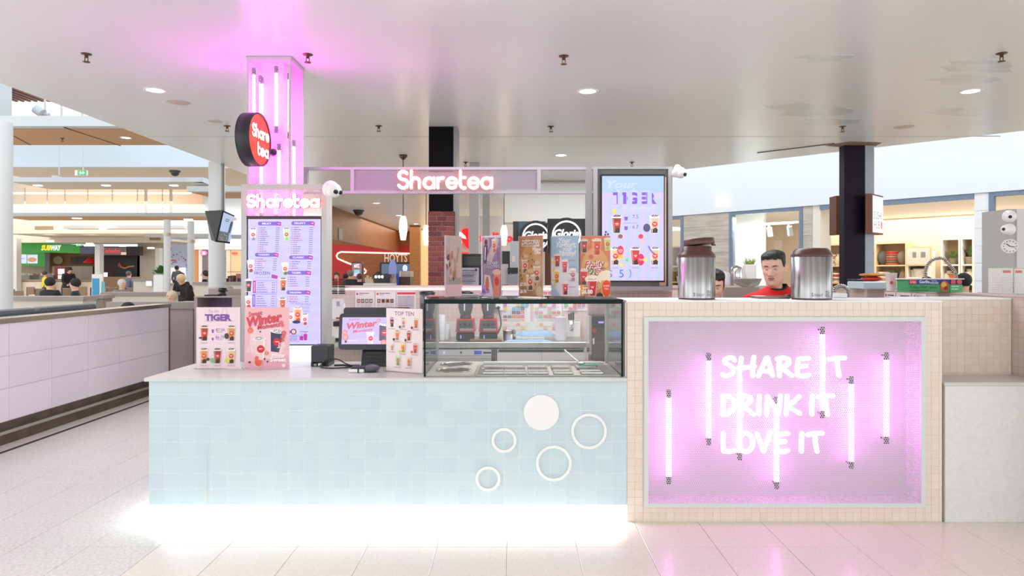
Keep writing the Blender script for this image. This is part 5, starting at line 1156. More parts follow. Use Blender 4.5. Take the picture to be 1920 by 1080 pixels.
# the carton stands across the corner, its printed long side towards the kiosk front
cx0_, cx1_, Yc = WX(1704, 5.32), WX(1804, 5.32), 5.32; zc0 = SHZ+.002; zc1 = WZ(523, 5.32)
b = MB(); b.box(cx0_, Yc, zc0, cx1_, Yc+.16, zc1); b.build('box_body', mat('carton_green', (64, 150, 96), .5), t)
P = Print(frame((cx0_, Yc-.0004, zc0), (1, 0, 0), (0, 0, 1)), step=.0002, win=(0, 0, cx1_-cx0_, zc1-zc0)); w, h = cx1_-cx0_, zc1-zc0
P.rect(0, 0, w, h, (70, 158, 100)); P.rect(0, h*.58, w, h, (36, 66, 140)); P.rect(.005, h*.63, .06, h*.93, (220, 70, 70)); P.text('Crispy', .032, h*.7, .016, (250, 230, 226), w=.045); P.text('Gaville', .12, h*.68, .022, (240, 240, 246), w=.08, bold=.02); P.text('WITH', .195, h*.8, .011, (230, 236, 246)); P.text('WEDGES', .195, h*.64, .012, (240, 240, 246), bold=.02)
P.text('Crispy Fillet', .075, h*.28, .022, (30, 90, 70), w=.13); P.bars(.16, .22, h*.3, .008, (40, 100, 80), 2); P.bars(.01, .15, h*.1, .006, (40, 110, 80), 4)
P.ell(.275, h*.45, .034, h*.42, (206, 90, 50)); P.ell(.27, h*.55, .02, h*.22, (226, 190, 70)); P.ell(.285, h*.3, .018, h*.14, (150, 40, 40)); P.rect(.32, 0, w, h*.55, (96, 190, 120)); P.rect(.325, h*.62, .36, h*.95, (226, 90, 90)); P.ell(.39, h*.78, .02, h*.18, (230, 90, 80)); P.bars(.33, .39, h*.4, .007, (235, 246, 236), 1); P.bars(.33, .38, h*.2, .007, (235, 246, 236), 5)
P.build(t); b = MB(); b.box(cx0_-.012, Yc-.004, zc1-.004, cx1_+.016, Yc+.165, zc1+.004); b.build('flap', mat('carton_white', (232, 232, 226), .6), t)
b = MB(); b.box(XS-.004, Yc+.02, SHZ, cx1_-.004, Yc+.15, SHZ+.001)
t = thing('paper_cup', 'tall printed paper cup standing on the side wall', 'cup', (WX(1671, 5.75), 5.75, SHZ))
xq, Yq = WX(1671, 5.75), 5.75; b = MB(); b.lathe((xq, Yq, SHZ), [(.034, .001), (.045, .145), (.048, .148), (.045, .15), (.0001, .14)], 24); b.build('cup_body', mat('cup_white', (236, 224, 222), .5), t)
P = Print(lambda a, bb, c: Vector((xq+(.0345+.011*bb/.145+.0005+c)*math.sin(a/.04), Yq-(.0345+.011*bb/.145+.0005+c)*math.cos(a/.04), SHZ+bb)), step=.0003)
P.ell(-.01, .10, .012, .018, (240, 180, 190)); P.ell(-.018, .07, .012, .015, (220, 80, 110)); P.ell(.012, .06, .015, .02, (230, 200, 160)); P.ell(.018, .1, .008, .012, (190, 220, 190)); P.build(t)
def bag(px0, px1, py, h, Y, m, label):
    b = MB(); x0, x1 = WX(px0, Y), WX(px1, Y); z = WZ(py, Y); b.ell(((x0+x1)/2, Y+.06, z+h/2), ((x1-x0)/2, .09, h/2), 16, 8); return one('food_bag', m, label, 'bag', b, 'plastic food bags on the side wall')
Yb = 6.3
one('plastic_crate', mat('pale_blue_crate', (190, 208, 216), .4), 'pale blue and white plastic crate on the side wall', 'crate', MB().box(WX(1612, Yb), Yb-.06, SHZ+.002, WX(1690, Yb), Yb+.24, WZ(528, Yb), bev=.008))
bag(1622, 1660, 527.5, .045, Yb, mat('red_bag', (196, 44, 40), .4), 'red and blue plastic bag on the pale crate'); bag(1618, 1664, 519, .035, Yb, mat('orange_bag', (196, 136, 60), .4), 'orange yellow plastic bag on the red bag')
one('black_bin', BLACK, 'black plastic bin standing before the dark plum post', 'bin', MB().box(WX(1592, 6.75), 6.6, SHZ+.002, WX(1612, 6.75), 6.8, WZ(523, 6.75), bev=.006))
for i, (a, c, Y) in enumerate(((1878, 1900, 4.95), (1901, 1921, 4.95))):
    x0, x1 = WX(a, Y), WX(c, Y)
    t = thing('cup_sleeve_stack', ['tall white paper stack with a green top sheet', 'tall white paper stack with an orange side sheet'][i], 'paper stack', ((x0+x1)/2, Y, SHZ), 'paper stacks on the side wall')
    b = MB(); zt = WZ(504, Y); n = 18
    for k in range(n): z0 = SHZ+.002+(zt-SHZ)*k/n; b.box(x0+.001*(k % 3), Y, z0, x1-.001*((k+1) % 3), Y+.14, z0+(zt-SHZ)/n*.86)
    o = b.build('sheets', mat('paper_white', (226, 222, 218), .7), t); o['kind'] = 'stuff'
    box_part('top_sheet', mat(['pale_green_sheet', 'orange_sheet'][i], [(196, 226, 170), (240, 170, 100)][i], .6), t, x0, Y, zt+.001, x1, Y+.14, zt+.006)
    box_part('label', mat('red_print', (206, 120, 110), .6), t, x0+.01, Y-.002, zt-.03, x1-.02, Y-.0005, zt-.012)
for i, (a, c) in enumerate(((1658, 1679), (1681, 1708), (1711, 1737), (1782, 1812), (1815, 1850))):
    # small notices on the inner face of the side wall
    Ya, Yb2 = (XS-.003)*F/(a-CX), (XS-.003)*F/(c-CX); f = frame((XS-.002, Ya, SHZ-.19), (0, -1, 0), (0, 0, 1), (-1, 0, 0)); w = Ya-Yb2
    t = thing('wall_card', 'white card on the inner face of the side wall, %s' % ['beside the paper cup', 'below the carton corner', 'below the middle of the carton', 'below the seated staff member', 'below the paper stacks'][i], 'notice', (XS-.003, Yb2, SHZ-.19), 'cards on the side wall')
    b = MB(); b.prism([(0, 0), (w, 0), (w, .17), (0, .17)], f, 0, .002); b.build('card', mat('notice_paper', (236, 226, 230), .6), t)
    P = Print(f, d=.0022, step=.0002); P.rect(.0, .0, w, .17, (226, 214, 216)); P.ell(.03, .14, .012, .014, (206, 50, 60)) if i != 1 else None; P.bars(.06, w-.02, .135, .012, (90, 80, 90), i); P.bars(.03, w-.03, .085, .022, (60, 56, 62), i+3); P.bars(.03, w-.05, .05, .008, (120, 110, 120), i+5); P.build(t)
# pull down tap on the far side bench
Yf = 6.0
coil('arched_tap', [W(1735, 545, Yf), W(1735, 515, Yf)]+[W(1735+27*(1-math.cos(math.radians(a))), 512-28*math.sin(math.radians(a)), Yf) for a in range(0, 120, 15)]+[W(1790, 508, Yf), W(1794, 526, Yf)], .008, .004, 40, 'tall arched spring hose tap above the green carton')
# grey pillar with cameras and clock
t = thing('grey_pillar', 'grey square pillar carrying cameras and a round clock', 'pillar', (WX(1915, 5.5), 5.6, 0)); Yp = 5.5
box_part('shaft', mat('pillar_grey', (178, 178, 176), .5), t, WX(1889, Yp), Yp, 0, WX(1960, Yp), Yp+.3, WZ(392, Yp)); box_part('front_face', mat('pillar_pale', (216, 214, 212), .5), t, WX(1905, Yp), Yp-.012, 1.44, WX(1960, Yp), Yp, WZ(392, Yp))
bullet_camera(W(1893, 406, Yp-.06), (-.5, -.8, -.1), 'white dome camera highest on the grey pillar', .9, (0,)); bullet_camera(W(1889, 430, Yp-.06), (-.85, -.4, 0), 'white camera just under the highest one on the pillar', .85, (0,))
cc = W(1893, 462, Yp-.045); f = frame(cc, (math.cos(.5), math.sin(.5)*-1, 0), (0, 0, 1)); t = thing('wall_clock', 'round white wall clock with black hands on the grey pillar', 'clock', cc)
b = MB(); b.lathe((0, 0, 0), [(.058, 0), (.058, .018), (.054, .026), (.05, .02), (.0001, .02)], 32, fr=lambda a, c, d: f(a, c, d)); b.build('case', mat('clock_white', (232, 230, 226), .4), t)
P = Print(f, d=.0205, step=.0005)
for k in range(12): a = PI/6*k; P.ell(.042*math.sin(a), .042*math.cos(a), .004, .004, (60, 58, 58), 8)
P.build(t, 'dial_marks'); b = MB(); b.stroke([(0, 0), (-.022, .018)], .006, f, .022, .024); b.stroke([(0, 0), (.03, -.006)], .005, f, .0245, .026); b.build('hands', BLACK, t)
# ================================================================== people
def smooth(a, b, x): t = min(1, max(0, (x-a)/(b-a))); return t*t*(3-2*t)
HEAD_T = [(-.34, .13, .075, .095), (-.25, .072, .050, .075), (-.21, .057, .044, .068), (-.17, .053, .043, .066), (-.142, .0525, .050, .066), (-.128, .048, .068, .066), (-.118, .047, .082, .067), (-.104, .054, .0895, .069),
          (-.085, .0630, .0910, .072), (-.06, .0695, .0915, .078), (-.03, .0745, .0915, .087), (0, .0770, .0900, .094), (.025, .0775, .0895, .098), (.05, .0775, .0895, .101), (.075, .0745, .0850, .098), (.092, .066, .0740, .087), (.104, .049, .056, .066), (.112, .028, .032, .038), (.1155, .001, .001, .001)]
EZ, BZ_, NZ_, MZ = .009, .030, -.030, -.058          # heights of eyes, brows, nose base, mouth
def head_pt(z, a, off=0):
    """surface point at height z and angle a (0 = face, + = the person's left); off = distance outside the skin"""
    for i in range(len(HEAD_T)-1):
        if z <= HEAD_T[i+1][0] or i == len(HEAD_T)-2: break
    p, q = HEAD_T[i], HEAD_T[i+1]; t = min(1, max(0, (z-p[0])/(q[0]-p[0])))
    if q[0] > .1: t = 1-math.sqrt(max(0, 1-t)) if i == len(HEAD_T)-2 else t
    w, f, b = (p[k]+(q[k]-p[k])*t for k in (1, 2, 3))
    sa, ca = math.sin(a), math.cos(a); e = .9
    x = w*math.copysign(abs(sa)**e, sa); y = -(f if ca > 0 else b)*math.copysign(abs(ca)**e, ca)
    d = 0
    if ca > 0:
        g = lambda u, v, su, sv: math.exp(-((x-u)/su)**2-((z-v)/sv)**2)
        up = smooth(BZ_-.002, NZ_+.006, z); dn = smooth(NZ_-.013, NZ_-.002, z)
        d += (.004+.0195*up)*smooth(BZ_+.012, BZ_-.006, z)*dn*math.exp(-(x/(.0072+.0062*up))**2)
        for s in (-1, 1):
            d += .0062*g(s*.0135, NZ_-.001, .0065, .0075)-.0105*g(s*.033, EZ+.003, .019, .0125)+.0068*g(s*.034, EZ-.002, .0135, .0085)+.0052*g(s*.030, BZ_+.003, .024, .008)+.0055*g(s*.05, -.016, .02, .017)-.003*g(s*.026, NZ_-.012, .008, .012)
        d += .0062*g(0, MZ+.0058, .020, .0042)+.0074*g(0, MZ-.0070, .017, .0058)-.0042*g(0, MZ, .022, .0018)-.0040*g(0, MZ-.0195, .020, .006)+.0065*g(0, -.105, .019, .012)-.002*g(0, MZ+.015, .004, .007)
    P0 = Vector((x, y, z)); r = math.hypot(x, y) or 1e-6
    P0 = Vector((x*(1+d/r), y*(1+d/r), z))
    if off:
        n = (P0-Vector((0, .004, min(z, .02)))); P0 = P0+n.normalized()*off
    return P0
def make_head(t, pos, yaw, pitch, roll, skin, lips, hairm, body_yaw=0, hair_front=.072, hair_side=.02, hair_back=-.07, top=.016, brow=True, s=1.0):
    R1 = Euler((pitch, roll, yaw), 'XYZ').to_matrix(); R0 = Euler((0, 0, body_yaw)).to_matrix(); pos = Vector(pos)
    def tr(p):
        k = smooth(-.215, -.115, p.z); return pos+s*(R1 @ p*k+R0 @ p*(1-k))
    na = 72; zs = [-.34, -.3, -.27, -.25, -.23, -.21, -.19, -.17, -.155]+[-.145+.0032*i for i in range(82)]; zs = [z for z in zs if z < .113]+[.1140, .1149, .1153, .1155]
    ang = [PI*(.5*u+.5*u**3) for u in [i/na*2-1 for i in range(na)]]
    b = MB(); b.add([tr(head_pt(z, a)) for z in zs for a in ang], [(j*na+i, j*na+(i+1) % na, (j+1)*na+(i+1) % na, (j+1)*na+i) for j in range(len(zs)-1) for i in range(na)], sm=True)
    for sgn in (-1, 1):                                   # ears
        c = Vector((sgn*.0805, .012, -.008)); Me = Euler((math.radians(-8), math.radians(sgn*8), math.radians(sgn*-26))).to_matrix(); vs2 = []
        for j in range(13):
            tt = -PI/2+PI*j/12
            for i in range(18):
                a = 2*PI*i/18; q = Vector((.008*math.cos(tt)*math.cos(a), .0205*math.cos(tt)*math.sin(a), .034*math.sin(tt))); q.y *= 1+.28*math.sin(tt)
                if math.cos(a)*sgn > 0: q.x -= sgn*.0062*math.exp(-((q.y+.002)/.010)**2-((q.z-.004)/.017)**2)
                vs2.append(tr(c+Me @ q))
        b.add(vs2, [(j*18+i, j*18+(i+1) % 18, (j+1)*18+(i+1) % 18, (j+1)*18+i) for j in range(12) for i in range(18)], sm=True)
    body = b.build('body', skin, t)
    for nm, z0, z1, sx in (('upper_lip', MZ, MZ+.0088, .30), ('lower_lip', MZ-.0115, MZ, .27)):
        b = MB(); vs = []
        for i in range(21):
            u = i/10-1; k = (1-u*u)**.6
            for j in range(6):
                v = j/5
                z = (MZ+.0012*abs(u)+(z1-MZ-.0012*math.exp(-(u/.16)**2)*1.6)*v*k) if nm == 'upper_lip' else (MZ+.0012*abs(u)-(MZ-z0)*v*k)
                vs.append(tr(head_pt(z, u*sx, .0006)))
        b.add(vs, [(i*6+j, (i+1)*6+j, (i+1)*6+j+1, i*6+j+1) for i in range(20) for j in range(5)], sm=True); b.build(nm, lips, t)
    hb = MB(); rh = random.Random(7); NA = 96; NZ = 30; cols = []
    for i in range(NA):
        a = -PI+2*PI*i/NA; ab = abs(a)
        if ab < 1.0: lo = hair_front-.004*smooth(.3, .8, ab)+.003*math.sin(a*11)
        elif ab < 1.45: lo = hair_front-.004+(hair_side-hair_front+.004)*smooth(1.0, 1.3, ab)
        elif ab < 1.9: lo = hair_side+.020*smooth(1.5, 1.65, ab)
        else: lo = hair_side+.020+(hair_back-hair_side-.020)*smooth(1.9, 2.3, ab)
        cols.append((a, lo+rh.uniform(-.002, .002)))
    vs = []
    for j in range(NZ+1):
        u = j/NZ
        for (a, lo) in cols:
            z = lo+(.1155-lo)*(1-(1-u)**1.6); fr_ = smooth(1.3, .5, abs(a))
            h_ = .0015+(.0035*smooth(0, .25, u))+top*smooth(.055-.03*fr_*0, .100, z)+.004*fr_*smooth(.1, .6, u)+rh.uniform(-.0009, .0009)
            vs.append(tr(head_pt(min(z, .1155), a, h_)))
    hb.add(vs, [(j*NA+i, j*NA+(i+1) % NA, (j+1)*NA+(i+1) % NA, (j+1)*NA+i) for j in range(NZ) for i in range(NA)], sm=True)
    hb.add(vs[-NA:], [tuple(range(NA))], sm=True); hb.build('hair', hairm, t)
    if brow:
        BM = mat('eyebrow_dark', (40, 30, 28), .7); EM = mat('eye_dark', (30, 22, 22), .3); WM = mat('eye_white', (206, 196, 190), .3)
        Q = [k/10 for k in range(11)]
        for sgn in (-1, 1):
            bb = MB(); bb.tube([tr(head_pt(BZ_+.002+.0050*q-.006*max(0, q-.65)*3, sgn*(.15+.46*q), .0006)) for q in Q], [.0014+.0024*math.sin(PI*min(1, .12+q*.9))**.7 for q in Q], 6); bb.build('eyebrow', BM, t)
            vs = []
            for q in Q:
                k = math.sin(PI*q)**.7; a = sgn*(.235+.29*q); z0 = EZ-.0035-.0015*math.sin(PI*q)
                for v in (0, .5, 1): vs.append(tr(head_pt(z0+.0036*k*v, a, .0005)))
            bb = MB(); bb.add(vs, [(i*3+j, (i+1)*3+j, (i+1)*3+j+1, i*3+j+1) for i in range(10) for j in range(2)], sm=True); bb.build('eye', WM, t)
            bb = MB(); bb.ell(tr(head_pt(EZ-.0026, sgn*.375, .0002)), (.0042, .0022, .0024), 10, 6); bb.build('iris', EM, t)
            bb = MB(); bb.tube([tr(head_pt(EZ-.0008-.0024*(1-math.sin(PI*q)), sgn*(.225+.31*q), .0008)) for q in Q], [.0007+.0013*math.sin(PI*min(1, .1+q*.85)) for q in Q], 6); bb.build('eyelash', EM, t)
            bb = MB(); bb.tube([tr(head_pt(EZ+.0068-.002*(1-math.sin(PI*q)), sgn*(.235+.29*q), .0001)) for q in Q], .0006, 5); bb.build('eyelid_crease', mat('lid_crease', (166, 118, 96), .6), t)
            bb = MB(); bb.ell(tr(head_pt(NZ_-.0075, sgn*.085, -.0008)), (.0036, .0022, .0018), 8, 5); bb.build('nostril', mat('nostril_shade', (110, 66, 54), .7), t)
        bb = MB(); bb.tube([tr(head_pt(MZ+.0012*abs(u), .29*u, .0009)) for u in [k/6-1 for k in range(13)]], .0008, 5); bb.build('mouth_line', mat('mouth_line', (110, 56, 54), .6), t)
    return body
def make_jumper(t, pos, yaw, m, s=1.0, collar=None, floor_z=0, legs=None):
    pos = Vector(pos); R = Euler((0, 0, yaw)).to_matrix(); tr = lambda p: pos+s*(R @ Vector(p))
    T = [(-.150, .066, .058, .076, .01), (-.158, .074, .066, .084, .01), (-.172, .098, .074, .094, .006), (-.19, .135, .082, .10, .004), (-.212, .176, .092, .108, 0), (-.235, .205, .10, .114, 0), (-.265, .225, .112, .118, 0), (-.31, .232, .125, .12, 0), (-.40, .20, .13, .12, 0), (-.55, .17, .12, .11, 0), (-.72, .175, .125, .115, 0), (-.74, .165, .115, .105, 0)]
    b = MB(); n = 40; vs = []
    for (z, w, f, bk, dip) in T:
        for i in range(n):
            a = 2*PI*i/n; sa, ca = math.sin(a), math.cos(a)
            zz = z-(.035 if ca > 0 else 0)*ca*smooth(-.235, -.15, z)+.03*math.sin(a)**2*smooth(-.33, -.24, z)*smooth(-.16, -.2, z)*0
            vs.append(tr((w*math.copysign(abs(sa)**.9, sa), -(f if ca > 0 else bk)*math.copysign(abs(ca)**.9, ca), zz)))
    b.add(vs, [(j*n+i, (j+1)*n+i, (j+1)*n+(i+1) % n, j*n+(i+1) % n) for j in range(len(T)-1) for i in range(n)], sm=True)
    for sgn in (-1, 1):                                      # sleeves, hanging and bent forward
        b.tube([tr((sgn*.15, 0, -.245)), tr((sgn*.20, .0, -.275)), tr((sgn*.238, .01, -.36)), tr((sgn*.255, .03, -.50)), tr((sgn*.255, .02, -.555)), tr((sgn*.25, -.02, -.68)), tr((sgn*.245, -.05, -.76))], [.05, .066, .062, .052, .05, .042, .036], 14)
    b.build('jumper', m, t)
    if collar:
        cb_ = MB(); ring = []
        for k, (z, w, f, bk) in enumerate([(-.140, .060, .051, .070), (-.146, .066, .058, .076), (-.156, .070, .062, .080), (-.162, .066, .056, .076)]):
            for i in range(n):
                a = 2*PI*i/n; sa, ca = math.sin(a), math.cos(a); ring.append(tr((w*math.copysign(abs(sa)**.9, sa), -(f if ca > 0 else bk)*math.copysign(abs(ca)**.9, ca), z-(.035 if ca > 0 else 0)*ca)))
        cb_.add(ring, [(j*n+i, (j+1)*n+i, (j+1)*n+(i+1) % n, j*n+(i+1) % n) for j in range(3) for i in range(n)], sm=True); cb_.build('collar', collar, t)
    hb = MB()
    for sgn in (-1, 1):                                      # hands with fingers, below the counter edge
        w0 = Vector((sgn*.245, -.05, -.765)); hb.tube([tr(w0), tr(w0+Vector((0, -.008, -.04))), tr(w0+Vector((0, -.012, -.085)))], [.022, .034, .032], 10)
        for q in range(4):
            o = w0+Vector((0, -.012+(q-1.5)*.017, -.085)); L = (.062, .072, .068, .052)[q]; hb.tube([tr(o), tr(o+Vector((-sgn*.004, 0, -L*.5))), tr(o+Vector((-sgn*.022, 0, -L*.85)))], [.009, .0085, .0065], 8)
        o = w0+Vector((0, -.034, -.03)); hb.tube([tr(o), tr(o+Vector((-sgn*.006, -.022, -.025))), tr(o+Vector((-sgn*.014, -.028, -.05)))], [.011, .0095, .007], 8)
    hb.build('hands', SKIN, t)
    lb = MB(); zb = (floor_z-pos.z)/s
    for sgn in (-1, 1): lb.tube([tr((sgn*.07, 0, -.70)), tr((sgn*.095, 0, -.78)), tr((sgn*.10, -.01, -1.13)), tr((sgn*.10, .01, zb+.08))], [.09, .092, .06, .045], 12)
    lb.build('trousers', legs or mat('black_trousers', (30, 30, 34), .8), t)
    for sgn in (-1, 1):
        sb = MB(); p = tr((sgn*.10, -.04, zb)); sb.box(p.x-.045, p.y-.11, floor_z+.001, p.x+.045, p.y+.12, floor_z+.085, bev=.03, seg=2); sb.build('shoe', BLACK, t)
REDJ = mat('red_jumper', (214, 22, 26), .8, bump=.15, scale=200); LIPS = mat('lip_rose', (186, 112, 102), .45); FACE = mat('face_skin', (234, 190, 165), .5, var=.06, scale=9)
Ym = 5.06
mp = W(1451, 503, Ym)
man = thing('person', 'person in a red jumper with short black hair looking down behind the counter', 'person', (mp.x, Ym, 0))
make_head(man, mp, math.radians(-35), math.radians(12), math.radians(-1), FACE, LIPS, HAIR, body_yaw=math.radians(-12), hair_front=.078, hair_side=.012, hair_back=-.070, top=.014, s=1.01)
make_jumper(man, mp+Vector((.035, .015, .028)), math.radians(-14), REDJ, collar=mat('black_collar', (28, 26, 30), .7), s=1.02)
wp = W(1336, 537, 5.05)
wom = thing('person', 'person in red with black hair mostly hidden behind the open tea urn', 'person', (wp.x, 5.05, 0))
make_head(wom, wp, math.radians(-12), math.radians(14), math.radians(4), FACE, LIPS, HAIR, body_yaw=0, hair_front=.066, hair_side=-.03, hair_back=-.10, top=.012, s=1.0)
make_jumper(wom, wp+Vector((.02, .01, 0)), 0, REDJ, s=1.0)

# ---- people farther away, grown from a skeleton
def skin_mesh(vs, es, rad, root=0, sub=1):
    me = bpy.data.meshes.new('skeleton'); me.from_pydata([tuple(v) for v in vs], es, []); ob = bpy.data.objects.new('skeleton', me); C.objects.link(ob)
    sk = ob.modifiers.new('skin', 'SKIN'); 
    for i, r in enumerate(rad): d = me.skin_vertices[0].data[i]; d.radius = (r, r) if not isinstance(r, tuple) else r; d.use_root = i == root
    if sub: ob.modifiers.new('smooth', 'SUBSURF').levels = sub; ob.modifiers[-1].render_levels = sub
    dg = bpy.context.evaluated_depsgraph_get(); dg.update(); out = bpy.data.meshes.new_from_object(ob.evaluated_get(dg))
    bpy.data.objects.remove(ob); bpy.data.meshes.remove(me); return out
def skel(pose):
    V = {}; lean = {'bend': .5, 'sit': .12, 'stand': 0, 'lean': .25}[pose]; hz = .92 if pose != 'sit' else .50
    def up(h, x=0, y=0): return Vector((x, y-math.sin(lean)*h, hz+math.cos(lean)*h))
    P_ = [('pelvis', up(0), .135, 1), ('waist', up(.16), .12, 0), ('chest', up(.34), .15, 0), ('neck0', up(.47), .075, 0), ('neck', up(.52), .055, 2), ('head', up(.62), (.088, .10), 2), ('crown', up(.72), (.075, .085), 2)]
    E = [(0, 1), (1, 2), (2, 3), (3, 4), (4, 5), (5, 6)]
    for s in (-1, 1):
        k = len(P_); fw = {'stand': 0, 'bend': .22, 'sit': .2, 'lean': .2}[pose]
        sh = up(.44, s*.17); el = sh+Vector((s*.05, .03-fw*.4, -.27)); wr = el+Vector((-s*.05, -.05-fw*.9, -.22+fw*.6)); hd = wr+Vector((-s*.01, -.05, -.05))
        P_ += [('shoulder', sh, .075, 0), ('elbow', el, .052, 0), ('wrist', wr, .036, 0), ('hand', hd, .032, 2)]; E += [(2, k), (k, k+1), (k+1, k+2), (k+2, k+3)]
        k = len(P_)
        if pose == 'sit': hp, kn, an = Vector((s*.10, -.05, .50)), Vector((s*.12, -.42, .50)), Vector((s*.12, -.42, .08))
        else: hp, kn, an = Vector((s*.10, .0, .84)), Vector((s*.11, -.03, .47)), Vector((s*.11, .03, .08))
        P_ += [('hip', hp, .10, 1), ('knee', kn, .065, 1), ('ankle', an, .045, 1), ('toe', an+Vector((0, -.14, -.035)), .04, 3)]; E += [(0, k), (k, k+1), (k+1, k+2), (k+2, k+3)]
    return P_, E
_SK = {}
def figure(px, py_head, Y, facing, pose, label, top, hair, legs=(44, 46, 54), skin=(216, 170, 146), z0=0, scale=None, group=None, longhair=False):
    if pose not in _SK:
        P_, E = skel(pose); me = skin_mesh([p[1] for p in P_], E, [p[2] for p in P_]); cl = []
        import mathutils
        seg = [(P_[a], P_[c]) for a, c in E]
        for pl in me.polygons:
            c = pl.center; best = min(P_, key=lambda p: (p[1]-c).length-(p[2] if not isinstance(p[2], tuple) else p[2][0])*.6); cl.append(best[3])
        _SK[pose] = (me, cl, P_)
    me0, cl, P_ = _SK[pose]; me = me0.copy(); me.materials.clear()
    for m in (mat('top_%d_%d_%d' % top, top, .8), mat('legs_%d_%d_%d' % legs, legs, .8), mat('skin_%d' % skin[0], skin, .55), BLACK): me.materials.append(m)
    for pl, k in zip(me.polygons, cl): pl.material_index = k; pl.use_smooth = True
    hd = P_[5][1]; crown_z = P_[6][1].z+.07
    s = scale or (WZ(py_head, Y)-z0)/crown_z
    R = Euler((0, 0, facing)).to_matrix(); hx_ = R @ hd*s
    t = thing('person', label, 'person', (WX(px, Y)-hx_.x, Y, z0), group, rotz=facing, local=True); t.scale = (s, s, s)
    o = bpy.data.objects.new('body', me); C.objects.link(o); o.parent = t
    d = (P_[6][1]-P_[4][1]).normalized(); hc = hd+d*.035; M3 = d.to_track_quat('Z', 'Y').to_matrix()
    b = MB(); b.ell(hc+Vector((0, .028, .010)), (.097, .104, .102), 14, 9, v0=-.95 if not longhair else -1.3, M=None); b.build('hair', mat('hair_%d_%d_%d' % hair, hair, .7), t)
    b = MB(); f0 = hd+Vector((0, -.10, .02)); b.ell(f0+Vector((0, -.004, -.02)), (.012, .018, .02), 8, 6); b.build('nose', mat('skin_%d' % skin[0], skin, .55), t)
    for q in (-1, 1): b = MB(); b.ell(f0+Vector((q*.034, .008, .02)), (.012, .006, .006), 8, 5); b.build('eye', BLACK, t)
    return t
r90 = PI/2
figure(91, 517, 16.5, PI*.95, 'sit', 'seated person in black with dark hair seen from behind in the food court', (22, 22, 26), (28, 24, 26))
figure(141, 519, 16.5, -r90*.7, 'sit', 'seated person in dark green with black tied hair facing the person in black', (24, 40, 42), (26, 22, 26), longhair=True)
figure(85, 507, 30, PI*.8, 'stand', 'person in a bright yellow top at the sandwich shop counter', (214, 204, 60), (80, 60, 50))
figure(136, 500, 30, r90*.6, 'bend', 'person in black bending over beside the drinks fridge', (26, 24, 28), (40, 30, 30))
figure(231, 521, 19.4, r90*.7, 'sit', 'seated elderly person in grey with white hair in the food court', (140, 134, 132), (206, 200, 196))
figure(242, 507, 27, PI*.9, 'stand', 'person in a slate blue top standing at the dark food counter', (92, 98, 120), (90, 76, 70))
figure(349, 512, 15.5, -.5, 'bend', 'blond person in a long black coat bending beyond the booth wall', (30, 18, 20), (216, 186, 140), legs=(150, 140, 120))
figure(341, 509, 19, PI, 'stand', 'person in black behind the bending blond person', (24, 24, 28), (30, 24, 24))
figure(325, 542, 13.0, .1, 'sit', 'small seated person in pink with fair hair behind the mauve half wall', (232, 176, 186), (206, 180, 150))
figure(384, 505, 20, -1.2, 'stand', 'person in a black coat half hidden by the large white round column', (22, 22, 26), (60, 40, 36))
figure(431, 533, 12.6, 1.2, 'sit', 'seated person with grey hair beside the bin unit', (150, 130, 126), (150, 140, 136))
figure(332, 497, 38, PI, 'stand', 'distant person in grey checks at the bright shop counter', (140, 146, 160), (70, 56, 50))
figure(237, 563, 9.35, -PI/2, 'sit', 'person with black hair sitting just beyond the lilac wall', (40, 40, 46), (20, 20, 24))
figure(631, 508, 21, .2, 'stand', 'person in a bright red top behind the menu tower beyond the wall', (226, 60, 54), (60, 44, 38))
figure(649, 511, 22, PI*.8, 'stand', 'person in black queueing nearest the person in red', (26, 26, 30), (36, 28, 26)); figure(658, 505, 20.5, PI*.9, 'stand', 'tall grey haired person in black before the cinema ticket kiosk', (30, 30, 34), (110, 104, 100))
figure(674, 511, 20, PI*1.1, 'stand', 'person in black with brown hair before the cinema ticket kiosk', (28, 26, 30), (84, 62, 50))
figure(1807, 508, 8.9, PI*.85, 'stand', 'person in a dark shirt and black cap at the sushi bar, seen from behind', (34, 36, 46), (18, 18, 22))
figure(1735, 515, 8.9, PI, 'stand', 'black haired person mostly hidden behind the green carton', (34, 36, 46), (16, 16, 20))
figure(710, 507, 16, .3, 'stand', 'person in dark clothes working behind the coffee machine', (40, 34, 36), (70, 44, 36))
figure(724, 511, 17, -.3, 'stand', 'person in dark clothes beside the blue cinema screen', (34, 32, 38), (40, 30, 28))
# ================================================================== beyond the kiosk: cinema and cafe, straight behind
BRK = [mat('brick_%s' % n, c, .75, var=.2, scale=20, bump=.3) for n, c in (('red', (128, 62, 58)), ('plum', (112, 54, 54)), ('rust', (138, 72, 64)))]
MORT = mat('pink_mortar', (176, 140, 140), .9)
Yc = 7.84; bx0_, bx1_ = WX(804, Yc), WX(851, Yc)
t = thing('black_post', 'black clad square post with a brick lower part behind the sign bar', 'post', ((bx0_+bx1_)/2, Yc+.15, 0))
box_part('steel_core', mat('post_grey', (150, 148, 150), .5), t, bx0_-.0, Yc+.02, 0, bx1_+.035, Yc+.33, CZ-.002); box_part('black_cladding', mat('black_cladding', (10, 8, 10), .6, spec=.1), t, bx0_, Yc, 2.2, bx1_-.008, Yc+.018, CZ-.004)
zt_ = WZ(397, Yc); qx0, qx1, qy0, qy1 = WX(802, Yc-.06), WX(852, Yc-.06), Yc-.05, Yc+.38
box_part('mortar_core', MORT, t, qx0+.008, qy0+.008, 1.0, qx1-.008, qy1-.008, zt_-.005)
ch_ = .0575; rb = random.Random(1); _bm = {}
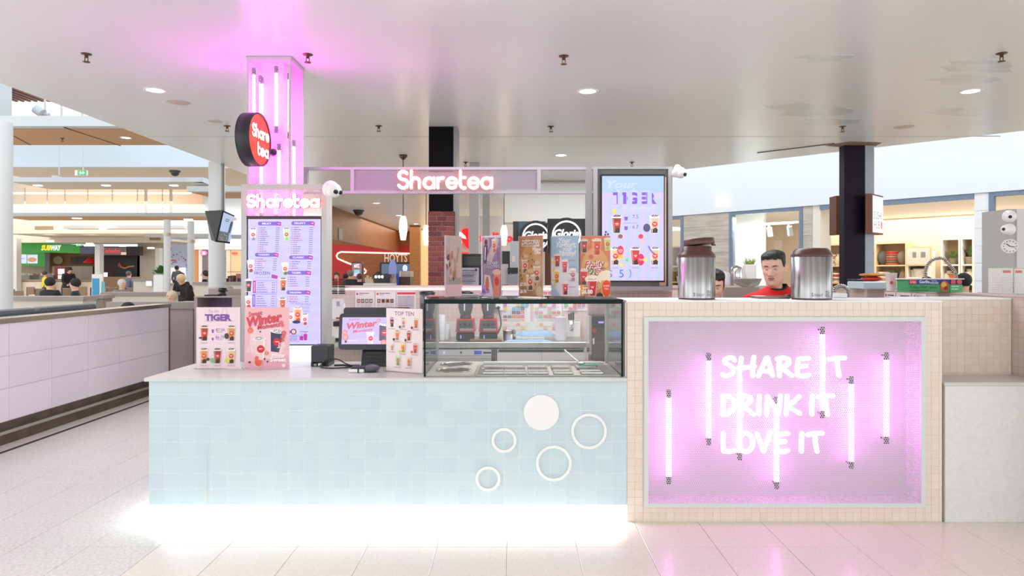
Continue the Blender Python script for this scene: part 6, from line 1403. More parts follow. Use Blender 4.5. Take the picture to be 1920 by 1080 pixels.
def brick(x0, y0, z0, x1, y1, z1):
    m = rb.choice(BRK); key = (round(x1-x0, 3), round(y1-y0, 3), m.name)
    if key not in _bm:
        b = MB(); b.box(0, 0, 0, x1-x0, y1-y0, z1-z0, bev=.002); me = bpy.data.meshes.new('brick'); me.from_pydata(b.v, [], b.f); me.materials.append(m); _bm[key] = me
    o = bpy.data.objects.new('brick', _bm[key]); C.objects.link(o); o.parent = t; o.location = Vector((x0, y0, z0))-ORG[t.name]
wq = qx1-qx0
for k in range(16):
    z1 = zt_-k*ch_; z0 = z1-ch_+.007
    sp_ = [0, .1, .22, wq] if k % 2 else [0, .16, wq]
    for a, c in zip(sp_[:-1], sp_[1:]): brick(qx0+a+.0035, qy0+rb.uniform(-.002, .002), z0, qx0+c-.0035, qy0+.03, z1)
    sp2 = [.03, .2, .43] if k % 2 else [.03, .11, .31, .43]
    for a, c in zip(sp2[:-1], sp2[1:]): brick(qx1-.03, qy0+a+.0035, z0, qx1+rb.uniform(-.002, .002), qy0+c-.0035, z1); brick(qx0, qy0+a+.0035, z0, qx0+.03, qy0+c-.0035, z1)
# the dark plum post on the other side
Yc = 8.98; px0, px1 = WX(1575, Yc), WX(1622, Yc)
t = thing('plum_post', 'dark plum gloss clad square post under rusty ceiling damage', 'post', ((px0+px1)/2, Yc+.2, 0))
px0 = WX(1583, Yc); box_part('steel_core', mat('post_blue_grey', (166, 176, 186), .4), t, px0+.011, Yc+.012, 0, WX(1640, Yc), Yc+.14, CZ-.004); box_part('plum_cladding', BLKCOL, t, px0, Yc, 0, px1, Yc+.011, CZ-.004); box_part('plum_cladding', BLKCOL, t, px0, Yc+.0115, 0, px0+.0105, Yc+.14, CZ-.004)
# cinema wall
CY = 27.4
def struct(name, m, *q): return slab(name, *q, m)
wc = struct('wall_cinema', WOOD, -7.8, CY, 0, -3.95, CY+.2, 3.262)
slab('wall_bulkhead', -4.66, 17.0, 2.42, -4.52, CY, 3.264, WOOD)
for i in range(7): box_part('panel', WOOD, wc, -7.79+i*.55, CY-.014, 2.5, -7.79+i*.55+.542, CY-.001, 3.255)
struct('wall_pillar', mat('oak_pillar', (150, 100, 52), .5, var=.2, scale=3, stretch=(1, 1, 8)), WX(768, 24), 24, 0, WX(787, 24), 24.3, 3.262)
struct('wall_corridor', mat('corridor_cream', (236, 206, 160), .5), WX(787, 26), 26, 0, WX(830, 26), 26.2, 3.262)
struct('wall_far_back', CREAMW, -3.4, 29.0, 0, 6, 29.2, 3.24)
ra = MB(); f = frame((0, CY-.02, 0), (1, 0, 0), (0, 0, 1)); cz = lambda y: WZ(y, CY); cx = lambda x: WX(x, CY)
sgn_ = thing('cinema_sign', 'red cinema wall band with a pink neon line and white cinema letters', 'sign', (cx(700), CY-.05, 1.0))
ra.prism([(cx(612), cz(459)), (cx(769), cz(461)), (cx(769), cz(475)), (cx(640), cz(472)), (cx(632), cz(478)), (cx(633), cz(484)), (cx(660), cz(497)), (cx(685), cz(504)), (cx(687), cz(512)), (cx(640), cz(545)), (cx(612), cz(545))], f, 0, .02); ra.build('red_panel', mat('cinema_red', (170, 22, 24), .5), sgn_)
b = MB(); b.tube([(cx(a), CY-.05, cz(c)) for a, c in ((769, 475.5), (700, 474), (640, 472.5), (634, 475), (631.5, 480), (634, 485), (645, 490), (660, 496), (672, 500), (683, 504), (687, 508), (686, 511), (678, 515))], .028, 8); b.build('neon_line', mat('peach_neon', (255, 240, 230), .4, emit=2.2, ecol=(255, 190, 170)), sgn_)
P = Print(frame((0, CY-.03, 0), (1, 0, 0), (0, 0, 1))); P.text('HOYTS', cx(742.5), cz(491), .31, (228, 214, 196), w=cx(764)-cx(721), bold=.02); P.build(sgn_, 'letters', M_PRINT)
t = thing('cinema_screen', 'large blue video wall under the cinema letters', 'screen', (cx(742), CY-.1, cz(535))); box_part('bezel', BLACK, t, cx(713), CY-.08, cz(536), cx(770), CY-.031, cz(492))
P = Print(frame((0, CY-.081, 0), (1, 0, 0), (0, 0, 1)), step=.002); P.rect(cx(716), cz(530), cx(768.5), cz(495), (70, 92, 120)); P.ell(cx(760), cz(503), .10, .14, (200, 214, 246)); P.ell(cx(737), cz(505), .16, .4, (110, 120, 170)); P.rect(cx(750), cz(520), cx(768), cz(508), (190, 170, 160)); P.build(t, 'picture', M_SCREEN)
Yk = 21.8; t = thing('ticket_kiosk', 'tall rounded ticket kiosk with a small lit screen before the wooden cinema wall', 'kiosk', (WX(669, Yk), Yk, 0)); kx = lambda x: WX(x, Yk); kz = lambda y: WZ(y, Yk)
f = frame((0, Yk, 0), (1, 0, 0), (0, 0, 1)); b = MB(); b.prism(rr(kx(658.5), 0, kx(680), kz(491), .09), f, -.2, 0); b.build('housing', mat('kiosk_dark', (60, 30, 40), .4), t); b = MB(); b.prism(rr(kx(660), kz(530), kx(678.5), kz(493), .06), f, .001, .02); b.build('front', mat('kiosk_pink', (170, 130, 140), .4), t)
P = Print(f, d=.0205, step=.002); P.text('ANTZ', kx(669), kz(501.5), .10, (255, 250, 250), w=.18, bold=.04); P.rect(kx(664), kz(518), kx(675), kz(506), (120, 200, 206)); P.rect(kx(664), kz(518), kx(675), kz(512), (214, 190, 226)); P.build(t, 'screen', M_SCREEN)
Yk = 15; t = thing('coffee_counter', 'white coffee counter crowded with cups behind the kiosk wall', 'counter', (WX(715, Yk), Yk, 0)); box_part('counter_body', WHITE, t, WX(681, Yk), Yk, 0, WX(745, Yk), Yk+.6, WZ(531, Yk))
t = thing('espresso_machine', 'dark espresso machine with bright round lights on the coffee counter', 'coffee machine', (WX(712, Yk), Yk+.3, WZ(531, Yk))); zk = WZ(531, Yk)
box_part('body', mat('machine_black', (34, 28, 30), .3), t, WX(700, Yk), Yk+.1, zk, WX(730, Yk), Yk+.5, zk+.12); box_part('hood', mat('machine_dark', (50, 40, 42), .3), t, WX(698, Yk), Yk+.05, zk+.12, WX(733, Yk), Yk+.5, zk+.20)
for px in (704, 710, 716): b = MB(); b.lathe((WX(px, Yk), Yk+.05, zk+.14), [(.0001, -.03), (.022, -.02), (.022, .02), (.0001, .03)], 12); b.build('lamp', LAMP, t)
for i, px in enumerate((684, 687, 690, 693, 696, 735, 739, 743)):
    b = MB(); h_ = [.12, .17, .10, .14, .09, .10, .13, .09][i]; b.lathe((WX(px, Yk), Yk+.15, zk), [(.022, .001), (.03, h_), (.0001, h_)], 12); one('paper_cup_stack', mat('cup_cream', (222, 202, 176), .6), 'cream paper cup stack on the coffee counter, '+['first', 'second', 'third', 'fourth', 'last before the espresso machine', 'first past the espresso machine', 'second past the espresso machine', 'third past the espresso machine'][i]+(' from the ticket kiosk' if i < 4 else ''), 'cup stack', b, 'paper cups on the coffee counter')
t = thing('display_cabinet', 'dark brown cake cabinet with a tall blue pole at its side', 'cabinet', (WX(757, Yk), Yk, 0)); box_part('body', mat('cabinet_brown', (70, 36, 30), .4), t, WX(748, Yk), Yk, 0, WX(769, Yk), Yk+.5, WZ(519, Yk)); box_part('white_top', mat('cabinet_top', (206, 186, 176), .4), t, WX(750, Yk), Yk+.05, WZ(519, Yk), WX(769, Yk), Yk+.5, WZ(508, Yk))
b = MB(); b.box(-.05, -.03, 0, .05, .03, .02); one('blue_pole_banner', mat('royal_blue', (30, 50, 190), .4), 'narrow royal blue upright banner leaning by the brown cabinet', 'banner', MB().hexa([(WX(747, Yk)+.02, Yk-.1, 0), (WX(751, Yk)+.02, Yk-.1, 0), (WX(751, Yk)+.02, Yk-.06, 0), (WX(747, Yk)+.02, Yk-.06, 0), (WX(744.5, Yk), Yk-.1, WZ(513, Yk)), (WX(748, Yk), Yk-.1, WZ(513, Yk)), (WX(748, Yk), Yk-.06, WZ(513, Yk)), (WX(744.5, Yk), Yk-.06, WZ(513, Yk))]))
# pendants
def make_pendant():
    t = thing('pendant_lamp', '', 'pendant lamp', (0, 0, 0), 'glowing pendant lamps', local=True)
    b = MB(); b.lathe((0, 0, 0), [(.0001, -.34), (.035, -.34), (.055, -.22), (.06, -.15), (.05, -.06), (.032, 0), (.0001, 0)], 20); b.build('lamp_shade', WLAMP, t)
    b = MB(); b.cyl((0, 0, 0), (0, 0, .87), .006, n=8); b.build('cord', BLACK, t)
    b = MB(); b.lathe((0, 0, .80), [(.012, 0), (.055, .04), (.06, .068), (.0001, .068)], 16); b.build('canopy', mat('bronze', (110, 90, 76), .35, .8), t); return t
pn = make_pendant()
for i, (px, Y, lb) in enumerate(((756, 9.75, 'glowing tapered pendant lamp hanging before the wooden cinema wall'), (799, 11.6, 'glowing pendant lamp half hidden by the brick pillar'), (945, 11.6, 'glowing pendant lamp beside the slate cafe sign'))):
    o = pn if i == 0 else dup(pn, (0, 0, 0)); o.location = (WX(px, Y), Y, CZ-.87); o['label'] = lb
# dome cameras
def dome(px, py, Y, label, s=1):
    t = thing('dome_camera', label, 'security camera', W(px, py, Y), 'dark dome cameras'); b = MB(); p = W(px, py, Y); b.lathe(p, [(.12*s, 0), (.115*s, -.03*s), (.10*s, -.04*s)], 20); b.build('collar', CHAR, t); b = MB(); b.ell(p-Vector((0, 0, .04*s)), (.095*s, .095*s, .085*s), 18, 8, v0=-PI/2, v1=0); b.build('dome', mat('smoked_dome', (50, 50, 54), .1), t); return t
dome(672.5, 394, (CZ-H)*F/(HY-394), 'smoked dome camera on the ceiling before the wooden cinema bulkhead', 1.25)
one('wall_grille', MGREY, 'small pale square grille on the wooden bulkhead by the menu tower', 'grille', MB().box(-4.54, 17.75, 2.45, -4.505, 18.15, 2.75))
# red winged shop sign and other parts beyond
Yr = 17.5; rx = lambda x: WX(x, Yr); rz = lambda y: WZ(y, Yr)
t = thing('red_letter_sign', 'white fascia with glowing red letters and a red winged emblem beyond the brick pillar', 'sign', (rx(910), Yr, rz(470))); box_part('fascia', mat('fascia_beige', (226, 214, 204), .6), t, rx(850), Yr, rz(475), rx(1000), Yr+.2, rz(405))
f = frame((0, Yr, 0), (1, 0, 0), (0, 0, 1)); b = MB(); b.prism([(rx(864), rz(440)), (rx(868), rz(430)), (rx(878), rz(428)), (rx(879.5), rz(467)), (rx(873), rz(462)), (rx(867), rz(452)), (rx(855), rz(450))], f, .02, .08); b.build('red_emblem', mat('lit_red', (226, 20, 24), .4, emit=.7), t)
P = Print(f, d=.085, step=.004); P.poly([(rx(854), rz(433)), (rx(866), rz(436)), (rx(873), rz(443)), (rx(875), rz(449)), (rx(862), rz(445))], (255, 246, 246)); P.rect(rx(845), rz(458), rx(866), rz(446), (240, 70, 70)); P.text('ne', rx(860), rz(457), .12, (255, 240, 240), w=.2, bold=.03)
P.text('nt', rx(903), rz(453), .20, (236, 40, 44), w=.22, bold=.05); P.text('l', rx(926), rz(453), .22, (236, 40, 44), bold=.05); P.text('o', rx(955), rz(453), .18, (236, 40, 44), w=.2, bold=.07); P.ell(rx(932), rz(440), .05, .05, (236, 40, 44)); P.rect(rx(850), rz(478), rx(880), rz(473), (226, 60, 40)); P.build(t, 'red_letters', M_SCREEN)
for i, (a, c, Y, lb) in enumerate(((880, 898, 10.4, 'plain grey square column beyond the machines, closest to the brick pillar'), (905, 918, 13.2, 'pale grey square column beyond the other grey column'))):
    one('grey_column', mat('column_grey', (178, 178, 178), .5), lb, 'column', MB().box(WX(a, Y), Y, 0, WX(c, Y), Y+.2, CZ-.003), 'grey columns behind the kiosk')
# machines standing beyond the rear wall
Yq = 8.6; qx = lambda x: WX(x, Yq); qz = lambda y: WZ(y, Yq)
t = thing('oven_tower', 'tall black oven unit with a white instruction sheet', 'oven', (qx(884), Yq, 0)); box_part('housing', mat('oven_black', (24, 22, 24), .35), t, qx(862), Yq, 0, qx(922), Yq+.5, qz(476)); box_part('door', mat('oven_door', (44, 40, 44), .2), t, qx(866), Yq-.012, qz(498), qx(904), Yq-.001, qz(481))
P = Print(frame((0, Yq-.002, 0), (1, 0, 0), (0, 0, 1)), step=.0006); P.rect(qx(864), qz(536), qx(898), qz(502), (190, 186, 200))
for k in range(8): P.bars(qx(867), qx(895-(k*5) % 9), qz(508+k*3.3), .010, (60, 58, 70) if k % 3 == 0 else (140, 136, 160), k)
P.ell(qx(893), qz(506), .012, .018, (50, 50, 60)); P.build(t, 'instruction_sheet')
t = thing('oven_tower', 'black oven unit with a pale lit front behind the purple poster', 'oven', (qx(946), Yq, 0)); box_part('housing', mat('oven_black', (24, 22, 24), .35), t, qx(925), Yq, 0, qx(956), Yq+.5, qz(471)); box_part('door', mat('oven_pale', (190, 188, 184), .4), t, qx(936), Yq-.01, qz(534), qx(953), Yq-.001, qz(495))
t = thing('paper_towel_post', 'pale post with a black dispenser and notice behind the brown poster', 'dispenser', (qx(963), Yq, 0)); box_part('post', mat('post_pale', (184, 190, 196), .4), t, qx(957), Yq, 0, qx(974), Yq+.3, qz(452)); box_part('dispenser', BLACK, t, qx(952), Yq-.08, qz(512), qx(971), Yq-.001, qz(502)); box_part('notice', mat('notice_cream', (222, 210, 200), .6), t, qx(960), Yq-.01, qz(492), qx(966), Yq-.001, qz(480)); box_part('bin', mat('bin_grey', (150, 152, 162), .5), t, qx(953), Yq-.07, 0, qx(970), Yq-.002, qz(514))
# cafe fascia and black cafe signs
slab('wall_cafe', WX(945, 12.4), 12.4, WZ(417, 12.4), 2.75, 12.9, 3.2, mat('cafe_white', (226, 228, 228), .5))
slab('wall_cafe_lower', WX(1022, 12.6), 12.6, 0, 2.7, 12.8, WZ(417, 12.4), mat('cafe_wood', (92, 54, 36), .45))
Yg = 11.6; gx_ = lambda x: WX(x, Yg); gz_ = lambda y: WZ(y, Yg)
def cafe_sign(x0, x1, y0, y1, cxp, cyp, rp, m, label, Y, side=None):
    X_ = lambda x: WX(x, Y); Z_ = lambda y: WZ(y, Y)
    t = thing('cafe_sign', label, 'sign', ((X_(x0)+X_(x1))/2, Y, Z_(y1)), 'round lit cafe signs'); box_part('panel', m, t, X_(x0), Y, Z_(y1), X_(x1), Y+.15, Z_(y0))
    if side: box_part('ribbed_side', mat('ribbed_dark', (40, 44, 50), .4), t, X_(x0)-.10, Y+.01, Z_(y1), X_(x0)-.002, Y+.14, Z_(y0))
    r = rp*Y/F; c = Vector((X_(cxp), Y, Z_(cyp))); f = frame(c, (1, 0, 0), (0, 0, 1)); b = MB(); b.lathe((0, 0, 0), [(r*1.22, .001), (r*1.22, .12), (.0001, .12)], 40, fr=f, sm=False); b.build('drum', BLACK, t)
    LT = mat('cafe_lit', (255, 255, 255), .4, emit=1.1, ecol=(246, 250, 255)); b = MB(); b.lathe((0, 0, 0), [(r*1.0, .122), (r*1.0, .15), (r*.90, .15), (r*.90, .122)], 40, fr=f, cap=False); b.build('lit_ring', LT, t)
    P = Print(f, d=.125, step=.003); P.text('Gloria', 0, -r*.12, r*.52, (255, 255, 255), shear=.3, w=r*1.75, bold=.04); P.text("Jean's", r*.1, -r*.68, r*.42, (255, 255, 255), shear=.3, w=r*1.2, bold=.03); P.build(t, 'letters', M_SCREEN)
cafe_sign(973, 1023, 415, 472, 1004, 445, 25, mat('slate_panel', (66, 84, 98), .4), 'round lit cafe sign on a slate blue panel', 11.6, True); cafe_sign(1027, 1098, 410, 475, 1061, 442, 27, mat('black_panel', (24, 20, 24), .4), 'round lit cafe sign on a black panel', 11.2)
one('framed_menu', mat('menu_pale', (170, 190, 200), .4), 'pale upright menu frame behind the dalgona poster', 'menu frame', MB().box(WX(1015, 11.9), 11.9, .9, WX(1020, 11.9), 11.94, WZ(470, 11.9)))

# ================================================================== homewares store on the other side (slanted front)
A0 = Vector((3.77, 15.8, 0)); B0 = Vector((8.08, 10.8, 0)); UD = (B0-A0).normalized(); ND = Vector((UD.y, -UD.x, 0))      # ND points to the viewer
if ND.y > 0: ND = -ND
def fpos(px, back=0):
    """distance along the shop front where the sight line at px crosses it (set back by `back`)"""
    o = A0-ND*back; k = (px-CX)/F; s = (o.x-k*o.y)/(k*UD.y-UD.x); return s
def fbox(name, m, s0, s1, z0, z1, d0, d1, par=None):
    """box on the shop front: s along it, d = depth behind (+) the front plane"""
    p = [A0+UD*s-ND*d for s, d in ((s0, d0), (s1, d0), (s1, d1), (s0, d1))]; b = MB(); b.hexa([(q.x, q.y, z0) for q in p]+[(q.x, q.y, z1) for q in p]); return b.build(name, m, par)
HZ = 2.9
FW = mat('facade_white', (222, 228, 234), .5)
w_ = fbox('wall_front', FW, fpos(1262)-6, fpos(1920)+5, HZ, 8.5, 0, .3); w_['kind'] = 'structure'
def frame_window(n, p0, p1, zt=HZ):
    s0, s1 = fpos(p0), fpos(p1); t = thing('window_%d' % n, None, None, A0+UD*s0); t['kind'] = 'structure'; t.name = 'window_%d' % n
    fwid = .07
    for q in ((s0, s0+fwid, 0, zt), (s1-fwid, s1, 0, zt), (s0+fwid, s1-fwid, zt-.07, zt), (s0+fwid, s1-fwid, 0, .1)): fbox('window_frame', SLATE, *q, .02, .14, t)
    fbox('pane', GLASS, s0+fwid, s1-fwid, .1, zt-.07, .07, .08, t); return t
frame_window(1, 1240, 1279.5); frame_window(2, 1366, 1503.5); frame_window(3, 1853, 1990)
for k, (a, c) in enumerate(((1279.5, 1366), (1503.5, 1521), (1825, 1853))):
    s0, s1 = fpos(a), fpos(c); tr_ = fbox('trim_%d' % (k+1), LIME if k < 2 else mat('white_timber', (232, 234, 236), .55, var=.05, scale=3, stretch=(1, 1, 9)), s0+.002, s1-.002, 0, HZ-.001, .05, .3); tr_['kind'] = 'structure'
    for q in range(10): fbox('plank', LIME if k < 2 else mat('white_timber', (232, 234, 236), .55), s0+.003, s1-.003, .01+q*.289, .01+q*.289+.284, .035, .049, tr_)
o = fbox('trim_4', mat('pale_jamb', (226, 220, 206), .5), fpos(1521), fpos(1536), 0, HZ-.001, .05, .5); o['kind'] = 'structure'
o = fbox('trim_5', SLATE, fpos(1536), fpos(1825), HZ-.09, HZ-.001, .02, .1); o['kind'] = 'structure'
# inside of the store
o = fbox('ceiling_store', mat('store_ceiling', (250, 246, 240), .6), fpos(1200)-2, fpos(1960)+5, 2.98, 3.1, .3, 9); o['kind'] = 'structure'
DB = 5.2
o = fbox('wall_store', mat('store_wall', (216, 194, 166), .6), fpos(1220, DB)-3, fpos(1990, DB)+4, 0, 2.98, DB+.5, DB+.6); o['kind'] = 'structure'
o = fbox('floor_store', mat('store_floor', (206, 190, 170), .4), fpos(1200)-2, fpos(1960)+4, -.003, .004, .3, 9); o['kind'] = 'structure'
def sbox_z(py, px, d): s = fpos(px, d); p = A0+UD*s-ND*d; return WZ(py, p.y)
TIM = mat('shelf_timber', (222, 190, 144), .5); SHW = mat('shelf_white', (238, 230, 216), .5)
rs = random.Random(12); GC = [(206, 120, 60), (216, 160, 70), (176, 90, 60), (120, 110, 90), (226, 214, 190), (150, 130, 104), (90, 90, 80), (196, 60, 50), (236, 226, 206), (206, 176, 130)]
GM = [mat('goods_%s' % n, c, .7, var=.15, scale=20) for n, c in zip(('orange', 'mustard', 'rust', 'olive', 'cream', 'tan', 'slate', 'red', 'ivory', 'straw'), GC)]
GN = ['orange', 'mustard', 'rust', 'olive', 'cream', 'tan', 'slate', 'red', 'ivory', 'straw']
def goods(kind, s, z, d, w, h, ci, place):
    p = A0+UD*s-ND*d; m = GM[ci]; col_ = GN[ci]
    if kind == 'basket':
        t = thing('basket', '%s woven basket %s' % (col_, place), 'basket', (p.x, p.y, z), 'goods in the homewares store'); b = MB(); b.lathe((p.x, p.y, z), [(w*.38, .001), (w*.48, h*.9), (w*.5, h), (w*.44, h), (w*.34, .02), (.0001, .02)], 18); b.build('basket_body', m, t); b = MB(); b.tube([(p.x+w*.5*math.cos(a), p.y+w*.5*math.sin(a), z+h) for a in [2*PI*i/18 for i in range(18)]], .012, 5, closed=True); b.build('rim', GM[5], t)
    elif kind == 'cushion':
        b = MB(); b.ell((p.x, p.y, z+h/2), (w/2, .09, h/2), 14, 8); one('cushion', m, '%s cushion %s' % (col_, place), 'cushion', b, 'goods in the homewares store')
    elif kind == 'vase':
        b = MB(); b.lathe((p.x, p.y, z), [(w*.3, .001), (w*.5, h*.35), (w*.42, h*.7), (w*.2, h*.86), (w*.26, h), (.0001, h*.97)], 18); one('vase', m, '%s vase %s' % (col_, place), 'vase', b, 'goods in the homewares store')
    elif kind == 'folded':
        t = thing('folded_linen', 'stack of folded %s linen %s' % (col_, place), 'linen stack', (p.x, p.y, z), 'goods in the homewares store'); n = max(2, int(h/.05))
        for q in range(n): b = MB(); b.box(p.x-w/2+rs.uniform(0, .01), p.y-.12, z+.001+q*h/n, p.x+w/2-rs.uniform(0, .01), p.y+.12, z+(q+.92)*h/n, bev=.012); b.build('fold', GM[(ci+q*(q % 2)) % 10], t)
    elif kind == 'plant':
        t = thing('potted_plant', 'green plant in %s pot %s' % (col_, place), 'plant', (p.x, p.y, z), 'goods in the homewares store'); b = MB(); b.lathe((p.x, p.y, z), [(w*.22, .001), (w*.3, h*.35), (.0001, h*.34)], 16); b.build('pot', m, t)
        for q in range(12):
            a = q*2.4; L = h*.65*rs.uniform(.7, 1.1); o_ = Vector((p.x, p.y, z+h*.33)); d_ = Vector((math.cos(a)*.55, math.sin(a)*.55, 1)).normalized(); sd = d_.cross((0, 0, 1)).normalized(); b = MB(); b.add([o_, o_+d_*L*.5+sd*w*.09, o_+d_*L+Vector((math.cos(a), math.sin(a), -.4))*w*.18, o_+d_*L*.5-sd*w*.09], [(0, 1, 2, 3)]); b.build('leaf', mat('leaf_green', (96, 130, 70), .6), t)
def shelf_unit(p0, p1, ztop, zs, d, m, label, seq, short='', thick=.035):
    s0, s1 = fpos(p0, d), fpos(p1, d); dep = .42; t = thing('shelf_unit', label, 'shelving', A0+UD*(s0+s1)/2-ND*d, 'store shelving')
    fbox('side_panel', m, s0, s0+thick, .004, ztop, d, d+dep, t); fbox('side_panel', m, s1-thick, s1, .004, ztop, d, d+dep, t); fbox('back_panel', mat('shelf_back', (200, 170, 130), .6), s0+thick, s1-thick, .004, ztop, d+dep-.02, d+dep, t)
    for z in zs+[ztop-thick]: fbox('shelf', m, s0+thick, s1-thick, z, z+thick, d, d+dep-.02, t)
    for (lvl, items) in seq:
        z = zs[lvl]+thick+.001; n = len(items)
        for i, (kd, w, h, ci) in enumerate(items):
            goods(kd, s0+thick+(s1-s0-2*thick)*(i+.5)/n, z, d+.2, w, h, ci, '%s on the %s shelf %s' % (['', 'first', 'second', 'third'][i+1] if n > 1 else 'alone', ['lowest', 'low', 'middle', 'high'][lvl], short))
ZS = [.35, .85, 1.30, 1.75]
shelf_unit(1640, 1700, 2.35, ZS, DB, TIM, 'tall timber shelf beside the plum post holding linen', [(3, [('cushion', .35, .38, 6), ('folded', .3, .35, 2), ('cushion', .3, .36, 3)]), (2, [('folded', .3, .28, 8), ('vase', .2, .36, 3), ('vase', .2, .36, 5)]), (1, [('cushion', .4, .25, 7), ('cushion', .4, .25, 2)])], 'beside the plum post')
shelf_unit(1536, 1578, 2.35, ZS, DB, TIM, 'tall timber shelf nearest the pale door jamb', [(3, [('folded', .3, .3, 8), ('vase', .2, .3, 4)]), (2, [('folded', .35, .3, 9), ('folded', .35, .25, 4)]), (1, [('basket', .4, .28, 0)])], 'nearest the door jamb')
shelf_unit(1700, 1742, 2.1, [.35, .85, 1.45], DB-.4, SHW, 'tall white display unit in the middle of the store', [(2, [('plant', .4, .5, 8), ('basket', .35, .2, 8), ('vase', .22, .3, 4)]), (1, [('cushion', .5, .4, 1), ('cushion', .5, .4, 9)])], 'of the central white display')
shelf_unit(1764, 1800, 2.4, ZS, DB, SHW, 'tall white shelf behind the arched tap', [(3, [('plant', .35, .42, 3)]), (2, [('vase', .3, .3, 4), ('basket', .4, .22, 0)]), (1, [('basket', .35, .25, 1), ('basket', .35, .25, 1), ('basket', .35, .25, 0)])], 'behind the arched tap')
shelf_unit(1801, 1826, 2.4, ZS, DB, SHW, 'tall white shelf next to the white timber pier', [(3, [('plant', .4, .5, 5)]), (2, [('vase', .3, .34, 8)]), (1, [('basket', .35, .28, 2), ('vase', .2, .3, 5)])], 'by the white timber pier')
shelf_unit(1862, 1915, 2.3, ZS, DB-1.2, TIM, 'tall timber shelf behind the blue grey window', [(3, [('vase', .3, .35, 4), ('basket', .35, .3, 9)]), (2, [('vase', .25, .36, 8), ('plant', .4, .46, 4)]), (1, [('plant', .5, .48, 3), ('basket', .4, .3, 5)])], 'behind the blue grey window')
shelf_unit(1255, 1281, 2.35, ZS, DB-2, TIM, 'tall timber shelf behind the narrow window by the screen board', [(3, [('vase', .25, .35, 8)]), (2, [('plant', .4, .45, 4)]), (1, [('folded', .4, .3, 8)])], 'behind the narrow window')
# store picture and counter
s_ = fpos(1722, DB-.45); t = thing('framed_picture', 'framed pale house picture leaning on the white display unit', 'picture', A0+UD*s_-ND*(DB-.45)); fbox('picture_frame', TIM, s_-.28, s_+.28, 1.75, 2.2, DB-.47, DB-.42, t); fbox('picture_sheet', mat('picture_pale', (214, 204, 188), .6), s_-.25, s_+.25, 1.78, 2.17, DB-.476, DB-.471, t)
for (a, c) in ((-.12, -.04), (.06, .16)): fbox('picture_window', mat('picture_grey', (130, 130, 130), .6), s_+a, s_+c, 1.95, 2.08, DB-.48, DB-.4765, t)
# store downlights
for i, (px, py) in enumerate(((1423, 437), (1452, 451), (1466, 439), (1702, 443), (1734, 448), (1813, 433), (1548, 444), (1868, 443), (1271, 447))):
    Y = (2.98-H)*F/(HY-py); b = MB(); b.lathe((WX(px, Y), Y, 2.98), [(.0001, -.012), (.09, -.012), (.10, 0)], 18); one('store_downlight', LAMP, 'round store ceiling downlight, '+['upper one behind the man', 'lower one behind the man', 'middle one behind the man', 'nearest the plum post and sushi sign', 'second from the sushi sign', 'closest to the white timber pier', 'between the door jamb and plum post', 'behind the window by the grey pillar', 'behind the narrow window'][i], 'ceiling light', b, 'store downlights')
# track lights in the white window
s0 = fpos(1385, .8); s1 = fpos(1500, .8); t = thing('track_light', 'white track with three spotlights inside the large shop window', 'track light', A0+UD*s0-ND*.8+Vector((0, 0, 2.5)))
zt_ = WZ(425, (A0+UD*s0-ND*.8).y); fbox('track', mat('track_white', (214, 224, 226), .5), s0, s1, zt_, zt_+.05, .8, .85, t)
for q in (.18, .5, .82):
    p = A0+UD*(s0+(s1-s0)*q)-ND*.82; b = MB(); b.cyl((p.x, p.y, zt_), (p.x, p.y, zt_-.08), .02, n=10); b.cyl((p.x, p.y-.03, zt_-.06), (p.x+.05, p.y+.03, zt_-.24), .055, n=14); b.build('spot_head', mat('track_white', (214, 224, 226), .5), t)
o = fbox('wall_window_back', mat('window_back_white', (240, 243, 242), .5), fpos(1366, 1.5)-.2, fpos(1432, 1.5), 0, 2.97, 1.5, 1.6); o['kind'] = 'structure'
p = A0+UD*fpos(1352+0, 0)-ND*(-.03); t = thing('wall_light', 'square white light box on the white wall above the timber panel', 'wall light', (p.x, p.y, WZ(390, p.y))); fbox('box', mat('light_box', (255, 255, 255), .4, emit=1.2), fpos(1348), fpos(1361), WZ(388, p.y), WZ(375, p.y), -.10, -.002, t)
q_ = A0+UD*fpos(1420, .7)-ND*.7; area('window_light', (q_.x, q_.y, 2.8), 1.2, 60, (.95, 1, 1), (0, 0, math.radians(-49)), .8)  # added fill lamp brightening the window interior, not a shop fitting
# plant and appliances seen behind the man
Yz = 7.6; t = thing('potted_plant', 'green grass plant in a white pot behind the man', 'plant', (WX(1405, Yz), Yz, 1.44)); p = W(1405, 0, Yz); zb_ = WZ(513, Yz)
b = MB(); b.box(p.x-.06, Yz-.06, 1.446, p.x+.06, Yz+.06, WZ(496, Yz), bev=.01); b.build('pot', WHITE, t); b = MB(); rg = random.Random(4)
for q in range(90):
    a = rg.uniform(0, 2*PI); L = rg.uniform(.06, .12); o_ = Vector((p.x+rg.uniform(-.04, .04), Yz+rg.uniform(-.04, .04), WZ(497, Yz))); e_ = o_+Vector((math.cos(a)*.06, math.sin(a)*.06, L)); b.add([o_+Vector((.003, 0, 0)), o_-Vector((.003, 0, 0)), e_], [(0, 1, 2)])
o = b.build('grass_blades', mat('grass_green', (150, 170, 84), .7), t); o['kind'] = 'stuff'
def appliance(px0, px1, py0, py1, Y, m, name, label, cat):
    x0, x1 = WX(px0, Y), WX(px1, Y); r = (x1-x0)/2; b = MB(); z0, z1 = WZ(py1, Y), WZ(py0, Y); b.lathe(((x0+x1)/2, Y, z0), [(r*.9, 0), (r, .01), (r, (z1-z0)*.8), (r*.8, (z1-z0)*.9), (.0001, z1-z0)], 24); return one(name, m, label, cat, b)
Yz = 7.45; zb_ = 1.446
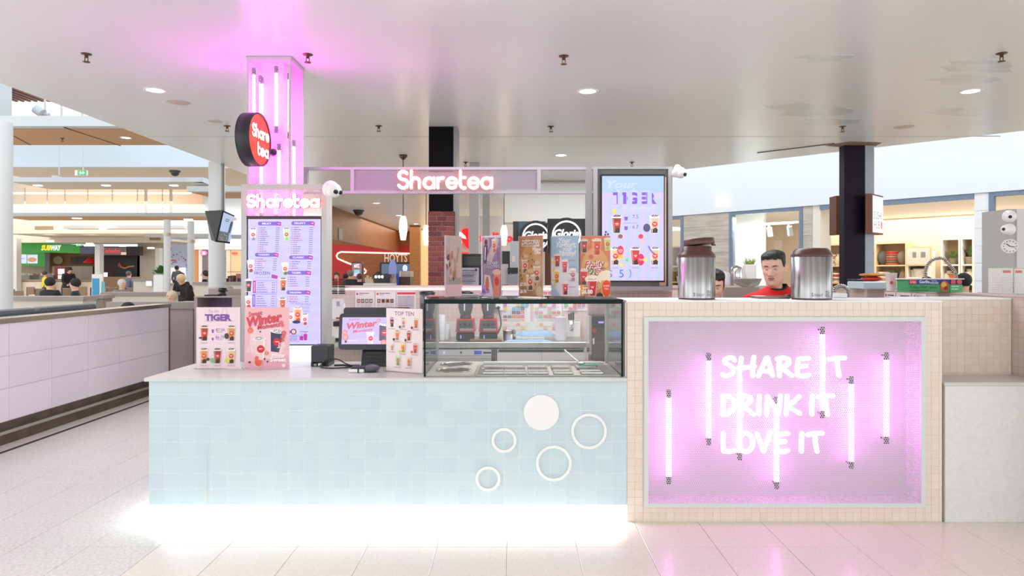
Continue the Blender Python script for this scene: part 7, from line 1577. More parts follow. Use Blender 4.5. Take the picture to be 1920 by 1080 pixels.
appliance(1370, 1392, 497, 535.7, Yz, STEEL2, 'steel_kettle', 'polished steel kettle behind the staff', 'kettle'); appliance(1345, 1369, 508, 535.7, Yz-.02, FRO, 'rice_cooker', 'pale round rice cooker on the rear wall', 'rice cooker')
one('kettle_spout', BLACK, 'black lidded spout beside the steel kettle', 'appliance', MB().box(WX(1374, 7.3), 7.29, WZ(506, 7.3), WX(1384, 7.3), 7.34, WZ(499, 7.3), bev=.006)) if False else None
b = MB(); x_ = WX(1402, 6.3); Yz = 6.3; b.lathe((x_, Yz, WZ(538, Yz)), [(.05, 0), (.10, .02), (.125, .075), (.13, .078), (.12, .07), (.0001, .01)], 24); 
t = thing('sieve_bowl', 'large clear grey bowl beside the man', 'bowl', (x_, Yz, WZ(538, Yz))); b.build('bowl', glass_mat('clear_grey_bowl', (.72, .70, .68), .9, .15, .75), t)
one('low_cabinet', mat('cabinet_mauve_grey', (160, 146, 140), .5), 'mauve grey back cabinet behind the staff', 'cabinet', MB().box(WX(1352, 6.2), 6.15, 0, WX(1420, 6.2), 6.5, WZ(538.5, 6.2)))
# sushi sign
Yu = 8.84; ux = lambda x: WX(x, Yu); uz = lambda y: WZ(y, Yu)
t = thing('sushi_sign', 'square timber sided sign box with a white face beside the plum post', 'sign', (ux(1640), Yu, uz(438)))
b = MB(); b.hexa([(ux(1622.5), Yu, uz(438)), (ux(1635), Yu, uz(438)), (WX(1656, Yu+.3), Yu+.30, uz(438)), (WX(1641, Yu+.42), Yu+.42, uz(438)), (ux(1622.5), Yu, uz(363)), (ux(1635), Yu, uz(363)), (WX(1656, Yu+.3), Yu+.30, uz(363)), (WX(1641, Yu+.42), Yu+.42, uz(363))]); b.build('timber_box', DWOOD, t)
b = MB(); b.box(WX(1568, 9.3), 9.3, WZ(440, 9.3), WX(1578, 9.3), 9.5, WZ(367, 9.3)); b.build('timber_box', DWOOD, t)
d_ = Vector((WX(1656, Yu+.3)-ux(1635), .30, 0)); f = frame((ux(1635), Yu, uz(438)), d_, (0, 0, 1)); L = d_.length; hS = uz(363)-uz(438)
P = Print(f, d=.002, step=.001); P.rect(.02, .02, L-.015, hS-.02, (240, 242, 242)); P.text('SUSHI', L*.48, hS*.38, .10, (110, 116, 126), w=L*.7); P.text('HUB', L*.40, hS*.14, .10, (110, 116, 126), w=L*.5); P.ell(L*.8, hS*.24, .035, .055, (226, 120, 120)); P.build(t, 'white_face', M_SCREEN)
# ================================================================== food court on the open side
# lilac tiled half wall
PX = -4.70
t = thing('lilac_half_wall', 'long half wall with lilac glass panels, steel cap and steel kick rail', 'half wall', (-4.8, 6.5, 0))
box_part('core', PINK_G, t, -4.86, 2.0, .20, PX-.008, 9.36, 1.115); box_part('steel_cap', STEEL, t, -4.90, 1.95, 1.115, PX+.012, 9.40, 1.16); box_part('steel_kick', DSTEEL, t, -4.80, 2.0, .0, PX-.03, 9.36, .20); box_part('kick_ledge', STEEL, t, PX-.03, 2.0, .095, PX+.03, 9.36, .125); box_part('kick_base', DSTEEL, t, PX-.028, 2.0, .0, PX+.022, 9.36, .094)
box_part('end_trim', mat('end_trim_brown', (120, 100, 96), .4), t, -4.88, 9.361, 0, PX+.004, 9.39, 1.114)
pmesh = {}
for j in range(3):
    for i in range(13):
        y1 = 9.355-i*.6+(0 if i == 0 else .03); y0 = 9.355-(i+1)*.6+.03
        if y1 < 2.2: continue
        b = MB(); b.box(PX-.008, y0+.0018, .205+j*.303+.0018, PX, y1-.0018, .205+(j+1)*.303-.0018, bev=.001); b.build('panel', rt.choice(PINK_T), t)
# banquette cushions behind it
for i, (y0, y1, lb) in enumerate(((4.2, 7.25, 'grey upholstered booth back nearer the frame edge behind the lilac wall'), (7.29, 8.3, 'grey upholstered booth back towards the far end of the lilac wall'))):
    tt = thing('booth_seat', lb, 'booth seat', (-5.25, (y0+y1)/2, 0), 'booth seats behind the lilac wall'); GB = mat('grey_vinyl', (92, 98, 104), .5)
    b = MB(); b.box(-5.16, y0, .95, -5.03, y1, 1.215, bev=.04, seg=2); b.build('head_cushion', GB, tt); b = MB(); b.box(-5.20, y0, .5, -5.05, y1, .94, bev=.03); b.build('backrest', GB, tt); b = MB(); b.box(-5.65, y0, .32, -5.21, y1, .48, bev=.03); b.build('seat', GB, tt); box_part('base', MAUVE, tt, -5.6, y0, 0, -5.05, y1, .315)
# stone capped dividers
CAPS = mat('taupe_cap', (150, 138, 132), .4); DIV = mat('divider_cream', (206, 196, 182), .6); DIVB = mat('divider_taupe', (148, 134, 126), .6)
def divider(px0, px1, ytop, Y, label, thick=.35, m=DIV, zt=1.15, cap=.07):
    x0, x1 = WX(px0, Y), WX(px1, Y); zt = WZ(ytop, Y)
    tt = thing('divider_wall', label, 'half wall', ((x0+x1)/2, Y, 0), 'half walls in the food court'); box_part('wall_core', m, tt, x0, Y, 0, x1, Y+thick, zt-cap); box_part('cap', CAPS, tt, x0-.03, Y-.03, zt-cap, x1+.03, Y+thick+.03, zt); return tt
divider(-60, 155, 556, 12.0, 'cream half wall with a taupe cap behind the grey booth seats'); divider(193, 318, 548, 13.8, 'cream half wall with a taupe cap beyond the seated pair'); divider(180, 193, 553, 12.8, 'narrow taupe wall end between the two cream half walls', .3, DIVB)
divider(205, 362, 566, 9.75, 'mauve panelled half wall behind the end of the lilac wall', .12, MAUVE, cap=.10)
Yv = 9.95; t = thing('mauve_cupboard', 'mauve laminate cupboard with a black shadow line by the lilac wall end', 'cupboard', (WX(341, Yv), Yv, 0)); box_part('carcass', MAUVE, t, WX(318, Yv), Yv+.02, 0, WX(364, Yv), Yv+.5, WZ(567, Yv)); box_part('door', MAUVE, t, WX(319, Yv), Yv, .1, WX(361, Yv), Yv+.019, WZ(584, Yv)); box_part('shadow_gap', BLACK, t, WX(319, Yv), Yv+.012, WZ(583.5, Yv), WX(362, Yv), Yv+.0199, WZ(582, Yv))
Yv = 9.6; vx = lambda x: WX(x, Yv); vz = lambda y: WZ(y, Yv); t = thing('bin_station', 'mauve laminate bin station with a purple tinted opening', 'bin station', (vx(405), Yv, 0))
for q in ((vx(364), Yv, 0, vx(370), Yv+.6, vz(558)), (vx(435), Yv, 0, vx(470), Yv+.6, vz(558)), (vx(370), Yv, 0, vx(435), Yv+.6, vz(640)), (vx(364), Yv-.01, vz(558), vx(470), Yv+.6, vz(555.5)), (vx(364), Yv+.45, vz(555.5), vx(470), Yv+.6, vz(543))): box_part('panel', MAUVE, t, *q)
box_part('inner_back', mat('bin_violet', (120, 100, 132), .5), t, vx(370), Yv+.4, vz(640), vx(435), Yv+.41, vz(558))
one('serving_tray', BLACK, 'black flat tray on top of the bin station', 'tray', MB().box(vx(380), Yv+.05, vz(555.5)+.001, vx(404), Yv+.3, vz(555.5)+.02)); t = thing('black_scale', 'black rounded gadget on the bin station beside the tray', 'appliance', (vx(403), Yv+.2, vz(555.5))); b = MB(); b.lathe((vx(403), Yv+.25, vz(555.5)), [(.05, .001), (.055, .02), (.035, .04), (.06, .07), (.055, .11), (.0001, .115)], 18); b.build('body', BLACK, t); box_part('handle', CHAR, t, vx(396), Yv+.22, vz(555.5)+.06, vx(412), Yv+.27, vz(555.5)+.08)
# round columns
def round_column(px0, px1, Y, z1, label, collar=None, z0=0, m=None, base=None):
    x = (WX(px0, Y)+WX(px1, Y))/2; r = (WX(px1, Y)-WX(px0, Y))/2; t = thing('round_column', label, 'column', (x, Y, z0), 'white round columns'); b = MB(); b.cyl((x, Y, z0), (x, Y, z1), r, n=32); b.build('shaft', m or mat('column_white', (206, 207, 207), .5), t)
    if collar: b = MB(); b.cyl((x, Y, WZ(collar[1], Y)), (x, Y, WZ(collar[0], Y)), r*1.22, n=32); b.build('steel_collar', mat('collar_steel', (180, 170, 160), .35, .7), t)
    if base: b = MB(); b.cyl((x, Y, 0), (x, Y, WZ(base, Y)), r*1.25, n=40); b.build('ribbed_base', mat('ribbed_base', (190, 182, 176), .4, .3), t)
    return t
round_column(392, 421, 13.5, WZ(305, 13.5), 'thickest white round column, behind the hanging screen', base=538); round_column(307.5, 319.5, 19, WZ(412, 19), 'slim white round column with a high steel collar', (437, 442)); round_column(352, 364, 21, WZ(415, 21), 'slim white round column beside the bright mall passage', (450, 455))
round_column(-22, 20, 11.2, 4.05, 'white round column at the picture edge under the wooden soffit'); b = MB(); x_ = WX(0, 12.5)
one('beam_end', mat('beam_blue_white', (180, 192, 200), .5), 'pale square beam end above the white fascia at the roof opening', 'beam', MB().box(WX(-60, 12.4), 12.4, WZ(217, 12.4), WX(22.5, 12.9), 12.9, 6.5))
one('steel_column', mat('column_white', (206, 207, 207), .5), 'thin square white post beside the green sandwich shop sign', 'post', MB().box(WX(21, 30), 30, 0, WX(31, 30), 30.3, WZ(447, 30))); one('steel_column', mat('column_white', (206, 207, 207), .5), 'white post between the green sign and the dark grill shop', 'post', MB().box(WX(177.5, 30), 30, 0, WX(187, 30), 30.3, WZ(458, 30))); one('steel_column', mat('column_white', (206, 207, 207), .5), 'white post on the plain cream wall past the grill shop', 'post', MB().box(WX(291, 31), 31, 0, WX(299, 31), 31.3, WZ(465, 31)))
# hanging screen
Yt = 10.4; hx_ = lambda x: WX(x, Yt); hz_ = lambda y: WZ(y, Yt); t = thing('hanging_screen', 'black wedge shaped hanging housing with a screen showing a person', 'screen', (hx_(412), Yt, hz_(459)))
A = [(385, 396), (416, 392), (440, 404), (430, 457), (421, 458.5), (399, 453), (395, 446)]
# front (dark side panel) and screen panel as two faces of a wedge body
f1 = [W(384, 395.5, Yt), W(417, 394, Yt-.12), W(404, 453.5, Yt-.10), W(396, 450, Yt)]; f2 = [W(417, 394, Yt-.12), W(440, 404, Yt+.05), W(431, 456, Yt+.05), W(404, 453.5, Yt-.10)]
bk = [f1[0]+Vector((.16, .34, 0)), f2[1]+Vector((-.10, .24, 0)), f2[2]+Vector((-.10, .24, 0)), f1[3]+Vector((.14, .34, 0))]
b = MB(); b.add(f1+[f2[1], f2[2]]+bk, [(0, 1, 2, 3), (1, 4, 5, 2), (0, 6, 7, 4, 1), (3, 2, 5, 8, 9), (4, 7, 8, 5), (0, 3, 9, 6)]); b.build('housing', BLACK, t)
u_ = (f2[1]-f2[0]); n_ = u_.cross(f2[3]-f2[0]).normalized(); n_ = n_ if n_.y < 0 else -n_
def q2(a, c): top = f2[0].lerp(f2[1], a); bot = f2[3].lerp(f2[2], a); return bot.lerp(top, c)
P = Print(lambda a, c, d: q2(a, c)+n_*d, d=.016, step=.0008); P.rect(.08, .05, .96, .95, (168, 184, 214)); P.rect(.08, .05, .8, .36, (96, 100, 100)); r = random.Random(2)
for k in range(60): x, y = r.uniform(.1, .75), r.uniform(.06, .34); P.rect(x, y, x+.04, y+.015, r.choice([(190, 190, 180), (60, 62, 60)]))
P.poly([(.55, .36), (.72, .36), (.8, .72), (.7, .8), (.6, .7)], (70, 80, 100)); P.ell(.7, .8, .06, .04, (200, 170, 160)); P.bars(.2, .5, .76, .03, (80, 90, 120), 1, .1); P.bars(.2, .45, .70, .03, (80, 90, 120), 2, .1); P.bars(.8, .9, .2, .02, (230, 230, 236), 3, .04); P.build(t, 'picture', M_SCREEN)
b = MB(); b.cyl((hx_(412), Yt+.1, hz_(395)), (hx_(412), Yt+.1, CZ-.002), .026, n=12); b.build('ceiling_pole', MGREY, t)
# layered ceilings over the food court
def beam(name, px0, px1, y0, y1, Y, m, dep=.3, kind='structure'):
    return slab(name, WX(px0, Y), Y, WZ(y1, Y), WX(px1, Y), Y+dep, WZ(y0, Y), m)
FASC = mat('fascia_white', (190, 195, 198), .55); SOF = mat('soffit_beige', (210, 199, 183), .6)
z1_ = WZ(237, 12)
beam('beam_fascia_front', -200, 330, 217, 236.5, 12, FASC, .2)
so = slab('ceiling_wood_soffit', WX(-260, 12), 12.21, z1_-.001, WX(420, 12)+.3, 13.75, z1_+.1, WOODP)
for a in (-60, 118): pass
for (ax, ay, bx_, by_) in ((0, 241, 57, 271.5), (120, 238.5, 226, 273)):
    Ya, Yb_ = (z1_-H)*F/(HY-ay), (z1_-H)*F/(HY-by_); b = MB(); b.tube([(WX(ax, Ya), Ya, z1_-.003), (WX(bx_, Yb_), Yb_, z1_-.003)], .009, 4); b.build('soffit_joint', mat('soffit_joint', (96, 66, 46), .8), so)
Yd_ = (z1_-H)*F/(HY-258); o = dup(dl0, (WX(236, Yd_), Yd_, z1_-.002), label='round white downlight in the perforated wooden soffit'); 
Yd_ = (z1_-H)*F/(HY-259); dup(sp0, (WX(117, Yd_), Yd_, z1_-.002), label='small brass fire sprinkler head under the wooden soffit')
slab('ceiling_hall_blocker', -45, 19.25, 5.5, -4.7, 45, 5.7, BH if 'BH' in globals() else WHITE)  # unseen slab added to keep sky light off the food hall
slab('wall_light_well', WX(-60, 19), 19, WZ(313, 19), WX(400, 19), 19.2, 5.85, mat('well_blue_white', (192, 206, 217), .6))
c2 = slab('ceiling_hall', WX(-60, 19), 19.2, WZ(313, 19), WX(470, 19), 23.3, WZ(313, 19)+.15, SOF)
beam('beam_baffle', 18, 381, 332.5, 341, 17.5, FASC, .25); zb1 = WZ(341, 17.5)
t = thing('ceiling_baffle_end', 'angled dark edged end of the long white ceiling baffle', 'baffle', W(392, 340, 17.3)); b = MB(); b.hexa([W(379, 341, 17.4), W(396, 348, 17.2), W(396, 348, 17.6), W(379, 341, 17.8), W(379, 332.5, 17.4), W(396, 338, 17.2), W(396, 338, 17.6), W(379, 332.5, 17.8)]); b.build('baffle', FASC, t); b = MB(); b.box(WX(362, 17.45), 17.4, WZ(346, 17.45), WX(395, 17.45), 17.9, WZ(344, 17.45)); b.build('dark_underside', MGREY, t)
zc3 = zb1-.002; slab('ceiling_hall_low', WX(18, 17.5), 17.76, zc3, WX(381, 17.5), 19.05, zc3+.1, SOF)
for i, px in enumerate((71, 199, 326)):
    Yd_ = (zc3-H)*F/(HY-347.5); b = MB(); b.lathe((WX(px, Yd_), Yd_, zc3), [(.0001, -.012), (.1, -.012), (.11, 0)], 18); one('hall_downlight', LAMP, 'round downlight in the beige hall ceiling, %s' % ['closest to the edge column', 'under the green exit sign', 'closest to the dome camera'][i], 'ceiling light', b, 'hall downlights')
# warm cove with hanging rods
COVE = mat('cove_cream', (222, 214, 202), .6); slab('wall_cove', WX(-60, 25), 25, WZ(400, 25), WX(380, 25), 25.2, WZ(350, 25)+.3, COVE)
o = MB().box(WX(20, 24.4), 24.3, WZ(363, 24.4)-.02, WX(360, 24.4), 24.36, WZ(363, 24.4)+.03).build('trim_1001', mat('cove_glow', (255, 255, 255), .4, emit=5, ecol=(255, 236, 206))); o.name = 'trim_6'; o['kind'] = 'structure'
o = MB().box(WX(170, 24.6), 24.5, WZ(397, 24.6)-.03, WX(330, 24.6), 24.56, WZ(397, 24.6)+.0).build('trim_7', mat('cove_glow', (255, 255, 255), .4, emit=5, ecol=(255, 236, 206))); o['kind'] = 'structure'
for i, px in enumerate((46, 88, 121, 164, 210, 257, 271, 304, 318)): one('hanging_rod', FASC, '%s white rod in the glowing ceiling cove, %s from the edge column' % ('thick' if i in (6, 8) else 'thin', ['first', 'second', 'third', 'fourth', 'fifth', 'sixth', 'seventh', 'eighth', 'ninth'][i]), 'rod', MB().box(WX(px, 24), 23.98, WZ(399, 24), WX(px, 24)+(.03 if i not in (6, 8) else .10), 24.02, WZ(352, 24)), 'rods in the ceiling cove')
zc4 = WZ(405, 23); beam('beam_cove_front', 18, 400, 399, 405, 23, FASC, .2); slab('ceiling_cove', WX(-20, 23), 23.2, zc4, WX(400, 23), 24.95, zc4+.1, WOODP)
for i, (px, py) in enumerate(((144, 409), (353, 411))): Yd_ = (zc4-H)*F/(HY-py); b = MB(); b.lathe((WX(px, Yd_), Yd_, zc4), [(.0001, -.02), (.14, -.02), (.15, 0)], 18); one('hall_downlight', LAMP, 'round downlight under the long white beam, %s' % ['above the sandwich shop', 'beside the hanging screen'][i], 'ceiling light', b, 'hall downlights')
beam('beam_cross', 350, 470, 349, 359, 15, FASC, .2); slab('ceiling_cross', WX(350, 15), 15.2, WZ(359, 15), WX(470, 15), 16.4, WZ(359, 15)+.1, WOODP)
# bulkhead above the shops
BH = mat('bulkhead_cream', (214, 203, 188), .6); YBH = 31
slab('wall_shops', WX(-80, YBH), YBH, WZ(455, YBH), WX(310, YBH), YBH+.3, WZ(404, YBH)+.8, BH); slab('ceiling_shops', WX(-80, YBH), YBH+.3, WZ(452, YBH), WX(320, YBH), YBH+3.5, WZ(452, YBH)+.1, BH); slab('wall_plain', WX(258, 33), 33, 0, WX(307, 33), 33.3, WZ(440, 33), BH)
for i, (a, c, y) in enumerate(((66, 100, 427), (171, 198, 437), (281, 301, 447))): tt = thing('air_grille', 'long dark air grille on the cream bulkhead, %s' % ['above the sandwich shop', 'above the white post', 'above the plain wall'][i], 'grille', W((a+c)/2, y, YBH)); box_part('grille_frame', mat('grille_taupe', (140, 124, 108), .6), tt, WX(a, YBH), YBH-.03, WZ(y+3.5, YBH), WX(c, YBH), YBH-.001, WZ(y-3, YBH))
for i, (a, c, y, Yb_) in enumerate(((119, 345, 423, 26.5), (270, 400, 438, 24.5))):
    beam('beam_hung_%d' % i if False else 'beam_hung', a, c, y, y+6, Yb_, FASC, .5)
for i, (px, py) in enumerate(((94, 452), (168, 457), (230, 461), (193, 429.5), (283, 465), (373, 434.5))): Y = 29 if i != 3 else 26.3; p = W(px, py, Y); b = MB(); b.lathe(p, [(.0001, -.03), (.13, -.03), (.14, .02), (.0001, .02)], 16); one('hall_downlight', LAMP, 'round downlight %s' % ['above the green sandwich sign', 'over the white shop post', 'above the dark grill sign', 'under the hung white beam', 'over the plain cream wall', 'beside the slim round columns'][i], 'ceiling light', b, 'hall downlights')
slab('ceiling_shop_front', WX(0, 28), 28, WZ(447, 28)+.2, WX(330, 28), 31, WZ(447, 28)+.3, BH)
# shops
YS1 = 32; sx = lambda x: WX(x, YS1); sz = lambda y: WZ(y, YS1)
t = thing('sandwich_shop', 'sandwich shop front with a bright green sign and yellow white letters', 'shop', (sx(90), YS1, 0)); GRN = mat('shop_green', (58, 148, 62), .5, emit=.25)
b = MB(); b.hexa([(sx(34), YS1, sz(472)), (sx(150), YS1, sz(475)), (sx(150), YS1+.3, sz(475)), (sx(34), YS1+.3, sz(472)), (sx(34), YS1, sz(453)), (sx(150), YS1, sz(459)), (sx(150), YS1+.3, sz(459)), (sx(34), YS1+.3, sz(453))]); b.build('sign_board', GRN, t)
P = Print(frame((0, YS1, 0), (1, 0, 0), (0, 0, 1)), d=.02, step=.01); P.text('SUB', sx(87), sz(469), .22, (255, 214, 20), w=sx(96)-sx(78), bold=.05, shear=.2); P.text('WAY', sx(106), sz(469), .22, (255, 255, 255), w=sx(116)-sx(96.5), bold=.05, shear=.2); P.build(t, 'letters', M_SCREEN)
def sp(nm, m, par, px0, py0, px1, py1, d, th=.08):
    Y = YS1+d; return box_part(nm, m, par, WX(px0, Y), Y, max(0, WZ(py1, Y)), WX(px1, Y), Y+th, WZ(py0, Y))
def SP(d): Y = YS1+d; return Print(frame((0, Y, 0), (1, 0, 0), (0, 0, 1)), step=.01), (lambda x: WX(x, Y)), (lambda y: WZ(y, Y))
sp('back_wall', mat('shop_back', (170, 156, 134), .6), t, 10, 450, 100, 600, 2.2); sp('green_wall', GRN, t, 29, 470, 83, 498, 1.4); sp('green_wall', GRN, t, 71, 474, 84, 500, 1.3); sp('timber_wall', mat('shop_timber', (140, 92, 50), .6), t, 92, 472, 182, 600, 1.9); sp('white_tile_wall', mat('shop_tile', (196, 178, 164), .5), t, 98, 499, 172, 600, 1.7); sp('stone_pier', mat('shop_pier', (110, 104, 100), .6), t, 84, 474, 93, 600, 1.2)
P, qx3, qz3 = SP(1.28); P.rect(qx3(31), qz3(494), qx3(50), qz3(477), (206, 208, 232)); P.rect(qx3(51.5), qz3(494), qx3(71), qz3(477.5), (206, 206, 226)); P.ell(qx3(61), qz3(487), .22, .11, (190, 140, 90)); P.bars(qx3(33), qx3(48), qz3(486), .05, (150, 160, 200), 1, .2); P.build(t, 'menu_screens', M_SCREEN)['kind'] = 'stuff'
sp('serving_counter', mat('counter_taupe', (150, 134, 118), .5), t, 10, 524, 180, 600, -1.5, .6); sp('counter_front', mat('counter_cream', (214, 202, 184), .5), t, 10, 529, 178, 600, -1.62, .1); sp('food_display', mat('food_dark', (92, 84, 70), .5), t, 36, 516, 95, 524.5, -1.0, .3)
for i_, (a_, c_) in enumerate(((40, 50), (52, 62), (64, 72), (76, 84))): sp('food_tub', mat('tub_%d' % (i_+1), [(120, 140, 80), (190, 170, 120), (160, 90, 70), (200, 190, 170)][i_], .5), t, a_, 513, c_, 516.2, -1.05, .2)
sp('glass_screen', GLASS, t, 36, 512, 100, 524, -1.3, .03)
P, qx3, qz3 = SP(1.65)
for a_, c_ in ((132, 144), (146, 158), (160, 172)): P.rect(qx3(a_), qz3(494), qx3(c_), qz3(482), (36, 30, 28))
P.build(t, 'menu_boards')['kind'] = 'stuff'; P, qx3, qz3 = SP(1.85); P.ell(qx3(109), qz3(488), .24, .2, (200, 176, 146)); P.build(t, 'mural')
t = thing('drinks_fridge', 'upright drinks fridge with a red top and lit glass door', 'fridge', (sx(107), YS1, 0)); box_part('cabinet', mat('fridge_red', (150, 40, 40), .4), t, sx(97), YS1+.2, 0, sx(117), YS1+.7, sz(500)); box_part('door', mat('fridge_lit', (236, 240, 230), .3, emit=.5), t, sx(104), YS1+.17, .9, sx(116), YS1+.19, sz(504))
for k in range(3): box_part('shelf', BLACK, t, sx(104), YS1+.16, 1.05+k*.22, sx(116), YS1+.169, 1.08+k*.22)
b = MB(); b.lathe(W(169, 493, YS1), [(.0001, .26), (.05, .25), (.3, .02), (.3, 0), (.0001, .02)], 18); one('red_pendant_shade', RED, 'red conical pendant shade in the sandwich shop', 'pendant lamp', b)
t = thing('grill_shop', 'dark grill shop front with a red lettered sign and black mural', 'shop', (sx(225), YS1, 0)); DK = mat('grill_dark', (46, 34, 36), .5); box_part('sign_board', DK, t, sx(150), YS1, sz(479), sx(262), YS1+.3, sz(462)); sp('brown_wall', mat('grill_brown', (70, 40, 36), .6), t, 176, 478, 262, 600, 1.0); sp('black_mural', mat('mural_black', (22, 20, 24), .5), t, 215, 485, 257, 522, .9, .05); sp('serving_counter', mat('grill_counter', (150, 124, 96), .5), t, 188, 519, 250, 600, -1.2, .6)
P = Print(frame((0, YS1, 0), (1, 0, 0), (0, 0, 1)), d=.01, step=.01); P.rect(sx(151), sz(476), sx(177), sz(463), (50, 46, 66)); P.rect(sx(190), sz(478), sx(238), sz(464), (80, 60, 64)); P.text('Kebabs', sx(208), sz(474), .2, (206, 40, 40), w=sx(227)-sx(190), bold=.03, shear=.2); P.rect(sx(228), sz(478), sx(238), sz(473), (206, 180, 150)); P.build(t, 'letters', M_SCREEN)
P, qx3, qz3 = SP(.89); P.line([(qx3(a), qz3(c)) for a, c in ((222, 495), (226, 500), (234, 503), (242, 500), (252, 499))], .06, (220, 150, 60)); P.poly([(qx3(221), qz3(500)), (qx3(229), qz3(499)), (qx3(225), qz3(491))], (200, 50, 40)); P.build(t, 'mural_print')
t = thing('order_tablets', 'white order screens on the grill shop counter', 'screen', (sx(216), YS1-1, sz(520)))
for a in (209, 214.5, 220): box_part('tablet', mat('tablet_lit', (236, 240, 255), .3, emit=.7), t, sx(a), YS1-1.0, sz(520), sx(a+4.5), YS1-.96, sz(511))
t = thing('menu_totem', 'white and sky blue upright board in the food court', 'sign board', (WX(181, 24), 24, 0)); box_part('board', WHITE, t, WX(172, 24), 24, 0, WX(190, 24), 24.1, WZ(514, 24)); box_part('blue_panel', mat('sky_blue', (60, 160, 206), .4), t, WX(173.5, 24), 23.98, .3, WX(186, 24), 23.999, WZ(522, 24)); box_part('teal_disc', mat('teal', (110, 190, 190), .5), t, WX(190.5, 24), 24, .9, WX(195, 24), 24.05, WZ(528, 24))
for i, (a, c, y) in enumerate(((250, 300, 523), (284, 320, 531))): divider(a, c, y, 21+i, ['cream serving station beyond the food court tables', 'low cream station beside the slim column'][i], .6, DIV)
t = thing('steel_box', 'square steel box let into the cream serving station', 'bin', (WX(280, 20.9), 20.9, WZ(536, 20.9))); box_part('steel_face', STEEL2, t, WX(275, 20.9), 20.86, WZ(536, 20.9), WX(286, 20.9), 20.899, WZ(527, 20.9))
# potted plant by the column
Yp = 20.5; p = W(301, 516, Yp); t = thing('potted_plant', 'leafy green bush in a planter beside the slim round column', 'plant', (p.x, Yp, 0)); box_part('planter', WHITE, t, p.x-.14, Yp-.14, 0, p.x+.14, Yp+.14, p.z); rg = random.Random(8)
b = MB()
for q in range(160):
    a, e_ = rg.uniform(0, 2*PI), rg.uniform(.1, 1.5); d_ = Vector((math.cos(a)*math.cos(e_), math.sin(a)*math.cos(e_), math.sin(e_))); o_ = Vector((p.x, Yp, p.z+.02)); r0 = rg.uniform(.08, .24); s_ = d_.cross((0, .3, 1)).normalized()*.03; b.add([o_+d_*(r0-.06), o_+d_*r0+s_, o_+d_*(r0+.07), o_+d_*r0-s_], [(0, 1, 2, 3)])
o = b.build('foliage', mat('bush_green', (60, 110, 50), .6), t); o['kind'] = 'stuff'
# cafe chairs and tables
def make_chair():
    t = thing('cafe_chair', 'brown cafe chair with a square back', 'chair', (0, 0, 0), 'brown cafe chairs in the food court', local=True); BRN_ = mat('chair_brown', (128, 106, 86), .55); LG = mat('chair_leg', (60, 56, 54), .4, .6)
    box_part('seat', BRN_, t, -.2, -.2, .44, .2, .2, .47); b = MB(); b.box(-.2, .17, .55, .2, .195, .88, bev=.01); b.build('backrest', BRN_, t)
    for x in (-.18, .18):
        for y in (-.18, .18): box_part('leg', LG, t, x-.012, y-.012, 0, x+.012, y+.012, .44 if y < 0 else .86)
    return t
ch0 = make_chair(); first = True; rc = random.Random(5)
CH = [(28, 24.0, 'first'), (50, 27.5, 'second'), (66, 24.5, 'third'), (104, 28.2, 'fourth'), (120, 25.5, 'fifth'), (160, 28.3, 'sixth'), (176, 26.5, 'seventh'), (193, 28.2, 'eighth'), (207, 26.0, 'ninth'), (222, 28.4, 'tenth'), (238, 26.2, 'eleventh'), (256, 28.0, 'twelfth'), (270, 25.8, 'thirteenth'), (40, 21.5, 'lowest')]
for i, (px, Y, w) in enumerate(CH):
    loc = (WX(px, Y), Y, 0); o = ch0 if first else dup(ch0, loc); first = False; o.location = loc; o.rotation_euler = (0, 0, rc.choice([0, .2, -.2, PI, PI-.2]))
    o.scale = (1, 1, 1.16); o['label'] = 'brown square backed cafe chair, %s counting from the edge column' % w
for i, (px, Y) in enumerate(((38, 22.7), (75, 26.5), (134, 23), (150, 24.6), (222, 24.6), (262, 23.6), (155, 19.5))):
    t = thing('cafe_table', 'round pale cafe table among brown chairs, %s' % ['closest to the edge column', 'beyond the black seated person', 'beyond the seated pair', 'beside the sky blue board', 'by the elderly person', 'before the cream serving station', 'nearest the half walls'][i], 'table', (WX(px, Y), Y, 0), 'round cafe tables in the food court'); b = MB(); b.cyl((WX(px, Y), Y, .715), (WX(px, Y), Y, .745), .36, n=24); b.build('table_top', mat('table_pale', (206, 196, 180), .4), t); b = MB(); b.cyl((WX(px, Y), Y, .02), (WX(px, Y), Y, .715), .035, n=10); b.cyl((WX(px, Y), Y, 0), (WX(px, Y), Y, .02), .22, n=18); b.build('pedestal', CHAR, t)
# exit signs
def exit_sign(px, py, w, Y, label, rods):
    p = W(px, py, Y); k = Y/F; t = thing('exit_sign', label, 'exit sign', p, 'green exit signs'); f = frame(p, (1, 0, 0), (0, 0, 1)); box_part('box', WHITE, t, p.x-w*k/2, Y, p.z-w*k*.21, p.x+w*k/2, Y+.05, p.z+w*k*.21)
    P = Print(f, d=.003, step=.002); h = w*k*.2; ww = w*k/2; P.rect(-ww*.55, -h, ww*.98, h, (60, 186, 120)); P.rect(-ww*.98, -h, -ww*.6, h, (236, 250, 240)); P.poly([(ww*.3, h*.7), (ww*.8, 0), (ww*.3, -h*.7)], (240, 252, 244)); P.ell(-.0, h*.5, h*.2, h*.2, (240, 252, 244)); P.line([(-ww*.1, -h*.7), (ww*.05, h*.1), (ww*.25, -h*.2)], h*.3, (240, 252, 244)); P.line([(-ww*.3, h*.1), (ww*.15, h*.1)], h*.2, (240, 252, 244)); P.build(t, 'lit_face', M_SCREEN)
    for q in rods: b = MB(); b.cyl((WX(q[0], Y), Y+.02, p.z+(0 if q[1] else .02)), (WX(q[0], Y), Y+.02, WZ(274, Y)), .012, n=8); b.build('rod', FASC, t)
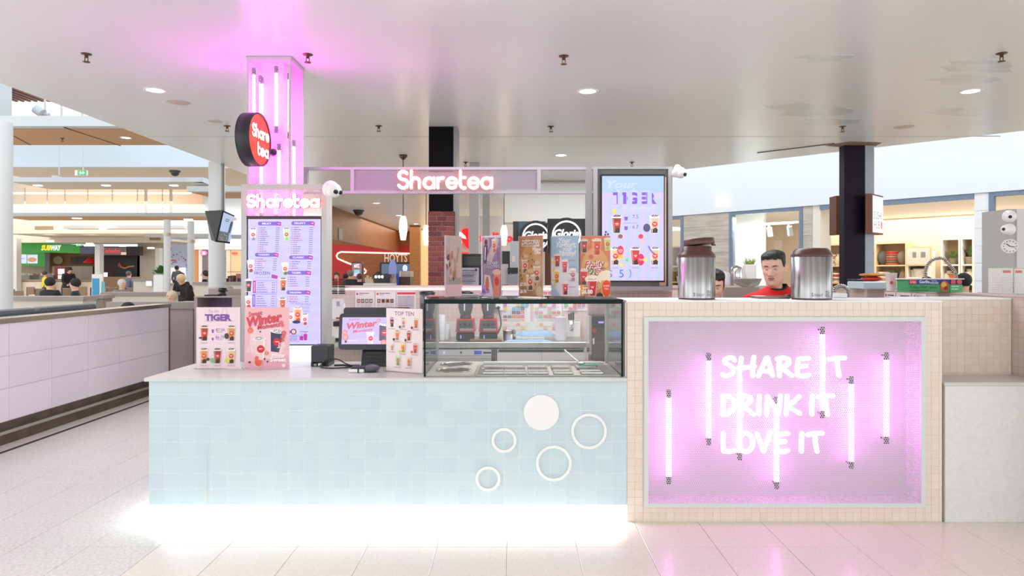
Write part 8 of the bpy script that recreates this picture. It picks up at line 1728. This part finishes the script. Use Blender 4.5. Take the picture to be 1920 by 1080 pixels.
exit_sign(151.5, 324, 22, 16, 'green exit sign hanging on a rod before the beige hall ceiling', [(155, 0)]); exit_sign(148.5, 459, 10, 29.5, 'small green exit sign beside the green sandwich shop sign', []); exit_sign(379, 455, 7, 36, 'tiny green exit sign above the bright mall passage', [])
dome(328, 320, 17.2, 'smoked dome camera under the beige hall ceiling', 1.15)
t = thing('ceiling_bracket', 'thin white rod ending in a slanted white bar under the light well', 'bracket', W(111, 330, 17.0)); b = MB(); b.cyl(W(111, 329, 17), W(111, 274, 17), .014, n=8); b.build('rod', FASC, t); b = MB(); b.hexa([W(97, 332, 17), W(120, 333.5, 17), W(120, 333.5, 17.1), W(97, 332, 17.1), W(97, 329, 17), W(106, 329, 17), W(106, 329, 17.1), W(97, 329, 17.1)]); b.build('bar', FASC, t)
# open roof with timber louvres, glazing bars and spotlight
sk = thing('roof_louvre', 'row of dark timber roof louvres seen through the open roof', 'louvre', W(60, 175, 15)); 
for k in range(13):
    x = -13.95+.175*k; b = MB(); b.box(x, 12.6, 6.2, x+.06, 18.5, 6.36); b.build('slat', DWOOD, sk)
for i, px in enumerate((82, 113, 152)): one('glazing_bar', FASC, 'thin white glazing bar in the open roof, '+['beside the flood light', 'middle of three', 'nearest the kiosk ceiling'][i], 'glazing bar', MB().box(WX(px, 14), 14, WZ(218, 14), WX(px, 14)+.03, 14.03, WZ(150, 14)), 'glazing bars in the open roof')
t = thing('flood_light', 'pale cylindrical spotlight above the white fascia', 'spotlight', W(75, 210, 13)); b = MB(); b.cyl(W(67, 204, 13), W(80, 213, 13), .09, n=16); b.build('lamp_head', mat('flood_grey', (170, 184, 194), .5), t); b = MB(); b.cyl(W(78, 212, 13.05), W(92, 216, 13.05), .04, n=10); b.build('arm', mat('flood_grey', (170, 184, 194), .5), t)
# bright mall passage far away between the columns
Yf = 40; fx = lambda x: WX(x, Yf); fz = lambda y: WZ(y, Yf)
t = thing('distant_shopfront', 'far bright shopfront with white counters and coloured stock', 'shop', (fx(335), Yf, 0)); box_part('back_wall', mat('passage_blue', (206, 216, 232), .6), t, fx(300), Yf, 0, fx(455), Yf+.3, fz(440)); box_part('white_counter', mat('lit_counter', (250, 250, 255), .5, emit=.5), t, fx(318), Yf-1, 0, fx(356), Yf-.5, fz(502)); box_part('dark_sign', mat('passage_dark', (70, 74, 84), .5), t, fx(334), Yf-2, fz(472), fx(350), Yf-1.8, fz(466)); box_part('orange_sign', mat('passage_orange', (206, 130, 70), .5), t, fx(323), Yf-2, fz(473), fx(330), Yf-1.8, fz(468))
r = random.Random(14); P = Print(frame((0, Yf-.02, 0), (1, 0, 0), (0, 0, 1)), step=.01)
for k in range(110): x, y = r.uniform(318, 452), r.uniform(474, 512); P.rect(fx(x), fz(y), fx(x+r.uniform(1, 4)), fz(y-r.uniform(1, 3)), r.choice([(206, 90, 110), (120, 150, 210), (236, 236, 246), (90, 96, 130), (200, 170, 200), (240, 150, 150), (160, 180, 220)]))
P.rect(fx(338), fz(490), fx(348), fz(487.5), (255, 120, 130)); P.build(t, 'coloured_stock')['kind'] = 'stuff'
Yf2 = 30; t = thing('side_shopfronts', 'row of warm shopfronts with a pink lit sign along the passage', 'shop', (WX(400, Yf2), Yf2, 0)); gx2 = lambda x: WX(x, Yf2); gz2 = lambda y: WZ(y, Yf2)
for a, c, m in ((365, 372, 'orange_door'), (372, 380, 'pale_wall'), (380, 391, 'dark_glass'), (424, 433, 'cream_door'), (433, 452, 'warm_glass')):
    box_part('shop_bay', mat('bay_'+m, {'orange_door': (206, 140, 80), 'pale_wall': (224, 220, 222), 'dark_glass': (120, 110, 116), 'cream_door': (214, 200, 180), 'warm_glass': (226, 190, 150)}[m], .5), t, gx2(a), Yf2, 0, gx2(c)-.02, Yf2+.3, gz2(468))
box_part('fascia', WHITE, t, gx2(364), Yf2-.05, gz2(468), gx2(460), Yf2+.3, gz2(448)); P = Print(frame((0, Yf2-.06, 0), (1, 0, 0), (0, 0, 1)), step=.01); P.rrect(gx2(377), gz2(479), gx2(390), gz2(470), .1, (236, 120, 180)); P.rect(gx2(381), gz2(477), gx2(386), gz2(472), (250, 236, 250)); P.rect(gx2(436), gz2(477), gx2(447), gz2(473), (236, 90, 70))
for k in range(6): P.rect(gx2(366+k*4), gz2(463), gx2(367.5+k*4), gz2(456), (255, 255, 255))
P.build(t, 'lit_signs', M_SCREEN)
t = thing('clothes_rail', 'dark clothes and timber trestle before the far shopfront', 'clothes rail', (WX(436, 22), 22, 0)); rr2 = random.Random(3)
for k in range(9): x = WX(424+k*2.6, 22); b = MB(); b.box(x, 22, .8, x+.05, 22.3, 1.35+rr2.uniform(0, .25), bev=.01); b.build('garment', mat('garment_%s' % ['black', 'plum', 'rose', 'navy', 'brown'][k % 5], [(34, 30, 34), (80, 50, 60), (170, 110, 110), (50, 54, 80), (110, 80, 66)][k % 5], .8), t)
b = MB(); b.tube([(WX(423, 22), 22.15, 1.62), (WX(448, 22), 22.15, 1.62)], .015, 6); b.build('rail', STEEL, t)
for a, c in ((425, 433), (433, 425)): b = MB(); b.tube([(WX(a, 21.9), 21.9, 0), (WX(c, 21.9), 21.9, .82)], .02, 6); b.build('trestle_leg', TIM, t)
divider(364, 460, 529, 18, 'cream half wall behind the thick round column', .3, DIV)
